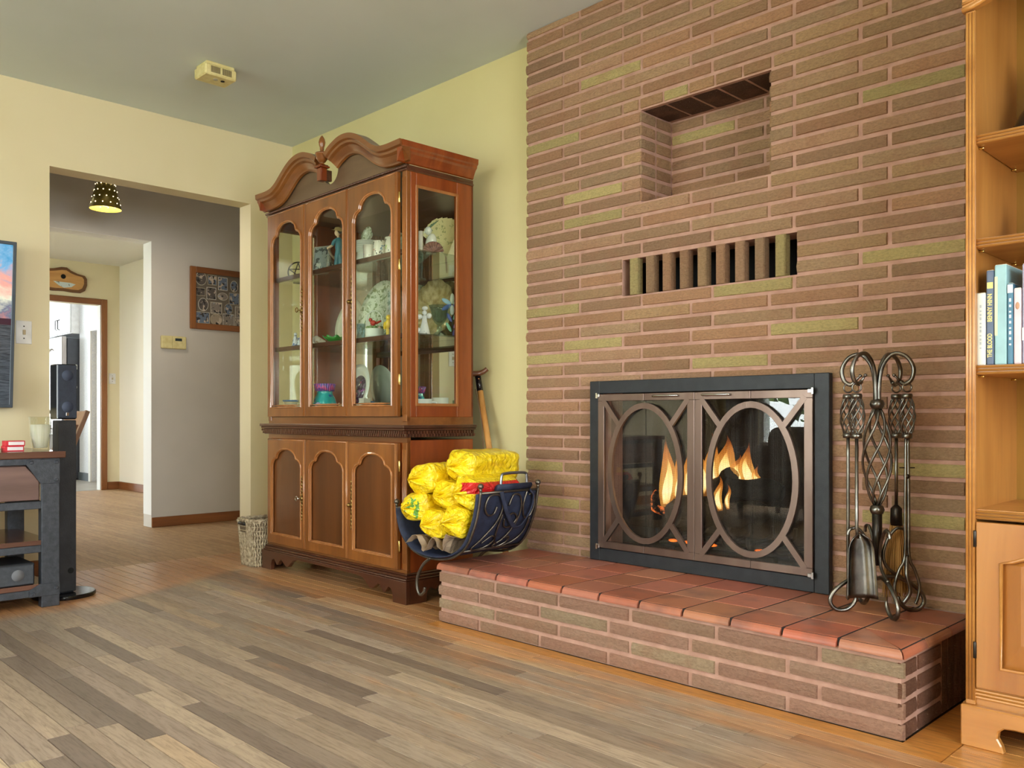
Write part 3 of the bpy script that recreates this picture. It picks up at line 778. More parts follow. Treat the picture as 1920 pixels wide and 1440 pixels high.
GZ = 0.318
gr = thing('fire_grate', 'dark iron fire grate holding the burning logs', 'grate', (-1.745, 0.27, HZ + 0.006))
for i in range(6):
    x = -1.99 + 0.098 * i
    MB().tube(crom([(x, 0.08, GZ + 0.05), (x, 0.10, GZ + 0.006), (x, 0.25, GZ - 0.004), (x, 0.42, GZ + 0.006), (x, 0.44, GZ + 0.05)], 5), 0.008, 8).build('bar', ironblk, gr, smooth=True)
for yy in (0.14, 0.38):
    MB().tube([(-2.02, yy, GZ - 0.016), (-1.47, yy, GZ - 0.016)], 0.008, 8).build('cross_bar', ironblk, gr, smooth=True)
    for x in (-1.96, -1.52): MB().tube([(x, yy, HZ + 0.006), (x, yy, GZ - 0.016)], 0.008, 8).build('leg', ironblk, gr, smooth=True)
log(PY(1262, 962, 0.12), PY(1330, 960, 0.36), 0.062, ash, 'thick ash-grey log with charred end at the front of the fire')
log(PY(1362, 912, 0.17), PY(1468, 925, 0.20), 0.040, char, 'black charred log lying across the right of the fire')
log(PY(1318, 940, 0.33), PY(1372, 888, 0.22), 0.036, char, 'charred log leaning upright in the middle of the flames')
log(PY(1212, 940, 0.34), PY(1290, 950, 0.40), 0.050, emberlog, 'glowing ember-red log at the back left of the fire')
log(PY(1352, 962, 0.16), PY(1430, 965, 0.30), 0.046, ash, 'ash-covered log under the black charred one')
m = MB().sheet(lambda i, j: (-2.15 + 0.82 * i, 0.07 + 0.44 * j, HZ + 0.007 + 0.030 * math.sin(PI * i) * math.sin(PI * j) * (0.7 + 0.5 * noise.noise(Vector((i * 9, j * 6, 0))))), 30, 16)
o = m.build('ash_bed', plain('ash', (120, 112, 106), 0.98, 0, (62, 56, 52), 25, 0.5, 60), smooth=True); props(o, 'grey ash bed spread under the fire grate', 'ash', kind='stuff')
for u, v in ((1262, 976), (1290, 979), (1335, 984), (1382, 985), (1425, 992)):
    P = PY(u, v, 0.10); o = MB().ball((P.x, P.y, GZ + 0.004), (0.022, 0.014, 0.006), 10, 6).build('ember', ember, smooth=True); props(o, 'small glowing ember on the fire grate', 'ember', 'embers on the grate')
def flame_mat(name, core):
    t = NT(name); t.n.remove(t.b)
    tc = t.new('ShaderNodeTexCoord'); sep = t.new('ShaderNodeSeparateXYZ'); t.ln(tc.outputs['Generated'], sep.inputs[0])
    n = t.noise(t.coord('Object', (1, 1, 0.3)), 30, 3, 0.6, 1.2)
    h = t.math('ADD', sep.outputs[2], t.math('MULTIPLY', t.math('SUBTRACT', n, 0.5), 0.45))
    em = t.new('ShaderNodeEmission')
    if core: t.ln(t.ramp(h, [(0.0, (1.0, 0.55, 0.14, 1)), (0.25, (1.0, 0.84, 0.46, 1)), (0.7, (1.0, 0.70, 0.25, 1)), (1.0, (1.0, 0.40, 0.06, 1))]), em.inputs[0])
    else: t.ln(t.ramp(h, [(0.0, (1.0, 0.34, 0.05, 1)), (0.3, (1.0, 0.50, 0.10, 1)), (0.8, (1.0, 0.27, 0.03, 1)), (1.0, (0.9, 0.16, 0.01, 1))]), em.inputs[0])
    em.inputs[1].default_value = 3.6 if core else 1.5
    tr = t.new('ShaderNodeBsdfTransparent'); mx = t.new('ShaderNodeMixShader')
    k = 0.75 if core else 0.5
    t.ln(t.ramp(h, [(0.0, (0.1, 0.1, 0.1, 1)), (0.2, (k, k, k, 1)), (0.6, (k * 0.85,) * 3 + (1,)), (1.0, (0.04, 0.04, 0.04, 1))]), mx.inputs[0]); t.ln(tr.outputs[0], mx.inputs[1]); t.ln(em.outputs[0], mx.inputs[2]); t.ln(mx.outputs[0], t.out.inputs[0]); return t.m
flo, flc = flame_mat('flame_outer', False), flame_mat('flame_core', True)
fire = thing('fire', 'yellow and orange flames rising from the logs', 'fire', (-1.74, 0.22, GZ + 0.01))
for (bu, bv, tu, tv, r, y) in ((1249, 950, 1253, 820, 0.030, 0.17), (1268, 935, 1281, 834, 0.022, 0.19), (1296, 945, 1292, 808, 0.030, 0.25), (1316, 930, 1306, 818, 0.030, 0.21), (1340, 915, 1332, 812, 0.028, 0.26),
                               (1362, 910, 1360, 816, 0.038, 0.27), (1384, 908, 1380, 852, 0.026, 0.25), (1406, 914, 1398, 830, 0.026, 0.23), (1424, 918, 1416, 872, 0.016, 0.22), (1351, 958, 1343, 890, 0.014, 0.09), (1366, 955, 1362, 905, 0.008, 0.09)):
    for core in (0, 1):
        b, t_ = PY(bu, bv, y), PY(tu, tv, y)
        if core: t_ = b.lerp(t_, 0.72); b = b.lerp(t_, 0.06)
        n = 16; pts = []; rr = []
        for i in range(n):
            t = i / (n - 1); p = b.lerp(t_, t) + Vector((math.sin(t * 5.5 * (0.72 if core else 1) + bu * 1.7), 0.4 * math.sin(t * 5 + tv), 0)) * (0.015 * (0.15 + t))
            s_ = math.sin(PI * min(1.0, t * 0.80 + 0.20)) ** 1.3 * (1 - 0.35 * t)
            pts.append(p); rr.append(r * (0.72 if core else 1.3) * max(0.02, s_))
        MB().tube(pts, rr, 10, flat=0.6).build('flame', flc if core else flo, fire, smooth=True)

# ================================================================== FIRE TOOLS
steel = plain('burnished_steel', (150, 148, 142), 0.28, 1.0, (84, 82, 78), 9, 0.05, 120)
darksteel = plain('dark_steel', (70, 66, 62), 0.35, 0.9, (44, 40, 38), 12)
TX, TY = -1.042, -0.15
def radial(path, ang, base=(TX, TY, HZ)):
    c_, s_ = math.cos(ang), math.sin(ang)
    return [(base[0] + r * c_, base[1] + r * s_, base[2] + z) for r, z in path]
ts = thing('fire_tool_stand', 'burnished steel fireplace tool stand with twisted cage column on the tiled hearth', 'tool stand', (TX, TY, HZ))
def cage(z0, z1, rmid, rend, nr, turns, rad, base, name, parent, mat):
    m = MB()
    for k in range(nr):
        pts = []
        for i in range(17):
            t = i / 16; a = 2 * PI * k / nr + turns * 2 * PI * t; r = rend + (rmid - rend) * math.sin(PI * t) ** 0.8
            pts.append((base[0] + r * math.cos(a), base[1] + r * math.sin(a), z0 + (z1 - z0) * t))
        m.tube(pts, rad, 6)
    return m.build(name, mat, parent, smooth=True)
cage(HZ + 0.312, HZ + 0.600, 0.040, 0.007, 6, 0.55, 0.0040, (TX, TY), 'cage', ts, steel)
for zz in (HZ + 0.300, HZ + 0.610):
    MB().lathe([(0.006, -0.016), (0.017, -0.011), (0.021, 0), (0.017, 0.011), (0.006, 0.016)], 20, (TX, TY, zz)).build('collar', steel, ts, smooth=True)
MB().lathe([(0.0, 0.135), (0.013, 0.138), (0.014, 0.292), (0.0, 0.295)], 16, (TX, TY, HZ)).build('stem', darksteel, ts, smooth=True)
IA = math.atan2(RT[1], RT[0])
HOOK = [(0.005, 0.612), (0.007, 0.68), (0.018, 0.728), (0.045, 0.757), (0.078, 0.748), (0.097, 0.715), (0.092, 0.682), (0.074, 0.668), (0.062, 0.676)]
hangs = []
for i, ang in enumerate((IA + PI + 0.42, IA + PI - 0.50, IA - 0.42, IA + 0.45)):
    MB().tube(crom(radial(HOOK, ang), 6), 0.0062, 8).build('hook', steel, ts, smooth=True)
    e = radial([(0.062, 0.676), (0.050, 0.690), (0.046, 0.694)], ang)
    MB().tube(e, [0.005, 0.003, 0.003], 8).ball(e[-1], 0.0052, 10, 6).build('hook_tip', steel, ts, smooth=True)
    hangs.append((ang, radial([(0.080, 0.664)], ang)[0]))
LEG = [(0.0, 0.098), (0.035, 0.104), (0.08, 0.094), (0.125, 0.062), (0.138, 0.030), (0.120, 0.0075), (0.090, 0.0075), (0.068, 0.026), (0.062, 0.045)]
CSC = [(0.086, 0.225), (0.080, 0.242), (0.056, 0.244), (0.032, 0.214), (0.018, 0.170), (0.030, 0.130), (0.075, 0.100)]
for i, ang in enumerate((IA + PI, IA - PI / 2, IA, IA + PI / 2)):
    n = len(crom(LEG and [(r, z, 0) for r, z in LEG], 6)); rr = [0.0062] * (n - 6) + [0.0062 - 0.0006 * k for k in range(6)]
    lg = MB().tube(crom(radial(LEG, ang), 6), rr, 8).build('leg', steel, ts, smooth=True)
    MB().tube(crom(radial(CSC, ang), 6), 0.0048, 8).build('scroll', steel, lg, smooth=True)
def tool(name, label, idx):
    ang, P = hangs[idx]; P = Vector(P)
    t = thing(name, label, 'fire tool', (P.x, P.y, HZ + 0.03))
    top = P.z
    ring = [(P.x + 0.013 * math.cos(a) * RT[0], P.y + 0.013 * math.cos(a) * RT[1], top - 0.006 + 0.013 * math.sin(a)) for a in [2 * PI * k / 16 for k in range(16)]]
    MB().tube(ring, 0.0025, 6, closed=True).build('ring', steel, t, smooth=True)
    cage(top - 0.142, top - 0.036, 0.0215, 0.011, 7, 0.42, 0.0026, (P.x, P.y), 'handle', t, steel)
    for zz in (top - 0.031, top - 0.147):
        MB().lathe([(0.0, -0.008), (0.014, -0.007), (0.0155, 0), (0.014, 0.007), (0.0, 0.008)], 16, (P.x, P.y, zz)).build('cap', steel, t, smooth=True)
    return t, P, top - 0.15
CV = Vector((FW[0], FW[1], 0)); RV = Vector((RT[0], RT[1], 0)); UP = Vector((0, 0, 1))
t, P, sz = tool('fire_shovel', 'steel ash shovel with scooped blade hanging from the tool stand', 0)
MB().tube([P.xy.to_3d() + UP * sz, P.xy.to_3d() + UP * (HZ + 0.25), P.xy.to_3d() + UP * (HZ + 0.22) + RV * 0.003], 0.0052, 8).build('shaft', steel, t, smooth=True)
bm_ = MB()
def blade(i, j):
    z = HZ + 0.235 - 0.185 * j; wdt = 0.034 + 0.010 * j
    if j < 0.25: wdt *= math.sqrt(max(0.02, 1 - ((0.25 - j) / 0.25) ** 2))
    s_ = (i - 0.5) * 2; lip = 0.022 * abs(s_) ** 4
    q = P.xy.to_3d() + UP * z + RV * (s_ * wdt + 0.004) - CV * (lip + 0.012 * j)
    return q
bm_.sheet(blade, 14, 14).build('blade', steel, t, smooth=True, solid=0.0025)
t, P, sz = tool('fire_poker', 'straight steel poker hanging behind the ash shovel', 1)
MB().tube(crom([P.xy.to_3d() + UP * sz, P.xy.to_3d() + UP * (HZ + 0.2), P.xy.to_3d() + UP * (HZ + 0.05), P.xy.to_3d() + UP * (HZ + 0.03) - RV * 0.004], 4), 0.0052, 8).build('shaft', steel, t, smooth=True)
MB().tube(crom([P.xy.to_3d() + UP * (HZ + 0.11), P.xy.to_3d() + UP * (HZ + 0.08) + RV * 0.012, P.xy.to_3d() + UP * (HZ + 0.085) + RV * 0.03], 5), 0.0042, 8).build('barb', steel, t, smooth=True)
t, P, sz = tool('fire_tongs', 'steel log tongs with forked claw ends hanging from the stand', 2)
B = P.xy.to_3d()
for s_ in (-1, 1):
    o_ = RV * s_
    MB().tube(crom([B + UP * sz + o_ * 0.003, B + UP * (HZ + 0.30) + o_ * 0.005, B + UP * (HZ + 0.17) + o_ * 0.006, B + UP * (HZ + 0.13) + o_ * 0.022, B + UP * (HZ + 0.085) + o_ * 0.036, B + UP * (HZ + 0.05) + o_ * 0.032, B + UP * (HZ + 0.03) + o_ * 0.024], 6), 0.0046, 8).build('arm', steel, t, smooth=True)
MB().tube(crom([B + UP * (HZ + 0.17), B + UP * (HZ + 0.12) - CV * 0.02 - RV * 0.01, B + UP * (HZ + 0.07) - CV * 0.02, B + UP * (HZ + 0.035) - CV * 0.01 - RV * 0.015], 6), 0.0058, 8).build('claw', steel, t, smooth=True)
MB().lathe([(0.0, -0.006), (0.008, -0.005), (0.008, 0.005), (0.0, 0.006)], 10, B + UP * (HZ + 0.40), M=Matrix.Rotation(PI / 2, 3, 'X')).build('pivot', darksteel, t, smooth=True)
MB().bar(B + UP * (HZ + 0.425) - RV * 0.022, B + UP * (HZ + 0.425) + RV * 0.022, 0.004, 0.003).build('stop_bar', darksteel, t)
t, P, sz = tool('hearth_broom', 'hearth broom with straw bristles hanging behind the tongs', 3)
B = P.xy.to_3d() 
MB().tube([B + UP * sz, B + UP * (HZ + 0.30)], 0.0052, 8).build('shaft', steel, t, smooth=True)
MB().lathe([(0.006, 0.31), (0.016, 0.30), (0.018, 0.25)], 14, B + UP * HZ).build('ferrule', darksteel, t, smooth=True)
straw = plain('broom_straw', (190, 146, 84), 0.85, 0, (140, 98, 50), 60, 0.3, 200, stretch=(1, 1, 0.05))
rs = random.Random(2); bs = MB()
for k in range(150):
    a = rs.uniform(0, 2 * PI); r = rs.uniform(0, 1) ** 0.5
    p = B + UP * (HZ + 0.262) + RV * (r * 0.015 * math.cos(a)) + CV * (r * 0.012 * math.sin(a)); q = B + UP * (HZ + rs.uniform(0.035, 0.06)) + RV * (r * 0.042 * math.cos(a)) + CV * (r * 0.020 * math.sin(a))
    bs.tube([p, p.lerp(q, 0.5) + RV * 0.003 * math.cos(a), q], [0.0022, 0.0018, 0.0012], 4)
o = bs.build('bristles', straw, t); o['kind'] = 'stuff'

# ================================================================== FIREWOOD RACK, WRAPPED LOGS
YF, YR = -0.515, -0.205
UPROF = [(-2.868, 0.430), (-2.862, 0.385), (-2.835, 0.325), (-2.775, 0.274), (-2.690, 0.252), (-2.600, 0.252), (-2.520, 0.270), (-2.452, 0.315), (-2.408, 0.390), (-2.385, 0.460), (-2.375, 0.522)]
UC = [Vector((p.x, 0, p.y)) for p in crom([(x, z, 0) for x, z in UPROF], 5)]
def U(t, y, off=0.0):
    f = t * (len(UC) - 1); i = min(int(f), len(UC) - 2); p = UC[i].lerp(UC[i + 1], f - i); d = (UC[i + 1] - UC[i]).normalized()
    n = Vector((d.z, 0, -d.x))            # outward (below / right)
    q = p + n * off; return Vector((q.x, y, q.z))
navy = plain('navy_canvas', (46, 54, 78), 0.62, 0, (34, 40, 60), 30, 0.3, 260, 0.4)
iron = plain('pewter_iron', (128, 122, 112), 0.36, 0.9, (84, 78, 72), 14)
rk = thing('firewood_rack', 'scrolled iron firewood rack with navy canvas sling leaning over the hearth end', 'firewood rack', (-2.60, (YF + YR) / 2, HZ))
MB().sheet(lambda i, j: U(0.02 + 0.955 * i, YF - 0.012 + (YR - YF + 0.03) * j + 0.0, 0.001 + 0.004 * math.sin(i * 12) * math.sin(j * 7)), 44, 8).build('sling', navy, rk, smooth=True, solid=0.005)
for y in (YF, YR):
    for (t0, t1) in ((0.0, 1.0),):
        pts = [U(t0 + (t1 - t0) * k / 40, y, 0.011) for k in range(41)]
        f = MB().tube(pts, 0.0052, 8).build('frame_bar', iron, rk, smooth=True)
    for tt in (0.0, 1.0):
        p = U(tt, y, 0.011); MB().tube([p, p + UP * 0.012], 0.006, 8).ball(p + UP * 0.020, 0.0115, 14, 8).build('ball_finial', iron, rk, smooth=True)
for tt in (0.985, 0.66, 0.02, 0.30): MB().tube([U(tt, YF, 0.011), U(tt, YR, 0.011)], 0.0046, 8).build('rail', iron, rk, smooth=True)
MB().tube(crom([(-2.655, YF, 0.240), (-2.700, YF, 0.212), (-2.738, YF, 0.160), (-2.745, YF, 0.115), (-2.725, YF, 0.085), (-2.700, YF, 0.098), (-2.694, YF, 0.118)], 6), 0.0062, 8).build('foot', iron, rk, smooth=True)
MB().tube(crom([(-2.655, YR, 0.240), (-2.700, YR, 0.212), (-2.738, YR, 0.160), (-2.745, YR, 0.115), (-2.725, YR, 0.085), (-2.700, YR, 0.098), (-2.694, YR, 0.118)], 6), 0.0062, 8).build('foot', iron, rk, smooth=True)
def onpanel(pts): return [U(0.66 + 0.325 * b, YF + (YR - YF) * a, 0.013) for a, b in [(p.x, p.y) for p in crom([(a, b, 0) for a, b in pts], 7)]]
for sc_ in ([(0.30, 0.74), (0.26, 0.62), (0.16, 0.62), (0.10, 0.76), (0.16, 0.93), (0.32, 0.93), (0.40, 0.72), (0.34, 0.46), (0.18, 0.22), (0.10, 0.08), (0.18, 0.02), (0.34, 0.08), (0.42, 0.2), (0.34, 0.26), (0.22, 0.16)],
            [(0.50, 0.74), (0.57, 0.92), (0.69, 0.88), (0.73, 0.62), (0.66, 0.34), (0.52, 0.14), (0.44, 0.16), (0.40, 0.36), (0.42, 0.60)],
            [(0.80, 0.97), (0.76, 0.72), (0.82, 0.52), (0.92, 0.54), (0.96, 0.72), (0.92, 0.90), (0.84, 0.90)],
            [(0.52, 0.56), (0.62, 0.60), (0.69, 0.50), (0.60, 0.38), (0.50, 0.40), (0.47, 0.52)],
            [(0.56, 0.20), (0.66, 0.22), (0.66, 0.12), (0.54, 0.03), (0.46, 0.08), (0.56, 0.18)],
            [(0.92, 0.50), (0.90, 0.28), (0.78, 0.12), (0.62, 0.03), (0.50, 0.04)]):
    MB().tube(onpanel(sc_), 0.0036, 6).build('scroll', iron, rk, smooth=True)
hb = [U(1.0, YF + 0.115, 0.0) + UP * 0.0, U(1.0, YF + 0.118, 0.0) + UP * 0.045, U(1.0, YF + 0.135, 0) + UP * 0.060, U(1.0, YF + 0.24, 0) + UP * 0.060, U(1.0, YF + 0.255, 0) + UP * 0.045, U(1.0, YF + 0.257, 0)]
MB().tube(crom(hb, 4), 0.0058, 8).build('carry_handle', plain('steel_handle', (150, 154, 160), 0.3, 0.9), rk, smooth=True)
MB().tube([U(1.0, YF + 0.09, 0.004) + UP * 0.008, U(1.0, YF + 0.27, 0.004) + UP * 0.008], 0.017, 10, flat=0.6).build('handle_sleeve', navy, rk, smooth=True)
stp = crom([U(0.99, YF + 0.10, 0.02), U(0.93, YF + 0.115, 0.024), U(0.85, YF + 0.15, 0.026), U(0.79, YF + 0.20, 0.027), U(0.80, YF + 0.24, 0.027), U(0.88, YF + 0.272, 0.025), U(0.95, YF + 0.275, 0.024), U(0.99, YF + 0.255, 0.02)], 8)
MB().tube(stp, 0.009, 8, flat=0.35).build('strap', navy, rk, smooth=True)

def wrap_mat(name, red=None, green=False):
    t = NT(name); t.set(0.28, 0, 0.5, 0.2)
    v = t.coord('Object', (1, 0.18, 1)); tc = t.new('ShaderNodeTexCoord'); sep = t.new('ShaderNodeSeparateXYZ'); t.ln(tc.outputs['Generated'], sep.inputs[0])
    n = t.noise(v, 22, 3, 0.6)
    col = t.ramp(n, [(0.30, rgb(214, 168, 10)), (0.5, rgb(246, 214, 26)), (0.66, rgb(250, 226, 60)), (0.82, rgb(250, 244, 200))])
    mid = t.math('MULTIPLY', t.math('GREATER_THAN', sep.outputs[1], 0.16), t.math('LESS_THAN', sep.outputs[1], 0.86))
    body = t.mix(mid, rgb(246, 212, 22), col)
    if red:
        lo, hi = red; r = t.math('MULTIPLY', t.math('GREATER_THAN', sep.outputs[2], lo), t.math('LESS_THAN', sep.outputs[2], hi)); r = t.math('MULTIPLY', r, t.math('GREATER_THAN', sep.outputs[1], 0.10))
        r = t.math('MULTIPLY', r, t.math('GREATER_THAN', sep.outputs[0], 0.5)); body = t.mix(r, body, rgb(206, 34, 34))
    if green:
        g = t.math('MULTIPLY', t.math('GREATER_THAN', t.noise(t.coord('Object'), 40, 3), 0.5), t.math('LESS_THAN', sep.outputs[1], 0.14)); g = t.math('MULTIPLY', g, t.math('GREATER_THAN', sep.outputs[0], 0.55)); body = t.mix(g, body, rgb(96, 150, 56))
    t.ln(body, t.b.inputs['Base Color'])
    t.bump(t.noise(t.coord('Object'), 26, 3, 0.5, 1.5), 0.8, 0.02); return t.m
def firelog(x, z, y0, y1, w_, h_, seed, mat, label, tilt=0.0, yaw=0.0):
    rg = random.Random(seed); m = MB(); NA, NL = 40, 22; V = []
    c_ = Vector((0, 0, 0)); L = y1 - y0
    for i in range(NL + 1):
        s_ = i / NL; e = min(s_, 1 - s_) * L
        k = min(1.0, (e / 0.055)) ; end = k ** 0.45 if k < 1 else 1
        for a in range(NA):
            th = 2 * PI * a / NA; ct, st = math.cos(th), math.sin(th); n = 5.0
            r = (abs(ct) ** n + abs(st) ** n) ** (-1 / n)
            fold = 0 if k >= 1 else (1 - k) * 0.45 * math.sin(th * 7 + seed) + (1 - k) * 0.3 * math.sin(th * 4 + seed * 2.3)
            cr = noise.noise(Vector((ct * 2.4 + seed * 7, s_ * 11, st * 2.4 + seed))) * (0.06 + 0.30 * (1 - k)) + (1 - k) * rg.uniform(-0.16, 0.16)
            q = Vector((ct * r * w_ / 2 * (end + fold * 0.35) * (1 + cr), (s_ - 0.5) * L + (1 - k) * 0.02 * math.sin(th * 5 + seed) * (1 if s_ < .5 else -1), st * r * h_ / 2 * (end + fold * 0.35) * (1 + cr)))
            if k < 1: q.x *= 0.30 + 0.70 * k ** 0.5; q.z *= 0.30 + 0.70 * k ** 0.5
            V.append(q)
    F = [(i * NA + a, i * NA + (a + 1) % NA, (i + 1) * NA + (a + 1) % NA, (i + 1) * NA + a) for i in range(NL) for a in range(NA)]
    F += [tuple(range(NA))[::-1], tuple(NL * NA + a for a in range(NA))]
    m.add(V, F); m.xform(Matrix.Translation((x, (y0 + y1) / 2, z)) @ Matrix.Rotation(yaw, 4, 'Z') @ Matrix.Rotation(tilt, 4, 'Y'))
    o = m.build('wrapped_firelog', mat, smooth=False); props(o, label, 'firelog', 'wrapped firelogs in the rack'); return o
wA, wB, wC = wrap_mat('yellow_wrap'), wrap_mat('yellow_wrap_red', (0.48, 0.78)), wrap_mat('yellow_wrap_green', None, True)
LG = [firelog(-2.548, 0.607, -0.510, -0.150, 0.150, 0.118, 1, wA, 'crumpled yellow wrapped firelog lying on top of the rack pile', 0.12),
      firelog(-2.705, 0.553, -0.575, -0.215, 0.146, 0.116, 2, wA, 'yellow wrapped firelog highest at the hutch side of the pile', -0.16),
      firelog(-2.466, 0.512, -0.550, -0.215, 0.130, 0.112, 3, wB, 'yellow wrapped firelog with red band beside the canvas strap', 0.38),
      firelog(-2.742, 0.437, -0.580, -0.225, 0.140, 0.112, 4, wC, 'yellow wrapped firelog with green leaf print beside the hutch post', -0.10),
      firelog(-2.585, 0.492, -0.545, -0.215, 0.126, 0.108, 5, wA, 'yellow wrapped firelog buried in the middle of the pile', 0.1),
      firelog(-2.628, 0.378, -0.575, -0.220, 0.128, 0.110, 6, wA, 'yellow wrapped firelog low in the pile above the brown paper', 0.08),
      firelog(-2.505, 0.398, -0.575, -0.220, 0.122, 0.112, 7, wA, 'yellow wrapped firelog low in the pile against the navy canvas', 0.3)]
def txt(s_, size, mat, parent, loc, rot, name='lettering', align='LEFT', ext=0.0003, sx=1.0, bold=0.0):
    cu = bpy.data.curves.new('txt', 'FONT'); cu.body = s_; cu.size = size; cu.extrude = ext; cu.align_x = align; cu.align_y = 'CENTER'; cu.offset = bold
    tmp = bpy.data.objects.new('txt', cu); me = bpy.data.meshes.new_from_object(tmp); bpy.data.objects.remove(tmp)
    me.name = name; me.materials.append(mat)
    M = Matrix.Translation(loc) @ rot.to_4x4() @ Matrix.Diagonal((sx, 1, 1, 1)); me.transform(M)
    off = ORG.get(parent.name, Vector((0, 0, 0))) if parent.name not in LOCAL else Vector((0, 0, 0))
    me.transform(Matrix.Translation(-off))
    o = link(bpy.data.objects.new(name, me)); o.parent = parent; return o
def crumple_sheet(name, label, cat, fn, nu, nv, mat, amp, fr, seed, solid=0.001):
    m = MB().sheet(fn, nu, nv)
    for i, v in enumerate(m.v): m.v[i] = v + Vector((noise.noise(v * fr + Vector((seed, 0, 0))), noise.noise(v * fr + Vector((0, seed, 3))), noise.noise(v * fr + Vector((7, 0, seed))))) * amp
    o = m.build(name, mat, smooth=False, solid=solid); props(o, label, cat); return o
paper = plain('brown_paper', (172, 150, 126), 0.8, 0, (140, 118, 96), 12, 0.3, 60)
crumple_sheet('paper_bag', 'crumpled brown paper bag tucked under the yellow firelogs', 'paper bag',
              lambda i, j: U(0.30 + 0.36 * i, YF - 0.035 + 0.25 * j, -0.016 - 0.055 * abs(math.sin(i * 8.5 + j * 1.5)) * (1 - 0.5 * j)), 34, 10, paper, 0.016, 26, 4)

# cane leaning behind the rack
cn = thing('walking_cane', 'light wooden walking cane with brown derby handle leaning behind the hutch', 'cane', (-2.66, 0.02, 0))
cb, ct_ = Vector((-2.66, -0.05, 0.0)), PY(896, 706, 0.035)
canew = wood('cane_ash', (214, 160, 92), (178, 116, 56), 0.25, 'z', 12); caneh = wood('cane_walnut', (124, 74, 44), (92, 50, 28), 0.3, 'x', 12)
MB().tube([cb, cb.lerp(ct_, 0.5), cb.lerp(ct_, 0.93)], [0.0135, 0.0142, 0.0142], 14).build('shaft', canew, cn, smooth=True)
MB().tube([cb.lerp(ct_, 0.93), ct_], 0.0145, 14).build('collar', plain('black_lacquer', (24, 18, 22), 0.2), cn, smooth=True)
h = RV
pts = crom([ct_ - h * 0.062 + UP * 0.008, ct_ - h * 0.03 + UP * 0.013, ct_ + UP * 0.013, ct_ + h * 0.025 + UP * 0.022, ct_ + h * 0.044 + UP * 0.036], 5)
MB().tube(pts, [0.0145] * 6 + [0.0135] * 6 + [0.012] * 5 + [0.011] * (len(pts) - 17), 12).build('handle', caneh, cn, smooth=True)
P = ct_ + UP * -0.012 + (RV * 0.3 - CV).normalized() * 0.0145
MB().ball(P, (0.005, 0.005, 0.005), 10, 6).build('stud', plain('copper', (200, 140, 90), 0.3, 1.0), cn, smooth=True)
cord = plain('leather_cord', (120, 84, 62), 0.7)
MB().tube(crom([ct_ + Vector((0.0, -0.016, -0.06)), cb.lerp(ct_, 0.80) + Vector((-0.004, -0.016, 0)), cb.lerp(ct_, 0.72) + Vector((-0.018, -0.012, 0)), cb.lerp(ct_, 0.66) + Vector((-0.024, -0.012, 0)), cb.lerp(ct_, 0.60) + Vector((-0.024, -0.012, 0))], 5), 0.0016, 6).build('wrist_cord', cord, cn, smooth=True)

# ================================================================== CHINA HUTCH
HROT = math.radians(-1.12); HO = Vector((-3.550, -0.4295, 0))
HM = Matrix.Translation(HO) @ Matrix.Rotation(HROT, 4, 'Z')
ht = thing('china_hutch', 'tall cherry china hutch with arched glass doors and scrolled broken pediment', 'china hutch', HO, rotz=HROT)
chf = wood('cherry_front', (146, 88, 38), (108, 60, 22), 0.28, 'z', 7, 0.5)
chs = wood('cherry_side', (150, 74, 30), (110, 44, 14), 0.25, 'z', 6, 0.6)
chx = wood('cherry_rail', (142, 88, 42), (104, 58, 24), 0.28, 'x', 7, 0.5)
chd = wood('cherry_dark', (92, 50, 30), (60, 30, 18), 0.3, 'x', 8, 0.5)
chp = wood('cherry_burl_panel', (112, 64, 28), (70, 36, 14), 0.3, 'z', 4, 0.5)
ped = wood('pediment_board', (118, 92, 68), (92, 68, 48), 0.4, 'x', 5, 0.3)
bead = wood('cherry_bead', (176, 116, 66), (140, 84, 42), 0.25, 'z', 9, 0.5)
antq = plain('antique_brass', (176, 148, 90), 0.32, 1.0, (110, 86, 44), 40)
brass = plain('bright_brass', (236, 204, 120), 0.25, 1.0)
cabglass = glassmat('cabinet_glass', (0.95, 0.97, 0.94), 1.45)
mirror = NT('mirror'); mirror.set(0.02, 1.0); mirror.b.inputs['Base Color'].default_value = (0.80, 0.82, 0.78, 1); mirror = mirror.m
BW, YBK = 0.612, 0.40                     # body half width, back
BYF = 0.025                               # body front plane
# --- base plinth with scalloped apron
def apron(W):
    half = [(-W, 0.0), (-W + 0.095, 0.0), (-W + 0.097, 0.03), (-W + 0.108, 0.055), (-W + 0.128, 0.062), (-W + 0.143, 0.048), (-W + 0.155, 0.034), (-W + 0.172, 0.036), (-W + 0.185, 0.055), (-W + 0.205, 0.066),
            (-W + 0.228, 0.052), (-W + 0.25, 0.036), (-W + 0.275, 0.036), (-W + 0.30, 0.058), (-W + 0.33, 0.076), (-W + 0.38, 0.082)]
    return half + [(-x, z) for x, z in half[::-1]] + [(W, 0.098), (-W, 0.098)]
MB().prism(apron(0.638), 'y', 0.0, 0.022).build('apron', chd, ht, bevel=0.0015)
for s_ in (-1, 1):
    x0, x1 = (0.616, 0.638) if s_ > 0 else (-0.638, -0.616)
    MB().prism([(0.022, 0), (0.11, 0), (0.112, 0.04), (0.13, 0.06), (0.16, 0.045), (0.19, 0.07), (0.23, 0.075), (0.27, 0.045), (0.29, 0.06), (0.305, 0.0), (0.40, 0), (0.40, 0.098), (0.022, 0.098)], 'x', x0, x1).build('side_apron', chd, ht)
MB().box(-0.634, 0.634, 0.003, 0.40, 0.098, 0.106).box(-0.628, 0.628, 0.009, 0.40, 0.106, 0.118).box(-0.620, 0.620, 0.016, 0.40, 0.118, 0.128).build('base_moulding', chd, ht, bevel=0.003)
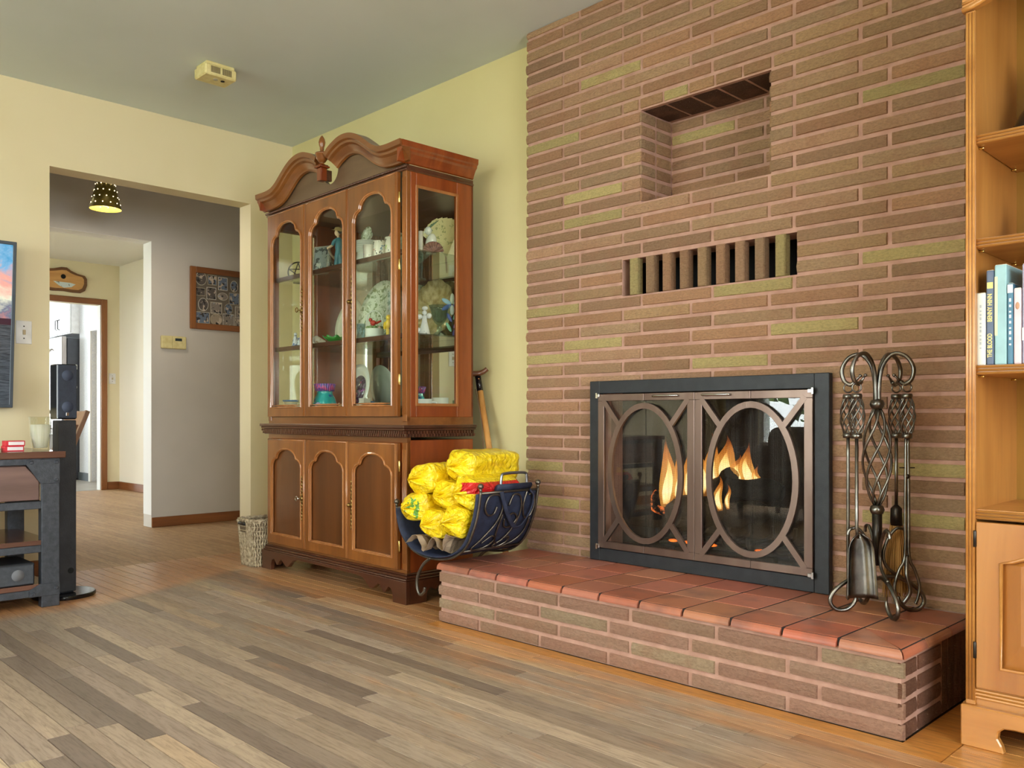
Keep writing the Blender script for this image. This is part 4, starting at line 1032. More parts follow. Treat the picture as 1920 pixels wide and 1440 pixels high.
# --- lower carcass
MB().box(-BW, BW, BYF + 0.004, YBK, 0.128, 0.70).build('lower_carcass', chs, ht, bevel=0.002)
MB().box(-BW, BW, BYF, BYF + 0.02, 0.690, 0.712).box(-BW, BW, BYF, BYF + 0.02, 0.128, 0.140).build('lower_rail', chx, ht)
# --- waist moulding with dentils
MB().box(-0.640, 0.640, -0.014, YBK, 0.752, 0.766).box(-0.634, 0.634, -0.008, YBK, 0.742, 0.752).box(-0.622, 0.622, 0.004, YBK, 0.712, 0.742).build('waist_moulding', chd, ht, bevel=0.0025)
dn = MB()
x = -0.632
while x < 0.63:
    dn.box(x, x + 0.011, -0.006, 0.006, 0.728, 0.740).box(x + 0.008, x + 0.019, -0.004, 0.006, 0.715, 0.727); x += 0.0165
y = 0.0
while y < 0.39:
    dn.box(0.616, 0.630, y, y + 0.011, 0.728, 0.740).box(0.616, 0.628, y + 0.008, y + 0.019, 0.715, 0.727); y += 0.0165
o = dn.build('dentil_band', chd, ht)
# --- upper carcass: posts, sides with glass, back mirror, top, bottom
MB().box(-BW, BW, BYF + 0.002, YBK, 0.766, 0.80).build('upper_base', chx, ht)
MB().box(-BW, BW, BYF, YBK, 1.862, 1.884).build('upper_top', chd, ht)
for s_ in (-1, 1):
    xi, xo = s_ * (BW - 0.022), s_ * BW; a, b = min(xi, xo), max(xi, xo)
    sd = MB().box(a, b, BYF + 0.02, 0.075, 0.80, 1.862).box(a, b, 0.305, YBK, 0.80, 1.862).box(a, b, 0.075, 0.305, 0.80, 0.852).box(a, b, 0.075, 0.305, 1.80, 1.862).build('side_frame', chs, ht, bevel=0.002)
    c_ = (xi + xo) / 2
    MB().box(c_ - 0.002, c_ + 0.002, 0.070, 0.310, 0.846, 1.806).build('pane', cabglass, sd)
    xb = s_ * (BW + 0.001)
    inn = [(0.083, 0.860), (0.297, 0.860), (0.297, 1.792), (0.083, 1.792)]; out = [(0.070, 0.847), (0.310, 0.847), (0.310, 1.805), (0.070, 1.805)]
    MB().ring(out, inn, 'x', xb - 0.004, xb + 0.004).build('bead', bead, sd, bevel=0.002)
    # fluted corner posts upper and lower
    for (z0, z1) in ((0.78, 1.862), (0.140, 0.69)):
        p0, p1 = (0.580, BW) if s_ > 0 else (-BW, -0.580)
        po = MB().box(p0, p1, BYF - 0.002, BYF + 0.02, z0, z1).build('corner_post', chf, ht, bevel=0.002)
        fl_ = MB()
        for k in range(4):
            xx = p0 + (p1 - p0) * (k + 0.5) / 4
            fl_.tube([(xx, BYF - 0.002, z0 + 0.03), (xx, BYF - 0.002, z1 - 0.03)], 0.0028, 6)
        fl_.build('fluting', bead, po, smooth=True)
MB().box(-BW + 0.022, BW - 0.022, 0.385, 0.389, 0.80, 1.862).build('mirror_back', mirror, ht)
MB().box(-BW, BW, 0.389, YBK, 0.80, 1.862).build('back_panel', chd, ht)
MB().box(-BW + 0.022, BW - 0.022, 0.04, 0.385, 0.800, 0.806).build('cabinet_floor', chd, ht)
SZ = (0.806, 1.168, 1.535)
for z in SZ[1:]:
    sh = MB().box(-BW + 0.023, BW - 0.023, 0.050, 0.070, z - 0.022, z).build('shelf', chd, ht, bevel=0.002)
    MB().box(-BW + 0.023, BW - 0.023, 0.0705, 0.380, z - 0.007, z - 0.0005).build('shelf_glass', glassmat('shelf_glass', (0.86, 0.92, 0.88), 1.5), sh)
# --- doors
def archloop(w_, zb, zs, h_):
    half = [(-1, 0), (-0.975, 0.17), (-0.90, 0.33), (-0.79, 0.43), (-0.68, 0.47), (-0.655, 0.52), (-0.62, 0.66), (-0.52, 0.81), (-0.36, 0.93), (-0.18, 0.985)]
    pts = [(-w_, zb), (-w_ * 0.5, zb), (0, zb), (w_ * 0.5, zb), (w_, zb), (w_, zb + (zs - zb) * 0.33), (w_, zb + (zs - zb) * 0.66)]
    pts += [(-x * w_, zs + z * h_) for x, z in half] + [(0, zs + h_)] + [(x * w_, zs + z * h_) for x, z in half[::-1]]
    pts += [(-w_, zb + (zs - zb) * 0.66), (-w_, zb + (zs - zb) * 0.33)]
    return pts
def hutch_door(cx, w2, z0, z1, zs, h_, upper, hand, hinge):
    iw = w2 - 0.040; loop = [(cx + x, z) for x, z in archloop(iw, z0 + 0.048, zs, h_)]
    out = rectloop(loop, cx - w2 + 0.001, cx + w2 - 0.001, z0, z1)
    dr = MB().ring(out, loop, 'y', BYF - 0.022, BYF - 0.002).build('door', chf, ht, bevel=0.0015)
    n = len(loop); c0 = sum(p[0] for p in loop) / n; c1 = sum(p[1] for p in loop) / n
    L = [Vector((x, BYF - 0.0215, z)) for x, z in loop]
    MB().tube(L, 0.0055, 6, closed=True).build('arch_bead', bead, dr)
    L2 = [Vector((c0 + (x - c0) * 0.955, BYF - 0.017, c1 + (z - c1) * 0.985)) for x, z in loop]
    MB().tube(L2, 0.0045, 6, closed=True).build('arch_bead', bead, dr)
    for xx in (cx + w2 - 0.007, cx + w2 - 0.014):
        MB().tube([(xx, BYF - 0.0225, z0 + 0.004), (xx, BYF - 0.0225, z1 - 0.004)], 0.0032, 6).build('edge_bead', bead, dr, smooth=True)
    MB().tube([(cx - w2 + 0.006, BYF - 0.0215, z1 - 0.005), (cx + w2 - 0.006, BYF - 0.0215, z1 - 0.005)], 0.003, 6).build('edge_bead', bead, dr, smooth=True)
    if upper: MB().box(cx - iw - 0.012, cx + iw + 0.012, BYF - 0.009, BYF - 0.005, z0 + 0.035, z1 - 0.02).build('pane', cabglass, dr)
    else:
        pn = MB().box(cx - iw - 0.008, cx + iw + 0.008, BYF - 0.010, BYF - 0.004, z0 + 0.04, zs + h_ + 0.005).build('panel', chp, dr)
        zm = (z0 + z1) / 2 - 0.03
    if hand:
        hx = cx + (w2 - 0.030) * hand; zm = (z0 + z1) / 2 + (0.0 if upper else -0.02); ln_ = 0.115 if upper else 0.105
        m = MB()
        for k in range(13):
            t = k / 12; zz = zm - ln_ + 2 * ln_ * t; r = 0.004 + 0.006 * abs(math.sin(t * PI * 4)) * (0.5 + 0.5 * math.sin(PI * t))
            m.ball((hx, BYF - 0.024, zz), (r, 0.003, 0.009), 8, 5)
        m.lathe([(0.0, -0.003), (0.012, -0.002), (0.012, 0.002), (0.0, 0.003)], 14, (hx, BYF - 0.026, zm), M=Matrix.Rotation(PI / 2, 3, 'X'))
        hd = m.build('handle', antq, dr, smooth=True)
        if hand > 0:
            kp = [(hx, BYF - 0.026, zm), (hx, BYF - 0.048, zm)]
            r_ = [(hx - 0.012 * math.sin(a), BYF - 0.052, zm + 0.011 * math.cos(a)) for a in [2 * PI * k / 12 for k in range(12)]]
            MB().tube(kp, 0.0025, 6).tube(r_, 0.0028, 6, closed=True).build('key', antq if upper else chrome, hd, smooth=True)
        else: MB().ball((hx - 0.004, BYF - 0.034, zm), 0.010, 12, 8).build('knob', antq, hd, smooth=True)
    if hinge:
        for zz in ((z0 + 0.16, z1 - 0.40, z1 - 0.11) if upper else (z0 + 0.10, z1 - 0.10)):
            MB().lathe([(0.0035, -0.024), (0.0045, -0.022), (0.0045, 0.022), (0.0035, 0.024)], 8, (cx + hinge * (w2 + 0.003), BYF - 0.012, zz)).build('hinge', brass, dr, smooth=True)
DW = 0.192
for i, cx in enumerate((-0.385, 0.0, 0.385)):
    cx -= 0.006
    hutch_door(cx, DW, 0.802, 1.858, 1.690, 0.112, True, (1, 0, -1)[i], (-1, 0, 1)[i])
    hutch_door(cx, DW, 0.143, 0.688, 0.545, 0.092, False, (1, 0, -1)[i], (-1, 0, 1)[i])
# --- pediment
rope = MB()
for k in range(110):
    xx = -0.615 + 1.23 * k / 109; rope.ball((xx, BYF - 0.012, 1.874), (0.0068, 0.006, 0.0065), 6, 4, Matrix.Rotation(0.6, 3, 'Y'))
o = rope.build('rope_moulding', chd, ht, smooth=True)
MB().box(-BW - 0.006, BW + 0.006, BYF - 0.010, YBK, 1.858, 1.868).build('frieze_moulding', chd, ht, bevel=0.002)
CURVE = [(0.645, 1.890), (0.600, 1.889), (0.555, 1.888), (0.505, 1.890), (0.455, 1.898), (0.395, 1.922), (0.335, 1.960), (0.280, 1.993), (0.230, 2.010), (0.180, 2.012), (0.140, 2.002), (0.108, 1.990), (0.082, 1.974)]
CP = [Vector((p.x, 0, p.y)) for p in crom([(x, z, 0) for x, z in CURVE], 4)]
PROF = [(0.0, 0.0), (0.010, 0.004), (0.012, 0.012), (0.018, 0.022), (0.030, 0.038), (0.042, 0.046), (0.044, 0.056), (0.054, 0.062), (0.056, 0.085), (0.0, 0.085)]
for s_ in (-1, 1):
    path = [Vector((s_ * p.x, BYF - 0.006, p.z)) for p in CP]
    pr = [(q, h_) for q, h_ in PROF]
    m = MB().sweep(path, pr if s_ > 0 else [(q, -h_) for q, h_ in PROF], (0, -1, 0))
    zmean = sum(v.z for v in m.v) / len(m.v)
    o = m.build('scroll_cornice', chx, ht, weld=True)
# side cornice (straight returns)
for s_ in (-1, 1):
    prof = [(0.0, 1.888)] + [(q, 1.888 + h_) for q, h_ in PROF[1:-1]] + [(0.0, 1.973)]
    MB().prism([(s_ * (BW - 0.004 + q * 0.75), z) for q, z in prof], 'y', BYF - 0.050, YBK).build('side_cornice', chs, ht)
tp = [(-0.60, 1.884), (0.60, 1.884)] + [(p.x, p.z + 0.03) for p in CP[3:-2]]
bx_ = [(0.066 * math.cos(a), 1.985 + 0.066 * math.sin(a)) for a in [0.35 - (PI + 0.7) * k / 16 for k in range(17)]]
tp = tp + bx_ + [(-p.x, p.z + 0.03) for p in CP[3:-2][::-1]]
MB().prism(tp, 'y', BYF + 0.002, BYF + 0.020).build('pediment_board', ped, ht)
fn = [(0.0, 0.0), (0.017, 0.0), (0.017, 0.055)]
MB().box(-0.008, 0.008, BYF - 0.030, BYF + 0.003, 1.930, 1.980).build('finial_bracket', chd, ht)
f_ = MB().box(-0.018, 0.018, BYF - 0.064, BYF - 0.028, 1.924, 1.985).build('finial_plinth', chs, ht, bevel=0.003)
MB().box(-0.028, 0.028, BYF - 0.074, BYF - 0.018, 1.985, 1.994).box(-0.023, 0.023, BYF - 0.069, BYF - 0.023, 1.994, 2.000).build('finial_cap', chs, ht, bevel=0.003)
MB().lathe([(0.0, 0), (0.022, 0.002), (0.012, 0.010), (0.008, 0.014), (0.016, 0.018), (0.027, 0.034), (0.030, 0.052), (0.034, 0.054), (0.032, 0.061), (0.014, 0.066), (0.008, 0.074), (0.011, 0.080), (0.009, 0.085), (0.014, 0.098), (0.0165, 0.112), (0.013, 0.128), (0.006, 0.140), (0.0, 0.146)], 20, (0, BYF - 0.046, 1.996)).build('finial', chf, ht, smooth=True)

# ================================================================== THINGS IN THE HUTCH
def inhutch(u, v, yl):                      # pixel -> hutch local depth yl, returns world point on that plane
    Minv = HM.inverted(); o_ = Minv @ Vector((0, CAMY, CAMZ)); d = Minv.to_3x3() @ Vector(ray(u, v)); t = (yl - o_.y) / d.y
    return HM @ (o_ + d * t)
def at(u, yl, shelf):                      # base point standing on a shelf below pixel column u
    p = inhutch(u, 700, yl); return Vector((p.x, p.y, SZ[shelf] + 0.0002))
def at2(u, xl, shelf):                     # the same through the side glass: on the local plane x = xl
    Minv = HM.inverted(); o_ = Minv @ Vector((0, CAMY, CAMZ)); d = Minv.to_3x3() @ Vector(ray(u, 700)); t = (xl - o_.x) / d.x
    p = HM @ (o_ + d * t); return Vector((p.x, p.y, SZ[shelf] + 0.0002))
china = plain('white_china', (236, 238, 228), 0.18, 0, (222, 226, 214), 8, coat=0.4)
def deco(name, base, spots, scale=30, thr=0.56, rough=0.2):
    if name in MC: return MC[name]
    t = NT(name); t.set(rough, 0, 0.5, 0.3); col = rgb(*base); v = t.coord('Object')
    for i, (c_, th) in enumerate(spots):
        f = t.noise(t.coord('Object', (1, 1, 1), (0, 0, 0), (i * 3.1, i * 1.7, i)), scale, 3, 0.6)
        col = t.mix(t.math('GREATER_THAN', f, th), col, rgb(*c_))
    t.ln(col, t.b.inputs['Base Color']); MC[name] = t.m; return t.m
def item(name, label, cat, mb, mat, group=None, **k):
    o = mb.build(name, mat, None, **k); props(o, label, cat, group); return o
def plate_m(c, r, tilt, face, lip=0.12, sx=1.0, sz=1.0, thick=0.006):   # plate standing, leaning back; base of rim at c
    prof = [(0.0, 0.0), (r * 0.55, 0.0), (r * 0.62, 0.010), (r * 0.70, 0.014), (r, 0.022), (r, 0.026), (r * 0.68, 0.019), (r * 0.58, 0.006), (0.0, 0.005)]
    M = Matrix.Rotation(face, 4, 'Z') @ Matrix.Rotation(PI / 2 - tilt, 4, 'X') 
    m = MB().lathe(prof, 40, (0, 0, 0), sx, sz)
    m.xform(Matrix.Translation(Vector(c)) @ M @ Matrix.Translation((0, r * sz, 0)))
    zmin = min(v.z for v in m.v); m.xform(Matrix.Translation((0, 0, c[2] - zmin))); return m
def mug_m(c, r, h_, ang=0.0, handle=True, flare=1.0):
    c = Vector(c); m = MB().lathe([(0, 0), (r * 0.92, 0), (r, 0.006), (r * flare, h_), (r * flare - 0.004, h_), (r - 0.005, 0.008), (0, 0.006)], 26, c)
    if handle:
        d = Vector((math.cos(ang), math.sin(ang), 0))
        m.tube(crom([c + d * (r - 0.002) + UP * h_ * 0.82, c + d * (r + 0.022) + UP * h_ * 0.78, c + d * (r + 0.028) + UP * h_ * 0.5, c + d * (r + 0.016) + UP * h_ * 0.24, c + d * (r - 0.002) + UP * h_ * 0.2], 4), 0.0045, 8)
    return m
def bird(c, s_, ang):
    c = Vector(c); d = Vector((math.cos(ang), math.sin(ang), 0)); R = Matrix.Rotation(ang, 3, 'Z')
    m = MB().ball(c + UP * 0.42 * s_, (0.46 * s_, 0.30 * s_, 0.36 * s_), 14, 9, R @ Matrix.Rotation(-0.35, 3, 'Y'))
    m.ball(c + d * 0.36 * s_ + UP * 0.82 * s_, 0.22 * s_, 12, 8)
    m.lathe([(0.05 * s_, 0), (0.0, 0.14 * s_)], 8, c + d * 0.55 * s_ + UP * 0.80 * s_, M=R @ Matrix.Rotation(PI / 2, 3, 'Y'))
    m.tube([c - d * 0.30 * s_ + UP * 0.40 * s_, c - d * 0.80 * s_ + UP * 0.22 * s_], [0.13 * s_, 0.05 * s_], 8, flat=0.5)
    m.lathe([(0.0, 0), (0.24 * s_, 0), (0.20 * s_, 0.1 * s_), (0.0, 0.12 * s_)], 14, c); return m
# --- bottom shelf
b = at(545, 0.14, 0)
o = item('pitcher', 'pale pitcher with blue rim on the hutch floor', 'pitcher', MB().lathe([(0, 0), (0.030, 0), (0.040, 0.020), (0.036, 0.05), (0.032, 0.066), (0.040, 0.082), (0.036, 0.082), (0.028, 0.066), (0.03, 0.02), (0, 0.01)], 26, b).tube(crom([b + RV * 0.034 + UP * 0.07, b + RV * 0.060 + UP * 0.06, b + RV * 0.058 + UP * 0.03, b + RV * 0.036 + UP * 0.02], 4), 0.005, 8), deco('pitcher_glaze', (226, 218, 180), [((232, 214, 96), 0.60)], 22), smooth=True)
MB().tube([b + Vector((0.039 * math.cos(a), 0.039 * math.sin(a), 0.081)) for a in [2 * PI * k / 24 for k in range(24)]], 0.0045, 8, closed=True).build('rim', plain('blue_glaze', (40, 120, 190), 0.2), o, smooth=True)
b = at(563, 0.17, 0)
item('cup', 'cream cup behind the blue-rimmed pitcher', 'cup', mug_m(b, 0.03, 0.06, 0, True), plain('cream_glaze', (226, 216, 186), 0.25), smooth=True)
b = at(609, 0.10, 0)
tv = item('vase', 'turquoise painted vase with fluted pink and purple rim', 'vase', MB().lathe([(0, 0), (0.048, 0), (0.056, 0.02), (0.060, 0.05), (0.052, 0.085), (0.040, 0.108), (0.038, 0.122), (0.046, 0.142), (0.050, 0.160), (0.045, 0.160), (0.034, 0.122), (0.034, 0.108), (0.05, 0.04), (0, 0.01)], 30, b), deco('turquoise_glaze', (32, 172, 176), [((30, 96, 170), 0.62), ((110, 214, 200), 0.64)], 26), smooth=True)
rim = MB()
for k in range(26):
    a = 2 * PI * k / 26; rim.tube([b + Vector((0.0405 * math.cos(a), 0.0405 * math.sin(a), 0.124)), b + Vector((0.0505 * math.cos(a), 0.0505 * math.sin(a), 0.160))], 0.0055, 6)
rim.build('fluted_rim', deco('fluted_purple', (136, 96, 190), [((222, 96, 160), 0.52)], 60), tv, smooth=True)
fl_ = MB(); P = b - CV * 0.058 + UP * 0.05 - RV * 0.02
for k in range(14):
    a = 2 * PI * k / 14; fl_.ball(P + RV * 0.012 * math.cos(a) + UP * 0.012 * math.sin(a), (0.005, 0.005, 0.005), 6, 4)
fl_.build('flower', plain('pink_petal', (214, 190, 226), 0.4), tv, smooth=True)
b = at(665, 0.29, 0)
pl = item('oval_platter', 'large oval white platter with purple floral centre on the hutch floor', 'platter', plate_m(b, 0.135, 0.22, HROT, sx=0.86, sz=1.02), china, smooth=True)
MB().lathe([(0.0, 0.0), (0.075, 0.0), (0.075, 0.002), (0, 0.003)], 30, (0, 0, 0), 0.86, 1.0).xform(Matrix.Translation(b + UP * 0.137 + Vector((0, 0.024, 0))) @ Matrix.Rotation(HROT, 4, 'Z') @ Matrix.Rotation(PI / 2 - 0.22, 4, 'X')).build('painted_centre', deco('purple_floral', (120, 116, 130), [((52, 26, 66), 0.44), ((196, 70, 130), 0.60), ((150, 90, 170), 0.62)], 40), pl, smooth=True)
b = at(638, 0.085, 0)
item('figurine', 'small beige animal figurine between vase and platter', 'figurine', MB().ball(b + UP * 0.018, (0.020, 0.016, 0.018)).ball(b + UP * 0.042 + RV * 0.004, 0.014).ball(b + UP * 0.056 - RV * 0.006, (0.005, 0.004, 0.008)).ball(b + UP * 0.056 + RV * 0.012, (0.005, 0.004, 0.008)).lathe([(0, 0), (0.02, 0), (0.018, 0.006), (0, 0.007)], 14, b), plain('beige_bisque', (214, 190, 148), 0.5, 0, (190, 160, 120), 30), smooth=True)
b = at(684, 0.16, 0)
item('candle', 'white block candle standing in front of the oval platter', 'candle', MB().box(b.x - 0.02, b.x + 0.02, b.y - 0.02, b.y + 0.02, b.z, b.z + 0.085).tube([b + UP * 0.085, b + UP * 0.095], 0.001, 6), plain('wax', (240, 236, 220), 0.5), bevel=0.003)
b = at(680, 0.075, 0)
item('bird_figurine', 'dark blue and white bird figurine below the white candle', 'bird figurine', bird(b, 0.042, HROT + 0.3), deco('magpie', (236, 236, 232), [((44, 54, 90), 0.50)], 50), smooth=True)
for u, lab, mt, s_ in ((697, 'pale blue and yellow bird figurine facing the candle', deco('finch_a', (236, 238, 232), [((240, 222, 110), 0.55), ((120, 160, 190), 0.66)], 40), 0.040),
                       (714, 'white bird figurine with yellow breast and black eye', deco('finch_b', (240, 238, 226), [((236, 220, 96), 0.58)], 30), 0.044)):
    b = at(u, 0.08, 0); item('bird_figurine', lab, 'bird figurine', bird(b, s_, HROT + PI - 0.5), mt, 'bird figurines on the hutch floor', smooth=True)
b = at(735, 0.10, 0)
item('driftwood', 'low brown twig ornament beside the yellow-breasted bird', 'ornament', MB().tube(crom([b - RV * 0.03 + UP * 0.008, b + UP * 0.012, b + RV * 0.03 + UP * 0.008], 5), [0.008] * 11, 8), plain('twig', (120, 104, 70), 0.9), smooth=True)
# right side window, floor
b = at2(797, 0.525, 0); item('mug', 'white mug with oval green crest behind the hutch side glass', 'mug', mug_m(b, 0.034, 0.075, 0.4), deco('white_crest', (238, 242, 240), [((120, 160, 150), 0.70)], 26), smooth=True)
b = at2(826, 0.520, 0); item('creamer', 'ribbed white creamer beside the crested mug', 'creamer', mug_m(b, 0.036, 0.082, 2.2, True, 1.04), china, smooth=True)
b = at2(850, 0.550, 0); item('paperweight', 'small blue glass paperweight on the hutch floor', 'paperweight', MB().ball(b + UP * 0.018, (0.024, 0.024, 0.018), 16, 10), deco('blue_glass', (64, 86, 140), [((200, 190, 170), 0.6)], 40, rough=0.05), smooth=True)
b = at2(862, 0.550, 0); item('jar', 'green pottery jar in the corner of the hutch floor', 'jar', MB().lathe([(0, 0), (0.024, 0), (0.030, 0.03), (0.034, 0.07), (0.03, 0.07), (0.02, 0.01), (0, 0.008)], 20, b), plain('celadon', (150, 170, 128), 0.3), smooth=True)
# --- middle shelf
b = at(556, 0.10, 1)
item('figurine', 'blue and white porcelain figure group on the middle shelf', 'figurine', MB().lathe([(0, 0), (0.026, 0), (0.024, 0.008), (0, 0.010)], 18, b).lathe([(0.018, 0.008), (0.014, 0.03), (0.008, 0.055), (0, 0.058)], 14, b - RV * 0.006).ball(b - RV * 0.006 + UP * 0.066, 0.009).lathe([(0.013, 0.008), (0.010, 0.022), (0.006, 0.034), (0, 0.036)], 12, b + RV * 0.014).ball(b + RV * 0.014 + UP * 0.042, 0.008), deco('delft', (226, 232, 238), [((56, 92, 150), 0.56)], 60), smooth=True)
for u, yl, lab, s_ in ((594, 0.16, 'white spiral sea shell beside the green glass dish', 1.0), (600, 0.09, 'pink-grey ribbed sea shell below the cream platter', 0.85)):
    b = at(u, yl, 1); m = MB()
    for k in range(7): m.ball(b + UP * (0.024 * s_ * (1 - k * 0.08)) + RV * (k * 0.008 - 0.02) * s_, (0.016 * s_ * (1 - k * 0.11), 0.022 * s_ * (1 - k * 0.11), 0.024 * s_ * (1 - k * 0.11)), 12, 8)
    item('sea_shell', lab, 'shell', m, deco('shell_%d' % u, (236, 228, 208), [((206, 180, 150), 0.56)], 34), 'shells on the middle shelf', smooth=True)
b = at(652, 0.305, 1)
item('platter', 'cream embossed platter with peach flowers leaning on the mirror', 'platter', plate_m(b, 0.130, 0.22, HROT, sx=0.94, sz=1.0), deco('cream_emboss', (228, 230, 206), [((196, 206, 176), 0.60), ((220, 180, 130), 0.70)], 34), smooth=True)
b = at(630, 0.125, 1)
m = MB(); V = []; n = 36
for i, (r, z) in enumerate([(0.0, 0.004), (0.03, 0.003), (0.045, 0.012), (0.058, 0.026), (0.062, 0.032)]):
    pass
m.lathe([(0.0, 0.0), (0.030, 0.0), (0.048, 0.014), (0.064, 0.030), (0.060, 0.031), (0.044, 0.018), (0.028, 0.006), (0.0, 0.005)], 48, b)
for i, v in enumerate(m.v):
    d = v - b; r = math.hypot(d.x, d.y); a = math.atan2(d.y, d.x); k = 1 + 0.10 * math.sin(a * 9) * (r / 0.064) ** 2
    m.v[i] = b + Vector((d.x * k, d.y * k, d.z + 0.006 * math.sin(a * 9) * (r / 0.064) ** 3))
item('glass_dish', 'green ruffled glass dish on the middle shelf', 'dish', m, plain('green_glass', (36, 140, 40), 0.08, 0, (20, 100, 30), 20, coat=0.6), smooth=True)
b = at(704, 0.235, 1)
item('dinner_plate', 'large plate with sage green leaf border on the middle shelf', 'plate', plate_m(b, 0.158, 0.24, HROT), deco('sage_border', (226, 234, 210), [((150, 166, 124), 0.54), ((196, 208, 178), 0.58)], 44), smooth=True)
b = at(702, 0.095, 1)
bk = item('flower_basket', 'white ceramic basket with red cardinal and flowers', 'basket', MB().lathe([(0, 0), (0.038, 0), (0.042, 0.010), (0.042, 0.036), (0.044, 0.040), (0.038, 0.040), (0.037, 0.010), (0, 0.008)], 28, b), plain('celadon_white', (226, 236, 226), 0.2), smooth=True)
MB().tube(crom([b - RV * 0.038 + UP * 0.04, b - RV * 0.032 + UP * 0.10, b + UP * 0.125, b + RV * 0.032 + UP * 0.10, b + RV * 0.038 + UP * 0.04], 6), 0.0025, 8).build('handle', plain('celadon_white', (226, 236, 226)), bk, smooth=True)
m = MB().ball(b + UP * 0.068 - RV * 0.006, (0.018, 0.012, 0.013)).ball(b + UP * 0.082 - RV * 0.018, 0.009).tube([b + UP * 0.066 + RV * 0.006, b + UP * 0.078 + RV * 0.032], [0.007, 0.003], 8); m.build('cardinal', plain('cardinal_red', (190, 44, 32), 0.4), bk, smooth=True)
m = MB()
for k in range(9):
    a = k * 0.7; m.ball(b + UP * 0.046 + RV * 0.030 * math.cos(a) + CV * 0.022 * math.sin(a), (0.012, 0.012, 0.008), 8, 5)
m.build('leaves', deco('leafy', (120, 150, 96), [((226, 190, 180), 0.56)], 60), bk, smooth=True)
b = at(727, 0.085, 1)
m = MB().tube([b, b + UP * 0.03], 0.008, 10).ball(b + UP * 0.052, (0.016, 0.013, 0.024), 12, 8, Matrix.Rotation(0.3, 3, 'Y')).ball(b + UP * 0.082 + RV * 0.004, 0.013, 12, 8).lathe([(0.004, 0), (0, 0.012)], 8, b + UP * 0.084 + RV * 0.015, M=Matrix.Rotation(PI / 2, 3, 'Y')).ball(b + UP * 0.045 - RV * 0.014, (0.008, 0.006, 0.018), 8, 6)
item('canary_figurine', 'bright yellow canary figurine on a small post', 'bird figurine', m, plain('canary', (240, 216, 48), 0.3, 0, (222, 186, 30), 30), smooth=True)
b = at(677, 0.11, 1); item('tumbler', 'clear pale blue glass tumbler next to the cardinal basket', 'tumbler', MB().lathe([(0, 0), (0.018, 0), (0.021, 0.075), (0.019, 0.075), (0.017, 0.004), (0, 0.004)], 20, b), glassmat('pale_blue_glass', (0.78, 0.88, 0.95), 1.5), smooth=True)
# right side window, middle shelf
b = at2(796, 0.540, 1)
m = MB().lathe([(0, 0), (0.026, 0), (0.022, 0.02), (0.012, 0.06), (0.010, 0.085), (0, 0.088)], 18, b).ball(b + UP * 0.098, 0.011).ball(b + UP * 0.080 - RV * 0.022, (0.016, 0.010, 0.012)).ball(b + UP * 0.084 + RV * 0.020, (0.016, 0.010, 0.013)).ball(b + UP * 0.118 + RV * 0.002, (0.016, 0.012, 0.010)).ball(b + UP * 0.020 - RV * 0.026, (0.012, 0.01, 0.012))
item('angel_figurine', 'white porcelain angel figurine by the hutch side glass', 'figurine', m, deco('bisque_white', (236, 240, 242), [((170, 180, 190), 0.64)], 50), smooth=True)
b = at2(824, 0.520, 1)
item('glass_goblet', 'pale blue glass candle goblet on the middle shelf', 'goblet', MB().lathe([(0, 0), (0.034, 0), (0.030, 0.008), (0.010, 0.026), (0.013, 0.038), (0.009, 0.050), (0.020, 0.060), (0.034, 0.080), (0.040, 0.115), (0.050, 0.140), (0.047, 0.140), (0.036, 0.115), (0.030, 0.082), (0.012, 0.064), (0, 0.062)], 28, b), glassmat('goblet_glass', (0.70, 0.82, 0.86), 1.5, 0.05), smooth=True)
b = at(815, 0.345, 1)
m = MB().lathe([(0.0, 0.0), (0.09, 0.0), (0.135, 0.014), (0.135, 0.018), (0.09, 0.005), (0, 0.005)], 60, (0, 0, 0), 1.0, 1.0)
for i, v in enumerate(m.v):
    a = math.atan2(v.y, v.x); r = math.hypot(v.x, v.y); k = 1 + 0.05 * abs(math.sin(a * 6)) * r / 0.135; m.v[i] = Vector((v.x * k, v.y * k, v.z + 0.004 * math.sin(a * 24) * r / 0.135))
m.xform(Matrix.Translation(b + UP * 0.140) @ Matrix.Rotation(HROT + 0.12, 4, 'Z') @ Matrix.Rotation(PI / 2 - 0.15, 4, 'X'))
item('scalloped_platter', 'gold scalloped fan-ribbed platter leaning at the back of the middle shelf', 'platter', m, plain('gold_lustre', (198, 184, 138), 0.25, 0.4, (150, 134, 86), 30), smooth=True)
b = at2(848, 0.540, 1)
lead = plain('lead_came', (40, 44, 48), 0.4, 0.6)
st_ = thing('stained_glass_flower', 'stained glass flower ornament with blue and white petals', 'ornament', b)
cols_ = [(206, 226, 206), (150, 190, 210), (110, 130, 200), (220, 232, 226), (90, 110, 180), (190, 214, 196)]
for k in range(6):
    a = PI / 2 + 2 * PI * k / 6; P = b + UP * 0.150 + RV * 0.030 * math.cos(a) + UP * 0.026 * math.sin(a)
    M = Matrix(((RV.x, CV.x, 0), (RV.y, CV.y, 0), (0, 0, 1))) @ Matrix.Rotation(-a, 3, 'Y')
    MB().ball(P, (0.026, 0.003, 0.010), 12, 6, M).build('petal', plain('petal_%d' % k, cols_[k], 0.15), st_, smooth=True)
MB().tube([b + UP * 0.004, b + UP * 0.15], 0.002, 6).build('stem', lead, st_, smooth=True)
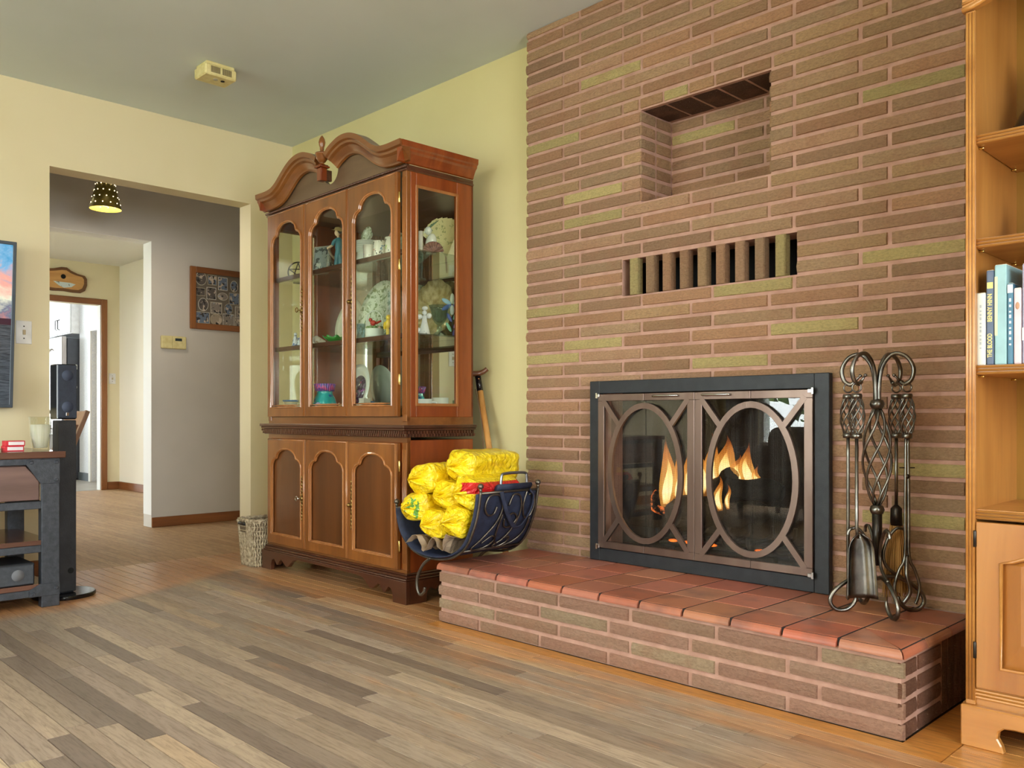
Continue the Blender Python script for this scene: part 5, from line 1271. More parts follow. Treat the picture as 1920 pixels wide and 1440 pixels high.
for k, (dx, z) in enumerate(((0.016, 0.10), (-0.014, 0.09), (0.018, 0.06), (-0.016, 0.045), (0.012, 0.025))):
    MB().ball(b + RV * dx + UP * z, (0.008, 0.003, 0.024), 10, 6, Matrix(((RV.x, CV.x, 0), (RV.y, CV.y, 0), (0, 0, 1))) @ Matrix.Rotation(0.5 * (1 if dx > 0 else -1), 3, 'Y')).build('leaf', plain('leafglass_%d' % k, [(120, 190, 160), (96, 112, 190), (150, 120, 180), (130, 200, 170), (110, 110, 180)][k], 0.15), st_, smooth=True)
MB().lathe([(0, 0), (0.022, 0), (0.018, 0.005), (0, 0.006)], 14, b).build('base', lead, st_, smooth=True)
# --- top shelf
b = at(559, 0.22, 2)
st2 = thing('star_plaque', 'round openwork star plaque standing on the top shelf', 'plaque', b)
MB().tube([b + UP * 0.062 + RV * 0.055 * math.cos(a) + UP * 0.055 * math.sin(a) for a in [2 * PI * k / 30 for k in range(30)]], 0.004, 8, closed=True).build('ring', darksteel, st2, smooth=True)
for k in range(5):
    a1, a2 = PI / 2 + 2 * PI * k * 2 / 5, PI / 2 + 2 * PI * (k * 2 + 2) / 5
    MB().tube([b + UP * 0.062 + (RV * math.cos(a1) + UP * math.sin(a1)) * 0.052, b + UP * 0.062 + (RV * math.cos(a2) + UP * math.sin(a2)) * 0.052], 0.003, 6).build('star_bar', darksteel, st2, smooth=True)
MB().box(b.x - 0.02, b.x + 0.02, b.y - 0.02, b.y + 0.02, b.z, b.z + 0.006).build('foot', darksteel, st2)
b = at(599, 0.15, 2)
pf = thing('picture_frame', 'small silver framed photograph standing on the top shelf', 'picture frame', b)
def orient(ang, tilt): return Matrix.Rotation(ang, 4, 'Z') @ Matrix.Rotation(-tilt, 4, 'X')
Mx = Matrix.Translation(b) @ orient(HROT + 0.35, 0.12)
MB().ring([(-0.05, 0), (0.05, 0), (0.05, 0.15), (-0.05, 0.15)], [(-0.042, 0.008), (0.042, 0.008), (0.042, 0.142), (-0.042, 0.142)], 'y', 0, 0.010).xform(Mx).build('frame', plain('silver_frame', (190, 196, 204), 0.25, 0.9), pf)
MB().box(-0.043, 0.043, 0.004, 0.009, 0.007, 0.143).xform(Mx).build('photograph', deco('grey_photo', (150, 160, 160), [((60, 70, 72), 0.52), ((206, 206, 196), 0.62)], 26), pf)
b = at(614, 0.22, 2)
item('abalone_shell', 'dark abalone shell with shiny knobs beside the farm boy figurine', 'shell', plate_m(b, 0.055, 0.2, HROT, sx=1.0, sz=1.15), deco('abalone', (70, 56, 44), [((190, 190, 176), 0.62), ((30, 24, 20), 0.58)], 60, rough=0.12), smooth=True)
# boy figurine with straw hat and horn
b = at(634, 0.13, 2)
fg = thing('boy_figurine', 'porcelain boy figurine in teal overalls and straw hat holding a horn', 'figurine', b)
teal = plain('teal_cloth', (64, 132, 146), 0.4, 0, (44, 100, 116), 30); skin = plain('porcelain_skin', (226, 196, 160), 0.4); hat = plain('straw_hat', (186, 160, 104), 0.6)
MB().tube(crom([b + UP * 0.008 - RV * 0.010, b + UP * 0.05 - RV * 0.006, b + UP * 0.085, b + UP * 0.125 + RV * 0.004, b + UP * 0.155 + RV * 0.002], 4), [0.012] * 5 + [0.014] * 5 + [0.018] * 4 + [0.016, 0.014, 0.010], 12).tube(crom([b + UP * 0.006 + RV * 0.014, b + UP * 0.05 + RV * 0.010, b + UP * 0.085 + RV * 0.002], 4), 0.012, 10).tube(crom([b + UP * 0.150, b + UP * 0.138 - RV * 0.020, b + UP * 0.118 - RV * 0.028], 4), 0.008, 10).build('overalls', teal, fg, smooth=True)
MB().ball(b + UP * 0.180 - RV * 0.004, (0.014, 0.014, 0.017)).tube([b + UP * 0.155, b + UP * 0.17], 0.006, 8).tube([b + UP * 0.118 - RV * 0.028, b + UP * 0.106 - RV * 0.048], 0.006, 8).ball(b + UP * 0.104 - RV * 0.050, 0.007).build('head_and_arm', skin, fg, smooth=True)
MB().ball(b + UP * 0.186 + RV * 0.004, (0.014, 0.014, 0.013)).build('hair', plain('dark_hair', (44, 34, 30), 0.6), fg, smooth=True)
MB().lathe([(0.034, -0.002), (0.020, 0.002), (0.016, 0.014), (0.0, 0.018)], 20, b + UP * 0.192, M=Matrix.Rotation(0.25, 3, 'Y')).build('hat', hat, fg, smooth=True)
MB().tube(crom([b + UP * 0.104 - RV * 0.048, b + UP * 0.070 - RV * 0.034, b + UP * 0.045 - RV * 0.004, b + UP * 0.040 + RV * 0.030], 5), [0.006] * 8 + [0.007] * 8, 10).build('horn', plain('horn', (120, 96, 66), 0.4), fg, smooth=True)
MB().lathe([(0, 0), (0.034, 0), (0.032, 0.008), (0, 0.010)], 20, b).build('base', china, fg, smooth=True)
# stacked dishes, plate, chopsticks, cups
b = at(688, 0.27, 2); m = MB()
for k in range(5): m.lathe([(0, 0), (0.040, 0), (0.062, 0.012), (0.064, 0.014), (0.040, 0.006), (0, 0.005)], 30, b + UP * (0.090 + 0.011 * k))
m.lathe([(0, 0), (0.05, 0), (0.055, 0.045), (0.05, 0.088), (0, 0.09)], 26, b)
item('stacked_bowls', 'white lidded bowl carrying a pile of saucers on the top shelf', 'bowl', m, china, smooth=True)
b2 = at(686, 0.33, 2) + UP * 0.152
item('saucer', 'patterned saucer propped on the pile of saucers', 'saucer', plate_m(at(690, 0.29, 2) + UP * 0.150, 0.042, 0.3, HROT), deco('sage_border', (226, 234, 210), []), smooth=True)
mugs = []
for u, lab, spots, s_ in ((693, 'white cup with black calligraphy and lilac print', [((50, 50, 56), 0.64), ((206, 190, 226), 0.62)], 1.0), (713, 'cream cup painted with a red-capped rooster', [((44, 50, 44), 0.60), ((196, 70, 50), 0.66), ((120, 150, 170), 0.60)], 1.08), (736, 'cream cup painted with a black bird and green leaves', [((44, 60, 40), 0.62), ((180, 206, 140), 0.60)], 1.12)):
    b = at(u, 0.095, 2); item('cup', lab, 'cup', mug_m(b, 0.029 * s_, 0.066 * s_, 0, False, 1.05), deco('cup_%d' % u, (238, 236, 222), spots, 34), 'painted cups on the top shelf', smooth=True)
b = at(707, 0.17, 2)
for k, (dx, lab) in enumerate(((0.0, 'pink chopstick leaning to the right out of the cups'), (0.022, 'rose-brown chopstick beside the pink one'))):
    p = b + RV * dx + UP * 0.0025; q = p + RV * 0.085 + UP * (0.175 + 0.012 * k)
    item('chopstick', lab, 'chopstick', MB().tube([p, p.lerp(q, 0.8), q], [0.0035, 0.005, 0.005], 8), plain('chop_%d' % k, [(206, 150, 132), (168, 96, 86)][k], 0.4), 'chopsticks on the top shelf', smooth=True)
# right side window, top shelf: fan, cockatoo, shell, candle
b = at2(838, 0.510, 2)
fan = thing('folding_fan', 'beige painted folding fan standing open behind the side glass', 'fan', b)
for k in range(9):
    FX_ = Vector((0.9, 0.43, 0)); a = math.radians(134 - 8.0 * k); d_ = FX_ * math.cos(a) + UP * math.sin(a); p_ = FX_ * math.sin(a) - UP * math.cos(a); yy = CV * (-0.0016 * k)
    L_ = 0.185 - 0.004 * abs(k - 3)
    MB().add([b + UP * 0.006 - p_ * 0.003 + yy, b + UP * 0.006 + p_ * 0.003 + yy, b + UP * 0.006 + d_ * L_ + p_ * 0.016 + yy - CV * 0.003, b + UP * 0.006 + d_ * L_ - p_ * 0.016 + yy + CV * 0.003], [(0, 1, 2, 3)]).build('blade', deco('fan_paper', (206, 194, 140), [((150, 150, 96), 0.60), ((110, 120, 90), 0.66)], 40, rough=0.7), fan, solid=0.0012)
b = at2(808, 0.520, 2)
m = MB().ball(b + UP * 0.052, (0.026, 0.024, 0.044), 16, 10, Matrix.Rotation(0.35, 3, 'Y')).ball(b + UP * 0.108 - RV * 0.012, (0.017, 0.016, 0.019), 14, 9).tube([b + UP * 0.04 + RV * 0.012, b + UP * 0.012 + RV * 0.055], [0.016, 0.006], 10, flat=0.5).lathe([(0.006, 0), (0.0, 0.014)], 8, b + UP * 0.104 - RV * 0.026, M=Matrix.Rotation(-PI / 2 - 0.5, 3, 'Y')).lathe([(0.0, 0.0), (0.024, 0), (0.020, 0.014), (0, 0.016)], 16, b)
ck = item('cockatoo_figurine', 'white porcelain cockatoo figurine in front of the fan', 'bird figurine', m, china, smooth=True)
m = MB()
for k in range(4): m.tube([b + UP * 0.120 - RV * 0.008, b + UP * (0.140 + 0.005 * k) + RV * (0.004 + 0.010 * k)], [0.004, 0.0015], 6)
m.build('crest', plain('crest_green', (90, 120, 90), 0.4), ck, smooth=True)
b = at2(812, 0.555, 2); m = MB()
for k in range(9): a = math.radians(10 + 20 * k); m.tube([b + UP * 0.003, b + RV * 0.048 * math.cos(a) + UP * (0.006 + 0.046 * math.sin(a))], [0.003, 0.008], 8, flat=0.6)
item('scallop_shell', 'pinkish brown scallop shell at the cockatoo\'s feet', 'shell', m, plain('scallop', (176, 132, 118), 0.35, 0, (120, 84, 76), 50), smooth=True)
b = at2(789, 0.565, 2); item('taper_candle', 'slim white candle at the front of the top shelf', 'candle', MB().lathe([(0, 0), (0.010, 0), (0.010, 0.085), (0, 0.088)], 14, b), plain('wax', (240, 236, 220)), smooth=True)

# ================================================================== WICKER BASKET
bk = thing('wicker_basket', 'small tapered seagrass basket with dark handle beside the hutch', 'basket', (-4.215, -0.375, 0))
wick = plain('seagrass', (206, 190, 160), 0.85, 0, (140, 122, 96), 70, 0.6, 120)
bx0, bx1, by0, by1 = -4.385, -4.196, -0.462, -0.23
def bwall(s_, z):            # perimeter param 0..1, height 0..1 -> point (tapered, rounded)
    k = 0.84 + 0.16 * z; cx, cy = (bx0 + bx1) / 2, (by0 + by1) / 2; hx, hy = (bx1 - bx0) / 2 * k, (by1 - by0) / 2 * k
    a = 2 * PI * s_; ct, st = math.cos(a), math.sin(a); r = (abs(ct) ** 8 + abs(st) ** 8) ** (-1 / 8)
    return Vector((cx + hx * ct * r, cy + hy * st * r, 0.245 * z))
MB().sheet(lambda i, j: bwall(i, j) * 1.0, 48, 6).build('liner', plain('dark_reed', (120, 104, 82), 0.9), bk, smooth=True)
cx_, cy_ = (bx0 + bx1) / 2, (by0 + by1) / 2
MB().box(cx_ - 0.075, cx_ + 0.075, cy_ - 0.09, cy_ + 0.09, 0.002, 0.008).build('bottom', wick, bk)
nst = 64; rw = random.Random(4)
for k in range(nst):         # upright woven strands
    s_ = k / nst; front = bwall(s_, 0.5)
    opening = (abs(front.x - (cx_ - 0.02)) < 0.034 and front.y < cy_ - 0.08)
    zmax = 0.74 if opening else 1.0
    pts = []; n = 16
    for i in range(n + 1):
        z = zmax * i / n; p = bwall(s_ + 0.0035 * math.sin(i * 1.9 + k), z); d = Vector((p.x - cx_, p.y - cy_, 0)).normalized(); pts.append(p + d * (0.0035 + 0.003 * math.sin(i * PI + (k % 2) * PI)))
    pts[-1] += Vector((p.x - cx_, p.y - cy_, 0)).normalized() * rw.uniform(0, 0.006)
    MB().tube(pts, [0.0042 * rw.uniform(0.85, 1.2)] * (n + 1), 5).build('strand', wick, bk, smooth=True)
m = MB()
for r in range(11):
    z = 0.04 + 0.92 * r / 10; m.tube([bwall(i / 60, z) + Vector((0, 0, 0.0)) for i in range(60)], 0.004, 5, closed=True)
o = m.build('weave', wick, bk, smooth=True)
for r in range(2): MB().tube([bwall(i / 60, 1.0) + Vector((0, 0, 0.004 * r + 0.003 * math.sin(i * 2.4 + r * 3))) for i in range(60)], 0.007, 6, closed=True).build('rim', wick, bk, smooth=True)
p = bwall(0.75, 0.93); MB().tube([(cx_ - 0.056, p.y - 0.005, p.z), (cx_ + 0.018, p.y - 0.005, p.z)], 0.0085, 10).build('handle', plain('black_wood', (28, 24, 24), 0.4), bk, smooth=True)

# ================================================================== CONSOLE, SPEAKER, TV
metal = plain('hammered_grey_steel', (78, 82, 90), 0.42, 0.5, (62, 66, 74), 40, 0.2, 200)
ctop = wood('console_plank', (122, 84, 70), (84, 52, 42), 0.25, 'y', 6, 0.5); cdr = wood('console_drawer', (134, 104, 98), (96, 72, 66), 0.4, 'y', 5, 0.2)
CXF, CXB, CYR, CYL = -3.955, -4.50, -1.462, -2.95
cs = thing('media_console', 'industrial media console with dark steel frame and plank top', 'console table', ((CXF + CXB) / 2, (CYR + CYL) / 2, 0))
MB().box(CXB, CXF + 0.012, CYL, CYR, 0.627, 0.655).build('top', ctop, cs, bevel=0.003)
for y0, y1 in ((CYR - 0.092, CYR - 0.022), (CYL + 0.022, CYL + 0.092)):
    for x0, x1 in ((CXF - 0.045, CXF), (CXB, CXB + 0.045)):
        MB().box(x0, x1, y0, y1, 0, 0.627).build('leg', metal, cs, bevel=0.002)
yr = CYR - 0.092
for z0, z1, nm in ((0.600, 0.627, 'apron_rail'), (0.415, 0.447, 'drawer_rail'), (0.232, 0.262, 'shelf_rail'), (0.048, 0.078, 'bottom_rail')):
    for x0, x1 in ((CXF - 0.035, CXF - 0.004), (CXB + 0.004, CXB + 0.035)):
        MB().box(x0, x1, CYL + 0.092, yr, z0, z1).build(nm, metal, cs, bevel=0.0015)
    MB().box(CXB + 0.045, CXF - 0.045, CYR - 0.075, CYR - 0.035, z0, z1).build(nm, metal, cs, bevel=0.0015)
for z in (0.262, 0.078):
    MB().box(CXB + 0.02, CXF - 0.008, CYL + 0.05, CYR - 0.05, z, z + 0.020).build('shelf', ctop, cs, bevel=0.002)
def gusset(zt, zb, flip):
    ys, yl = CYR - 0.022, CYR - 0.150
    P = [(ys, zt), (yl, zt), (yl, zt - 0.022), (yr - 0.004, zb), (ys, zb)]
    g = MB().prism(P, 'x', CXF, CXF + 0.004).build('gusset_plate', metal, cs, bevel=0.001)
    return g
g = gusset(0.622, 0.520, False)
def bolt(y_, z_, par): MB().lathe([(0.0, 0.0), (0.0085, 0.0), (0.0085, 0.005), (0.006, 0.008), (0, 0.008)], 6, (CXF + 0.004, y_, z_), M=Matrix.Rotation(PI / 2, 3, 'Y')).build('bolt', metal, par)
for y_, z_ in ((CYR - 0.132, 0.610), (CYR - 0.036, 0.610), (CYR - 0.036, 0.535)): bolt(y_, z_, g)
g = MB().prism([(CYR - 0.022, 0.100), (CYR - 0.10, 0.100), (CYR - 0.14, 0.078), (CYR - 0.14, 0.048), (CYR - 0.022, 0.048)], 'x', CXF, CXF + 0.004).build('gusset_plate', metal, cs, bevel=0.001)
for y_, z_ in ((CYR - 0.036, 0.078), (CYR - 0.125, 0.062)): bolt(y_, z_, g)
dr = MB().prism([(yr - 0.006, 0.452), (yr - 0.006, 0.535), (yr - 0.058, 0.595), (CYL + 0.75, 0.595), (CYL + 0.75, 0.452)], 'x', CXF - 0.030, CXF - 0.012).build('drawer', cdr, cs, bevel=0.002)
MB().box(CXF - 0.016, CXF - 0.010, yr - 0.005, yr - 0.001, 0.450, 0.530).build('edge_strip', chrome, dr)
MB().prism([(CYL + 0.745, 0.452), (CYL + 0.745, 0.595), (CYL + 0.15, 0.595), (CYL + 0.098, 0.535), (CYL + 0.098, 0.452)], 'x', CXF - 0.030, CXF - 0.012).build('drawer', cdr, cs, bevel=0.002)
MB().box(CXB + 0.046, CXF - 0.046, CYL + 0.095, yr - 0.002, 0.45, 0.600).build('drawer_box', cdr, cs)
MB().box(CXB + 0.005, CXB + 0.015, CYL + 0.09, CYR - 0.22, 0.29, 0.41).build('back_slat', ctop, cs)
# centre speaker on the bottom shelf
sb = thing('centre_speaker', 'long black centre speaker on the bottom shelf of the console', 'speaker', (-4.08, -1.90, 0.0982))
blk = plain('speaker_black', (40, 42, 48), 0.5, 0, (34, 36, 42), 40, 0.2, 300); grille = plain('speaker_grille', (52, 58, 72), 0.85, 0, (46, 50, 64), 60, 0.4, 500)
MB().box(-4.22, -3.975, -2.22, -1.575, 0.0985, 0.190).build('cabinet', blk, sb, bevel=0.004)
MB().box(-3.975, -3.967, -2.215, -1.580, 0.103, 0.182).build('grille', plain('speaker_grille_light', (74, 78, 86), 0.85, 0, (64, 68, 76), 60, 0.4, 500), sb, bevel=0.003)
MB().lathe([(0, 0), (0.024, 0), (0.024, 0.0012), (0, 0.0016)], 24, (-3.967, -1.640, 0.143), M=Matrix.Rotation(PI / 2, 3, 'Y')).build('cone', plain('cone_grey', (112, 114, 120), 0.8), sb, smooth=True)
# tower speaker
SPX, SPY = -4.155, -1.405
sp = thing('tower_speaker', 'slim black tower speaker on round glossy base beside the console', 'speaker', (SPX, SPY, 0))
MB().lathe([(0, 0), (0.128, 0), (0.130, 0.004), (0.130, 0.014), (0.126, 0.018), (0, 0.018)], 48, (SPX, SPY, 0)).build('base', plain('gloss_black', (20, 20, 22), 0.12), sp, smooth=True, angle=40)
SR = Matrix.Translation((SPX, SPY, 0)) @ Matrix.Rotation(0.05, 4, 'Z')
def sbox(nm, x0, x1, y0, y1, z0, z1, mt, par, bev=0.003): return MB().box(x0, x1, y0, y1, z0, z1).xform(SR).build(nm, mt, par, bevel=bev)
sbox('column', -0.030, 0.040, -0.038, 0.038, 0.022, 0.786, plain('speaker_column', (38, 38, 42), 0.6, 0, (26, 26, 30), 20, 0.3, 200), sp)
sbox('foot', -0.02, 0.03, -0.03, 0.03, 0.0182, 0.022, blk, sp, 0.001)
ub = sbox('cabinet', -0.050, 0.036, -0.042, 0.042, 0.790, 1.036, plain('gloss_black', (20, 20, 22), 0.12), sp, 0.005)
gb = sbox('grille', 0.036, 0.042, -0.040, 0.040, 0.795, 1.032, grille, sp, 0.003)
for z in (0.985, 0.845):
    MB().lathe([(0, 0), (0.024, 0), (0.024, 0.0008), (0, 0.001)], 24, (0.042, 0, z), M=Matrix.Rotation(PI / 2, 3, 'Y')).xform(SR).build('cone', plain('cone_navy', (64, 72, 92), 0.8), gb, smooth=True)
sbox('badge', 0.042, 0.0432, -0.006, 0.006, 0.806, 0.820, chrome, sp, 0.0005)
MB().lathe([(0, 0), (0.013, 0), (0.013, 0.001), (0, 0.001)], 20, (0.0401, 0.014, 0.115), M=Matrix.Rotation(PI / 2, 3, 'Y')).xform(SR).build('port', plain('port_black', (8, 8, 8), 0.9), sp)
# TV with sunset over water
def sunset():
    t = NT('sunset_screen'); t.set(0.15, 0, 0.5)
    tc = t.new('ShaderNodeTexCoord'); sep = t.new('ShaderNodeSeparateXYZ'); t.ln(tc.outputs['Generated'], sep.inputs[0])
    z = sep.outputs[2]; n = t.noise(t.coord('Generated', (1, 4, 3)), 3.0, 5, 0.65, 0.6)
    sky = t.ramp(t.math('ADD', z, t.math('MULTIPLY', t.math('SUBTRACT', n, 0.5), 0.55)), [(0.48, rgb(190, 120, 110)), (0.58, rgb(96, 104, 128)), (0.68, rgb(206, 206, 190)), (0.80, rgb(214, 150, 140)), (0.92, rgb(110, 160, 200)), (1.0, rgb(70, 140, 190))])
    wv = t.noise(t.coord('Generated', (1, 6, 60)), 4.0, 4, 0.6)
    sea = t.ramp(wv, [(0.35, rgb(36, 40, 46)), (0.7, rgb(84, 90, 98))])
    col = t.mix(t.math('GREATER_THAN', z, 0.50), sea, t.mix(t.math('LESS_THAN', z, 0.54), sky, rgb(56, 34, 46)))
    t.ln(col, t.b.inputs['Base Color']); t.ln(col, t.b.inputs['Emission Color']); t.b.inputs['Emission Strength'].default_value = 0.55; return t.m
tvm = Matrix.Translation((-4.672, -1.470, 1.245)) @ Matrix.Rotation(math.radians(5.0), 4, 'Y')
tv = thing('television', 'wall-mounted television showing a sunset over dark water', 'television', (-4.70, -2.17, 0.845))
MB().box(-0.03, 0.008, -1.42, 0.0, -0.40, 0.40).xform(tvm).build('housing', plain('tv_grey', (74, 82, 92), 0.4, 0.3), tv, bevel=0.003)
MB().box(0.0085, 0.0100, -1.408, -0.014, -0.386, 0.386).xform(tvm).build('screen', sunset(), tv)
MB().ring([(-1.42, -0.40), (0, -0.40), (0, 0.40), (-1.42, 0.40)], [(-1.406, -0.384), (-0.016, -0.384), (-0.016, 0.384), (-1.406, 0.384)], 'x', 0.008, 0.014).xform(tvm).build('bezel', plain('tv_grey', (74, 82, 92)), tv, bevel=0.002)
MB().box(-0.058, -0.048, -0.85, -0.55, -0.1, 0.1).box(-0.048, 0.0, -0.75, -0.65, -0.06, 0.06).xform(Matrix.Translation((-4.70, -1.462, 1.245))).build('wall_bracket', ironblk, tv)
# things on the console
b = Vector((-4.09, -1.520, 0.6552))
vz = MB().lathe([(0, 0), (0.032, 0), (0.034, 0.006), (0.042, 0.07), (0.0475, 0.146), (0.0435, 0.146), (0.038, 0.07), (0.028, 0.012), (0, 0.010)], 8, b)
vzo = item('glass_vase', 'tapered clear glass vase with frosted leaves on the console', 'vase', vz, glassmat('vase_glass', (0.95, 0.96, 0.93), 1.5, 0.06), bevel=0.001)
MB().lathe([(0.0, 0.012), (0.026, 0.012), (0.036, 0.07), (0.0395, 0.112), (0.0, 0.114)], 24, b).build('frosting', NT('frost').m, vzo, smooth=True)
fr = bpy.data.materials['frost']; fr.node_tree.nodes['Principled BSDF'].inputs['Base Color'].default_value = rgb(232, 232, 224); fr.node_tree.nodes['Principled BSDF'].inputs['Alpha'].default_value = 0.45; fr.node_tree.nodes['Principled BSDF'].inputs['Roughness'].default_value = 0.6
redc, whc = plain('red_card', (206, 24, 48), 0.5), plain('white_card', (240, 232, 236), 0.6)
for k, (lab, dx) in enumerate((('lower of two small red and white boxes stacked on the console', 0.0), ('upper of two small red and white boxes stacked on the console', 0.004))):
    z = 0.6552 + 0.0222 * k; y0, y1 = -1.663 + dx, -1.592 + dx
    t = thing('card_box', lab, 'box', (-4.09, (y0 + y1) / 2, z), 'red boxes on the console')
    MB().box(-4.125, -4.060, y0, y1, z, z + 0.0220).build('carton', redc, t, bevel=0.0008)
    MB().box(-4.060, -4.0592, y0 + 0.008, y1 - 0.004, z + 0.0045, z + 0.0185).build('panel', whc, t)
o = item('remote_control', 'black remote control lying on the console', 'remote', MB().box(-4.13, -4.085, -1.84, -1.674, 0.6552, 0.672), blk, bevel=0.006)

# ================================================================== WALL FITTINGS
def switch(label, P, normal, w_=0.072, h_=0.115, kindw=whitep):
    ax = Matrix(((0, 0, 0),) * 3)
    t = thing('light_switch', label, 'light switch', P)
    n = Vector(normal); s_ = UP.cross(n)
    def bxo(a, b_, c_, d, e, f): 
        m = MB(); 
        for (i, j, k) in [(i, j, k) for i in (a, b_) for j in (c_, d) for k in (e, f)]: m.v.append(Vector(P) + s_ * i + UP * j + n * k)
        m.f = [(0, 1, 3, 2), (4, 6, 7, 5), (0, 4, 5, 1), (2, 3, 7, 6), (0, 2, 6, 4), (1, 5, 7, 3)]; return m
    bxo(-w_ / 2, w_ / 2, -h_ / 2, h_ / 2, 0.0, 0.006).build('plate', plain('switch_white', (236, 234, 232), 0.35), t, bevel=0.002)
    bxo(-0.006, 0.006, -0.012, 0.012, 0.006, 0.016).build('toggle', plain('switch_beige', (196, 176, 140), 0.4), t, bevel=0.001)
    for z in (-0.030, 0.030): bxo(-0.003, 0.003, z - 0.003, z + 0.003, 0.006, 0.0075).build('screw', darksteel, t)
    return t
switch('white light switch on the yellow wall beside the television', (XL, -1.405, 1.222), (1, 0, 0))
switch('white light switch beside the oak casing in the dining room', (DX, 0.862, 1.225), (1, 0, 0))
# smoke alarm on ceiling
AM = Matrix.Translation((-3.93, -0.80, 0)) @ Matrix.Diagonal((0.8, 0.8, 1, 1)) 
al = thing('smoke_alarm', 'yellowed rectangular alarm fixed to the ceiling', 'alarm', (-3.955, -0.815, 2.41))
ivory = plain('aged_ivory', (228, 216, 160), 0.5, 0, (212, 196, 134), 30)
MB().box(-0.068, 0.068, -0.088, 0.088, 2.462, 2.4775).xform(AM).build('mount', ivory, al, bevel=0.003)
MB().box(-0.076, 0.076, -0.098, 0.098, 2.412, 2.462).xform(AM).build('body', ivory, al, bevel=0.006)
vm = MB()
for k in range(22):
    y_ = -0.062 + 0.124 * k / 21
    if abs(k - 10.5) > 0.6: vm.box(0.0745, 0.0770, y_ - 0.0018, y_ + 0.0018, 2.424, 2.454)
vm.xform(AM).build('vent_slots', plain('slot_brown', (90, 74, 50), 0.8), al)
MB().lathe([(0, -0.003), (0.014, -0.003), (0.014, 0.0), (0, 0)], 18, (0.02, -0.01, 2.412)).xform(AM).build('button', plain('grey_button', (180, 172, 150), 0.4), al)
MB().lathe([(0, -0.002), (0.012, -0.002), (0.012, 0.0), (0, 0)], 18, (0.02, 0.035, 2.412)).xform(AM).build('sounder', plain('port_black', (8, 8, 8)), al)
# hall: perforated lamp, collage frame, thermostat
LX, LY = -5.55, -0.735
lp = thing('pendant_lamp', 'perforated brass cone lamp hanging from the hall ceiling', 'lamp', (LX, LY, 2.07))
shd = MB().lathe([(0.050, 0.175), (0.092, 0.0), (0.090, 0.0), (0.048, 0.175)], 40, (LX, LY, 2.085)).build('shade', plain('olive_brass', (132, 118, 52), 0.4, 0.5, (104, 92, 36), 20), lp, smooth=True)
hm = plain('lamp_glow', (255, 232, 180), 0.5, emit=6)
for r in range(4):
    for k in range(12):
        a = 2 * PI * (k + 0.5 * (r % 2)) / 12; z = 0.03 + 0.04 * r; rad = 0.092 - 0.042 * z / 0.175
        MB().ball((LX + rad * math.cos(a), LY + rad * math.sin(a), 2.085 + z), 0.0035, 6, 4).build('hole', hm, shd)
MB().tube([(LX, LY, 2.26), (LX, LY, 2.44)], 0.010, 10).build('stem', antq, lp, smooth=True)
MB().lathe([(0.0, 2.255), (0.05, 2.258), (0.05, 2.262), (0, 2.264)], 20, (LX, LY, 0)).build('cap', antq, lp, smooth=True)
MB().ball((LX, LY, 2.155), (0.03, 0.03, 0.04), 14, 9).build('bulb', plain('bulb_glow', (255, 226, 176), 0.5, emit=14), lp, smooth=True)
li = bpy.data.lights.new('hall_lamp_light', 'POINT'); li.energy = 16; li.color = (1, 0.86, 0.66); li.shadow_soft_size = 0.03; lo = link(bpy.data.objects.new('hall_lamp_light', li)); lo.location = (LX, LY, 2.10)
cf = thing('photo_collage', 'oak framed collage of family photographs on the grey hall wall', 'picture frame', (HX + 0.01, 0.42, 1.44))
fy0, fy1, fz0_, fz1_ = 0.118, 0.74, 1.462, 1.930
for (a, b_, c_, d_, nm) in ((fy0, fy0 + 0.045, fz0_, fz1_, 'frame_side'), (fy1 - 0.045, fy1, fz0_, fz1_, 'frame_side'), (fy0 + 0.045, fy1 - 0.045, fz0_, fz0_ + 0.045, 'frame_rail'), (fy0 + 0.045, fy1 - 0.045, fz1_ - 0.045, fz1_, 'frame_rail')):
    MB().box(HX, HX + 0.022, a, b_, c_, d_).build(nm, trimz if 'side' in nm else trimw, cf, bevel=0.004)
MB().box(HX + 0.002, HX + 0.008, fy0 + 0.04, fy1 - 0.04, fz0_ + 0.04, fz1_ - 0.04).build('mat_board', plain('taupe_mat', (112, 100, 86), 0.8), cf)
rc = random.Random(21)
oval = [(math.cos(2 * PI * k / 20), math.sin(2 * PI * k / 20)) for k in range(20)]
PH = [(0.205, 1.845, 'o', 0.040, 0.048), (0.293, 1.842, 'r', 0.032, 0.034), (0.378, 1.822, 'r', 0.034, 0.046), (0.470, 1.812, 'o', 0.028, 0.040), (0.200, 1.745, 'r', 0.034, 0.026), (0.286, 1.740, 'r', 0.034, 0.042), (0.378, 1.725, 'o', 0.038, 0.026), (0.470, 1.715, 'r', 0.038, 0.042),
      (0.222, 1.650, 'o', 0.036, 0.046), (0.325, 1.632, 'r', 0.042, 0.040), (0.424, 1.632, 'o', 0.030, 0.040), (0.510, 1.615, 'r', 0.028, 0.040), (0.214, 1.550, 'r', 0.054, 0.040), (0.325, 1.545, 'o', 0.044, 0.040), (0.424, 1.545, 'r', 0.042, 0.046), (0.510, 1.535, 'r', 0.030, 0.036),
      (0.555, 1.80, 'r', 0.03, 0.04), (0.640, 1.82, 'o', 0.032, 0.04), (0.640, 1.70, 'r', 0.036, 0.042), (0.560, 1.69, 'o', 0.028, 0.034), (0.620, 1.58, 'r', 0.04, 0.044)]
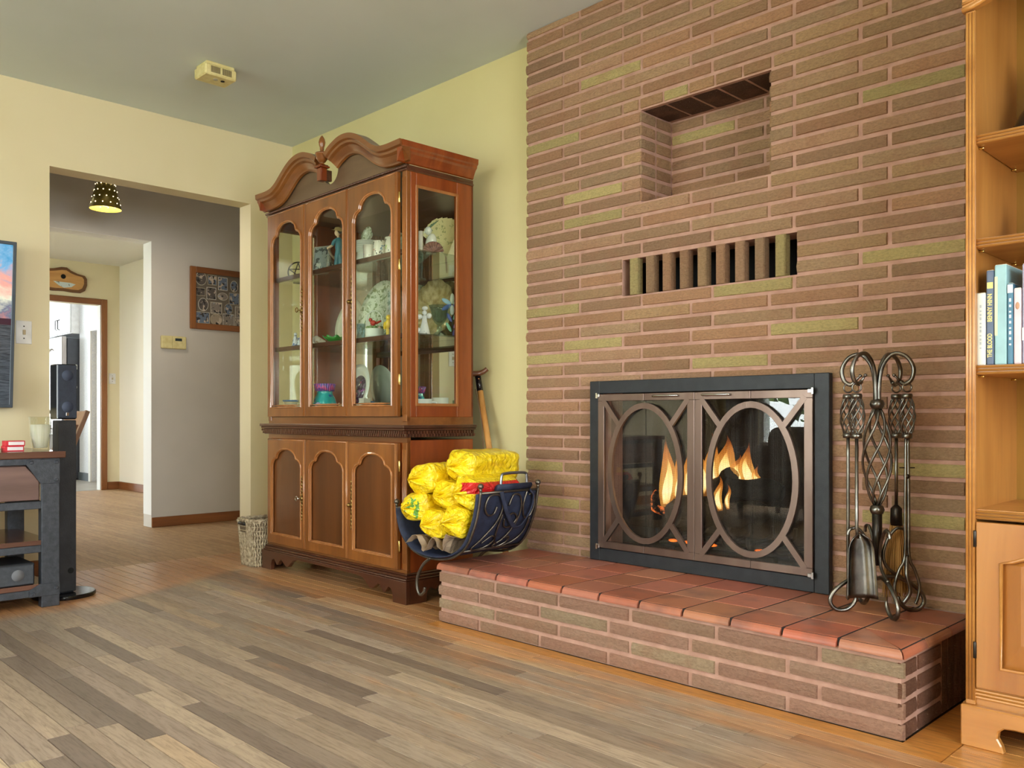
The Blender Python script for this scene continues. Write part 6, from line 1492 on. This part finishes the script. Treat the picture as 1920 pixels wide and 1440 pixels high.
for i, (y_, z_, k_, a_, b_) in enumerate(PH):
    sh = oval if k_ == 'o' else [(-1, -1), (1, -1), (1, 1), (-1, 1)]
    wm_ = MB().prism([(y_ + p[0] * (a_ + 0.004), z_ + p[1] * (b_ + 0.004)) for p in sh], 'x', HX + 0.008, HX + 0.0088).build('photo_border', plain('photo_cream_%d' % (i % 3), [(220, 212, 192), (190, 176, 150), (232, 228, 218)][i % 3], 0.6), cf)
    base = rc.choice([(150, 140, 132), (96, 88, 84), (176, 160, 140), (110, 126, 150)])
    MB().prism([(y_ + p[0] * a_, z_ + p[1] * b_) for p in sh], 'x', HX + 0.0088, HX + 0.0093).build('photo', deco('photo_%d' % i, base, [((40, 36, 38), 0.56), ((214, 196, 178), 0.58), ((180, 186, 196), 0.66)], rc.uniform(22, 36)), wm_)
MB().box(HX + 0.012, HX + 0.0135, fy0 + 0.042, fy1 - 0.042, fz0_ + 0.042, fz1_ - 0.042).build('glass', glassmat('picture_glass', (0.98, 0.98, 0.98), 1.45), cf)
th = thing('thermostat', 'beige thermostat with dark display on the grey hall wall', 'thermostat', (HX, -0.008, 1.30))
MB().box(HX, HX + 0.026, -0.100, 0.085, 1.302, 1.395).build('case', ivory, th, bevel=0.005)
MB().box(HX + 0.026, HX + 0.027, 0.0, 0.05, 1.360, 1.380).build('display', plain('lcd_dark', (50, 62, 66), 0.3), th)
MB().box(HX + 0.0262, HX + 0.0266, -0.022, -0.020, 1.305, 1.392).build('seam', plain('seam_tan', (180, 164, 110), 0.6), th)
# dining room: slab plaque, chair; kitchen: refrigerator, wall cabinet
pq = thing('wood_slab_plaque', 'live-edge wood slab plaque painted with a snowy lake above the doorway', 'plaque', (DX + 0.01, 3.1 - 2.69, 2.13))
poly = [PX(u, v, DX) for u, v in ((60, 500), (80, 504), (100, 503), (114, 501), (124, 502), (132, 508), (144, 514), (158, 518), (162, 524), (162, 536), (158, 546), (150, 550), (136, 549), (118, 546), (98, 545), (76, 542), (58, 536), (48, 520))]
pp = [(p.y, p.z) for p in poly]
MB().prism(pp, 'x', DX, DX + 0.028).build('slab', wood('slab_bark', (128, 84, 44), (84, 52, 24), 0.7, 'y', 10), pq, bevel=0.004)
cy_ = sum(p[0] for p in pp) / len(pp); cz_ = sum(p[1] for p in pp) / len(pp)
MB().prism([(cy_ + (a - cy_) * 0.86, cz_ + (b - cz_) * 0.76) for a, b in pp], 'x', DX + 0.028, DX + 0.030).build('face', wood('slab_face', (214, 164, 100), (184, 130, 70), 0.4, 'y', 8), pq)
sc0 = [PX(u, v, DX) for u, v in ((98, 527), (112, 529), (130, 531), (140, 534), (132, 539), (118, 540), (108, 535))]
MB().prism([(p.y, p.z) for p in sc0], 'x', DX + 0.030, DX + 0.031).build('painted_scene', deco('snow_scene', (200, 214, 216), [((90, 110, 120), 0.62)], 30), pq)
P = PX(117, 519, DX); MB().lathe([(0, 0), (0.025, 0), (0.025, 0.002), (0, 0.003)], 16, (DX + 0.030, P.y, P.z), M=Matrix.Rotation(PI / 2, 3, 'Y')).build('knot', plain('port_black', (8, 8, 8)), pq)
ch = thing('dining_chair', 'brown wooden dining chair with slanted back in the dining room', 'chair', (-7.45, -0.60, 0))
cw = wood('chair_brown', (150, 112, 88), (110, 78, 58), 0.45, 'z', 6)
for x in (-7.66, -7.26):
    MB().bar((x, -0.400, 0.0), (x, -0.430, 0.44), 0.035, 0.035, (1, 0, 0)).bar((x, -0.430, 0.44), (x, -0.270, 0.85), 0.035, 0.03, (1, 0, 0)).build('back_leg', cw, ch, bevel=0.003)
    MB().bar((x, -0.810, 0.0), (x, -0.810, 0.44), 0.035, 0.035, (1, 0, 0)).build('front_leg', cw, ch, bevel=0.003)
MB().box(-7.69, -7.23, -0.84, -0.41, 0.44, 0.475).build('seat', cw, ch, bevel=0.006)
MB().bar((-7.66, -0.295, 0.79), (-7.26, -0.295, 0.79), 0.02, 0.12, (0, 0.36, 0.93)).build('top_rail', cw, ch, bevel=0.004)
for k in range(4): x = -7.58 + 0.08 * k * 1.33; MB().bar((x, -0.415, 0.475), (x, -0.315, 0.74), 0.03, 0.012, (1, 0, 0)).build('slat', cw, ch)
FX0, FX1, FY0, FY1 = -12.56, -11.69, 0.965, 1.70
rf = thing('refrigerator', 'stainless refrigerator with dark sides in the kitchen', 'refrigerator', ((FX0 + FX1) / 2, 1.33, 0.001))
ss = plain('stainless', (176, 170, 166), 0.28, 0.9, (150, 144, 140), 3, stretch=(1, 1, 0.05)); fsid = plain('fridge_side', (66, 70, 80), 0.5)
MB().box(FX0, FX1, FY0, FY1, 0.02, 1.80).build('body', fsid, rf, bevel=0.006)
for a, b_ in ((FX0, (FX0 + FX1) / 2 - 0.004), ((FX0 + FX1) / 2 + 0.004, FX1)):
    d = MB().box(a, b_, FY0 - 0.065, FY0 - 0.004, 0.65, 1.82).build('door', ss, rf, bevel=0.008)
    hx = b_ - 0.05 if a == FX0 else a + 0.05
    MB().tube(crom([(hx, FY0 - 0.065, 0.85), (hx, FY0 - 0.11, 0.92), (hx, FY0 - 0.115, 1.2), (hx, FY0 - 0.11, 1.6), (hx, FY0 - 0.065, 1.68)], 5), 0.012, 8).build('handle', chrome, d, smooth=True)
d = MB().box(FX0, FX1, FY0 - 0.065, FY0 - 0.004, 0.06, 0.64).build('freezer_drawer', ss, rf, bevel=0.008)
MB().tube([(FX0 + 0.1, FY0 - 0.105, 0.58), (FX1 - 0.1, FY0 - 0.105, 0.58)], 0.012, 8).build('handle', chrome, d, smooth=True)
MB().box(FX0 + 0.02, FX1 - 0.02, FY0 + 0.02, FY1 - 0.05, 0.001, 0.02).build('foot', blk, rf)
for (u, v, lab) in ((140, 688, 'white square magnet on the dark side of the refrigerator'), (139, 726, 'pale round magnet on the dark side of the refrigerator')):
    P = PX(u, v, FX1); m = MB().box(FX1 + 0.0005, FX1 + 0.006, P.y - 0.03, P.y + 0.03, P.z - 0.03, P.z + 0.03) if v < 700 else MB().lathe([(0, 0), (0.034, 0), (0.034, 0.006), (0, 0.007)], 20, (FX1 + 0.0005, P.y, P.z), M=Matrix.Rotation(PI / 2, 3, 'Y'))
    item('magnet', lab, 'magnet', m, plain('magnet_white', (232, 232, 228), 0.5))
kc = thing('wall_cabinet', 'white kitchen cabinet above the refrigerator', 'cabinet', (-12.1, 1.3, 1.862))
kw = plain('cabinet_white', (242, 244, 248), 0.4)
MB().box(-12.75, FX1 + 0.025, FY0 + 0.04, 1.74, 1.862, 2.449).build('body', kw, kc)
xm = -12.10
for a, b_ in ((-12.74, xm - 0.003), (xm + 0.003, FX1 + 0.02)):
    d = MB().box(a, b_, FY0 + 0.02, FY0 + 0.038, 1.87, 2.44).build('door', kw, kc, bevel=0.003)
    hx = b_ - 0.045 if a < -12.5 else a + 0.045
    MB().tube([(hx, FY0 + 0.02, 1.93), (hx, FY0 - 0.005, 1.94), (hx, FY0 - 0.005, 2.05), (hx, FY0 + 0.02, 2.06)], 0.006, 6).build('handle', plain('dark_pull', (60, 60, 64), 0.4, 0.8), d, smooth=True)

# ================================================================== BOOKCASE
bw_ = wood('maple_case', (196, 138, 70), (160, 100, 42), 0.3, 'z', 5, 0.4); bwx = wood('maple_shelf', (206, 148, 78), (168, 108, 48), 0.3, 'x', 6, 0.4)
bb = wood('maple_back', (176, 132, 56), (150, 106, 40), 0.5, 'z', 4, 0.2)
KX0, KX1, KF, KB = -0.716, 0.150, -0.420, -0.055
bc = thing('bookcase', 'tall honey maple bookcase with panelled doors beside the hearth', 'bookcase', ((KX0 + KX1) / 2, (KF + KB) / 2, 0))
MB().box(KX0, KX0 + 0.018, KF + 0.018, KB, 0.10, 2.10).build('side_panel', bw_, bc); MB().box(KX1 - 0.018, KX1, KF + 0.018, KB, 0.10, 2.10).build('side_panel', bw_, bc)
MB().box(KX0 + 0.018, KX1 - 0.018, KB - 0.012, KB, 0.10, 2.10).build('back_panel', bb, bc)
for s_, x in ((1, KX0), (-1, KX1)):
    a, b_ = (x, x + 0.022) if s_ > 0 else (x - 0.022, x)
    p = MB().box(a, b_, KF, KF + 0.018, 0.10, 1.79).build('face_stile', bw_, bc, bevel=0.002)
    f_ = MB()
    for k in range(3): xx = a + 0.022 * (k + 0.5) / 3; f_.tube([(xx, KF, 0.112), (xx, KF, 1.785)], 0.0034, 8)
    f_.build('reeding', bwx, p, smooth=True)
hz = [(KX0 - 0.006, 1.79), (KX0 + 0.02, 1.795)] + [(KX0 + 0.02 + (KX1 - KX0 - 0.04) * k / 20, 1.795 + 0.085 * math.sin(PI * k / 20)) for k in range(1, 20)] + [(KX1 - 0.02, 1.795), (KX1 + 0.006, 1.79)]
MB().prism(hz + [(KX1 + 0.006, 2.10), (KX0 - 0.006, 2.10)], 'y', KF - 0.004, KF + 0.018).build('top_fascia', bwx, bc)
pth = [Vector((x, KF - 0.004, z + 0.004)) for x, z in hz]
MB().tube(pth, 0.007, 8).tube([p + UP * 0.016 for p in pth], 0.004, 8).build('fascia_moulding', bwx, bc, smooth=True)
MB().box(KX0 - 0.02, KX1 + 0.02, KF - 0.03, KB, 2.10, 2.13).build('cornice', bwx, bc, bevel=0.006)
KS = (1.487, 1.234, 0.926)
for z in KS:
    sh = MB().box(KX0 + 0.020, KX1 - 0.020, KF + 0.012, KB - 0.014, z - 0.023, z).build('shelf', bwx, bc)
    m = MB()
    for k in range(3): m.tube([(KX0 + 0.020, KF + 0.011, z - 0.004 - 0.0078 * k), (KX1 - 0.020, KF + 0.011, z - 0.004 - 0.0078 * k)], 0.0034, 8)
    m.build('reeded_edge', bwx, sh, smooth=True)
    for yy in (KF + 0.04, KB - 0.06): MB().tube([(KX0 + 0.018, yy, z - 0.026), (KX0 + 0.030, yy, z - 0.026)], 0.0026, 8).build('shelf_pin', brass, sh, smooth=True)
dk = MB().box(KX0 + 0.018, KX1 - 0.018, KF + 0.006, KB - 0.012, 0.552, 0.576).build('deck', bwx, bc)
m = MB()
for k in range(3): m.tube([(KX0 + 0.020, KF + 0.005, 0.571 - 0.0075 * k), (KX1 - 0.020, KF + 0.005, 0.571 - 0.0075 * k)], 0.0034, 8)
m.build('reeded_edge', bwx, dk, smooth=True)
m = MB()
for k in range(3): m.tube([(KX0 + 0.020, KF + 0.006, 0.136 - 0.0085 * k), (KX1 - 0.020, KF + 0.006, 0.136 - 0.0085 * k)], 0.0038, 8)
m.box(KX0 + 0.02, KX1 - 0.02, KF + 0.008, KF + 0.03, 0.104, 0.142).build('bottom_rail', bwx, bc, smooth=True, angle=40)
for (a, b_, hs) in ((KX0 + 0.024, (KX0 + KX1) / 2 - 0.002, 1), ((KX0 + KX1) / 2 + 0.002, KX1 - 0.024, -1)):
    z0, z1 = 0.144, 0.546; n = 12
    loop = [(a + 0.055, z0 + 0.055), (b_ - 0.055, z0 + 0.055)] + [(b_ - 0.055 - (b_ - a - 0.11) * k / n, z1 - 0.095 + 0.045 * math.sin(PI * k / n) ** 1.5) for k in range(n + 1)]
    dr = MB().ring(rectloop(loop, a, b_, z0, z1), loop, 'y', KF - 0.002, KF + 0.018).build('door', bw_, bc, bevel=0.0015)
    MB().tube([Vector((x, KF - 0.001, z)) for x, z in loop], 0.005, 8, closed=True).build('moulding', bwx, dr, smooth=True)
    cx_, cz_ = (a + b_) / 2, sum(p[1] for p in loop) / len(loop)
    l2 = [(cx_ + (x - cx_) * 0.995, cz_ + (z - cz_) * 0.995) for x, z in loop]; l3 = [(cx_ + (x - cx_) * 0.72, cz_ + (z - cz_) * 0.74) for x, z in loop]; n_ = len(loop)
    MB().add([(x, KF + 0.010, z) for x, z in l2] + [(x, KF + 0.001, z) for x, z in l3], [(i, (i + 1) % n_, (i + 1) % n_ + n_, i + n_) for i in range(n_)] + [tuple(range(n_, 2 * n_))]).build('raised_panel', bw_, dr)
    hx = a - 0.002 if hs > 0 else b_ + 0.002
    for z in (0.505, 0.235): MB().lathe([(0.003, -0.02), (0.004, -0.018), (0.004, 0.018), (0.003, 0.02)], 8, (hx, KF - 0.003, z)).build('hinge', darksteel, dr, smooth=True)
pl = [(KX0 - 0.008, 0.0), (KX0 + 0.088, 0.0), (KX0 + 0.083, 0.018), (KX0 + 0.074, 0.034), (KX0 + 0.076, 0.050), (KX0 + 0.088, 0.060), (KX0 + 0.110, 0.062), (KX1 - 0.110, 0.062), (KX1 - 0.088, 0.060), (KX1 - 0.076, 0.050), (KX1 - 0.074, 0.034), (KX1 - 0.083, 0.018), (KX1 - 0.088, 0.0), (KX1 + 0.008, 0.0), (KX1 + 0.008, 0.100), (KX0 - 0.008, 0.100)]
MB().prism(pl, 'y', KF - 0.012, KF + 0.010).build('plinth', bwx, bc, bevel=0.003)
for a, b_ in ((KX0 - 0.008, KX0 + 0.012), (KX1 - 0.012, KX1 + 0.008)): MB().box(a, b_, KF + 0.010, KB, 0.0, 0.10).build('plinth_side', bwx, bc)
MB().box(KX0 + 0.018, KX1 - 0.018, KF + 0.010, KB - 0.012, 0.085, 0.104).build('bottom_board', bwx, bc)
# books
def book(label, x0, x1, h_, d_, c_, parts=()):
    z = KS[2] + 0.0003; y0 = KF + 0.018
    t = thing('book', label, 'book', ((x0 + x1) / 2, y0 + d_ / 2, z), 'books on the bookcase shelf')
    cm = plain('cover_%02x%02x%02x' % c_, c_, 0.45, 0, tuple(int(q * 0.93) for q in c_), 20)
    MB().box(x0, x1, y0, y0 + d_, z, z + h_).build('cover', cm, t, bevel=min(0.003, (x1 - x0) * 0.2), seg=2)
    MB().box(x0 + 0.0015, x1 - 0.0015, y0 + 0.003, y0 + d_ + 0.0006, z + 0.002, z + h_ + 0.0008).build('pages', plain('page_edges', (226, 214, 190), 0.8), t)
    return t, y0, z
def bx_at(u): return PY(u, 600, KF + 0.018).x
yel_ink, ink, wht = plain('gilt_ink', (232, 212, 120), 0.4), plain('dark_ink', (90, 96, 100), 0.6), plain('white_ink', (226, 232, 234), 0.5)
RU = Matrix(((0, -1, 0), (0, 0, -1), (1, 0, 0)))     # text plane facing -y, reading upward
RU = Matrix.Rotation(-PI / 2, 3, 'Y') @ Matrix.Rotation(PI / 2, 3, 'X')
e = [bx_at(u) for u in (1829.5, 1848, 1849, 1863.5, 1864.5, 1887.5, 1888.5, 1899.5, 1900.5, 1915, 1916.5, 1932, 1933, 1950, 1951, 1972)]
t, y0, z = book('cream paperback with faded script on its spine', e[0], e[1], 0.176, 0.11, (226, 228, 220))
for k in range(11): zz = z + 0.04 + 0.010 * k; MB().box((e[0] + e[1]) / 2 - 0.002, (e[0] + e[1]) / 2 + 0.002, y0 - 0.0004, y0, zz, zz + 0.007 * (0.5 + 0.25 * ((k * 5) % 3))).build('spine_lettering', plain('faded_ink', (176, 186, 190), 0.6), t)
t, y0, z = book('navy hardback with yellow capital lettering on its spine', e[2], e[3], 0.229, 0.14, (84, 98, 124))
txt('THE BLOOD', 0.0145, yel_ink, t, Vector(((e[2] + e[3]) / 2, y0 - 0.0004, z + 0.018)), RU, 'spine_lettering', sx=0.72, bold=0.0003)
txt('BENNY HINN', 0.0145, yel_ink, t, Vector(((e[2] + e[3]) / 2, y0 - 0.0004, z + 0.104)), RU, 'spine_lettering', sx=0.78, bold=0.0003)
MB().box(e[2] + 0.002, e[3] - 0.002, y0 - 0.0006, y0, z + 0.185, z + 0.200).build('emblem', yel_ink, t)
t, y0, z = book('tall pale teal hardback with cream title panel on its spine', e[4], e[5], 0.240, 0.16, (150, 190, 196))
MB().box(e[4] + 0.0005, e[4] + 0.007, y0 - 0.0006, y0 + 0.001, z + 0.070, z + 0.212).build('title_panel', plain('cream_panel', (214, 214, 180), 0.5), t)
t, y0, z = book('blue paperback with worn white spots on its spine', e[6], e[7], 0.193, 0.12, (72, 122, 150))
MB().box(e[6] + 0.0005, e[7] - 0.0005, y0 - 0.0006, y0 + 0.002, z + 0.170, z + 0.190).build('publisher_mark', wht, t)
for k in range(9):
    zz = z + 0.045 + 0.013 * k; MB().box(e[6] + 0.004, e[7] - 0.004, y0 - 0.0005, y0, zz, zz + 0.008 * (0.5 + 0.5 * ((k * 7) % 3) / 2)).build('spine_lettering', wht, t)
t, y0, z = book('pale pink paperback with small bird picture on its spine', e[8], e[9], 0.180, 0.12, (222, 200, 208))
MB().ball(((e[8] + e[9]) / 2, y0, z + 0.138), (0.0045, 0.001, 0.009), 10, 6).build('bird_picture', plain('bird_brown', (196, 150, 120), 0.6), t, smooth=True)
t, y0, z = book('tall lilac-grey hardback with white jacket band', e[10], e[11], 0.236, 0.16, (176, 172, 196))
MB().box(e[10], e[11], y0 - 0.0006, y0 + 0.001, z + 0.055, z + 0.085).build('jacket_band', wht, t)
t, y0, z = book('dark green hardback against the lilac book', e[12], e[13], 0.215, 0.15, (70, 92, 78))
t, y0, z = book('maroon hardback at the end of the shelf row', e[14], e[15], 0.225, 0.15, (118, 50, 48))
# black seal sculpture (top shelf), driftwood and shells (second shelf)
b = Vector((-0.560, -0.215, KS[0] + 0.0005))
gl = plain('black_stone', (26, 32, 34), 0.12, 0, (18, 22, 24), 10, coat=0.5)
pts = crom([b + Vector((-0.115, -0.02, 0.006)), b + Vector((-0.085, -0.01, 0.022)), b + Vector((-0.05, 0, 0.055)), b + Vector((0.0, 0, 0.095)), b + Vector((0.03, 0, 0.150)), b + Vector((0.025, 0, 0.200)), b + Vector((-0.005, 0, 0.222))], 5)
n = len(pts); rr = [0.008 + 0.047 * math.sin(PI * min(1, (i / (n - 1)) * 0.92 + 0.02)) ** 0.9 for i in range(n)]; rr[-1] = 0.012
item('seal_sculpture', 'polished black stone seal sculpture on the bookcase top shelf', 'sculpture', MB().tube(pts, rr, 20).ball(b + Vector((0.02, 0, 0.045)), (0.07, 0.045, 0.045), 18, 10), gl, smooth=True)
b = Vector((-0.575, -0.25, KS[1] + 0.0005))
m = MB()
for k, (dx, dz, r) in enumerate(((-0.02, 0.03, 0.030), (0.015, 0.035, 0.034), (0.0, 0.06, 0.028), (0.03, 0.065, 0.026), (-0.03, 0.012, 0.016), (0.05, 0.03, 0.03))): m.ball(b + Vector((dx, 0, dz)), (r, r * 0.9, r), 16, 10)
for i, v in enumerate(m.v): m.v[i] = v + Vector((noise.noise(v * 60), noise.noise(v * 60 + Vector((4, 0, 0))), noise.noise(v * 60 + Vector((0, 8, 0))))) * 0.010
for i, v in enumerate(m.v): m.v[i].z = max(v.z, KS[1] + 0.0005)
item('driftwood', 'knotted driftwood piece under white shells in the bookcase', 'driftwood', m, plain('driftwood', (150, 132, 92), 0.85, 0, (92, 76, 46), 50, 0.8, 70), smooth=True)
def shell2(label, c_, sx, sy, sz, rot):
    m = MB().sheet(lambda i, j: Matrix.Rotation(rot, 3, 'Y') @ Vector(((i - 0.5) * 2 * sx * math.cos((j - 0.5) * 2.2), (j - 0.5) * 2 * sy, sz * (1 - (2 * i - 1) ** 2) + 0.004 * math.sin(j * 26))) + Vector(c_), 16, 16)
    item('shell', label, 'shell', m, plain('shell_white', (236, 238, 236), 0.25, 0, (206, 208, 214), 20), smooth=True, solid=0.003)
shell2('white clam shell standing above the driftwood', (-0.545, -0.25, KS[1] + 0.098), 0.045, 0.032, 0.016, 0.25)
shell2('white clam shell lying in front of the driftwood', (-0.555, -0.315, KS[1] + 0.006), 0.050, 0.024, 0.020, 0.0)

# ================================================================== BEHIND THE CAMERA (seen in the fire glass, except the added lamp)
ac = thing('armchair', 'dark upholstered armchair facing the fireplace by the window', 'armchair', (-3.30, -3.60, 0))
dkf = plain('charcoal_upholstery', (58, 52, 52), 0.85, 0, (44, 40, 40), 30, 0.3, 200)
MB().box(-3.60, -2.95, -3.95, -3.3, 0.12, 0.40).build('seat', dkf, ac, bevel=0.05, seg=3)
MB().box(-3.62, -2.93, -4.10, -3.90, 0.20, 0.72).build('backrest', dkf, ac, bevel=0.09, seg=3)
for x0 in (-3.74, -2.95): MB().box(x0, x0 + 0.14, -4.05, -3.3, 0.12, 0.56).build('arm', dkf, ac, bevel=0.05, seg=3)
for x in (-3.55, -3.0):
    for y in (-4.0, -3.4): MB().tube([(x, y, 0), (x, y, 0.13)], [0.018, 0.028], 10).build('leg', chd, ac, smooth=True)
for x0, lab in ((-4.64, 'dark window curtain hanging beside the television corner'), (-0.95, 'dark window curtain hanging at the far end of the window')):
    o = item('curtain', lab, 'curtain', MB().sheet(lambda i, j: (x0 + 0.36 * i, -4.985 + 0.022 * math.sin(i * 34), 0.05 + 2.25 * j), 60, 2), plain('curtain_cloth', (92, 84, 80), 0.9, 0, (74, 68, 66), 8), smooth=True, solid=0.003)
rd = item('curtain_rod', 'dark metal curtain rod above the big window', 'curtain rod', MB().tube([(-4.60, -4.985, 2.31), (-0.50, -4.985, 2.31)], 0.012, 10).box(-4.55, -4.53, -5.05, -4.985, 2.30, 2.32).box(-0.57, -0.55, -5.05, -4.985, 2.30, 2.32), ironblk, smooth=False)
lfm = deco('tree_leaves', (96, 130, 66), [((150, 176, 96), 0.55), ((58, 88, 44), 0.52)], 3.0, rough=0.8)
rl = random.Random(9)
for k, (x, y, r) in enumerate(((-5.4, -9.0, 1.35), (-2.2, -9.6, 1.5), (1.0, -9.0, 1.3), (-8.8, -10.0, 1.6))):
    t = thing('garden_tree', ['round leafy tree outside the window by the television corner', 'tallest leafy tree in the middle of the garden', 'small leafy tree at the far end of the garden', 'broad leafy tree beyond the house corner'][k], 'tree', (x, y, -0.3), 'garden trees outside the window')
    m = MB()
    for i in range(420):
        a, b_, q = rl.uniform(0, 2 * PI), math.acos(rl.uniform(-1, 1)), r * rl.uniform(0.55, 1.0)
        p = Vector((x + q * math.sin(b_) * math.cos(a), y + q * math.sin(b_) * math.sin(a), 1.5 + r * 0.3 + q * math.cos(b_))); s_ = rl.uniform(0.10, 0.2); n_ = Vector((rl.uniform(-1, 1), rl.uniform(-1, 1), rl.uniform(-1, 1))).normalized(); u_ = n_.orthogonal().normalized() * s_; w_ = n_.cross(u_)
        m.add([p - u_, p + w_ * 0.5, p + u_, p - w_ * 0.5], [(0, 1, 2, 3)])
    o = m.build('foliage', lfm, t); o['kind'] = 'stuff'
    MB().tube([(x, y, -0.3), (x + 0.05, y, 1.2), (x, y, 2.0)], [0.12, 0.09, 0.05], 8).build('trunk', plain('bark', (90, 72, 56), 0.9), t, smooth=True)
o = MB().box(-14, 8, -16, -5.3, -0.5, -0.3).build('ground', plain('lawn', (96, 120, 62), 0.95, 0, (78, 98, 50), 2)); o['kind'] = 'structure'

CLX, CLY = -0.9, -3.4  # unseen ceiling lamp, added to warm and brighten the room
cl = thing('fill_lamp', 'round white ceiling lamp added unseen behind the camera as warm fill light', 'lamp', (CLX, CLY, 2.38))
MB().lathe([(0.0, 2.36), (0.10, 2.368), (0.17, 2.40), (0.19, 2.45), (0.0, 2.452)], 32, (CLX, CLY, 0)).build('dome', plain('fill_lamp_dome', (255, 236, 206), 0.4, emit=14), cl, smooth=True)
MB().lathe([(0.0, 2.452), (0.20, 2.454), (0.20, 2.4775), (0, 2.4778)], 32, (CLX, CLY, 0)).build('rim', brass, cl, smooth=True)
pl_ = bpy.data.lights.new('fill_lamp_light', 'POINT'); pl_.energy = 46; pl_.color = (1.0, 0.87, 0.70); pl_.shadow_soft_size = 0.2; po_ = link(bpy.data.objects.new('fill_lamp_light', pl_)); po_.location = (CLX, CLY, 2.12)
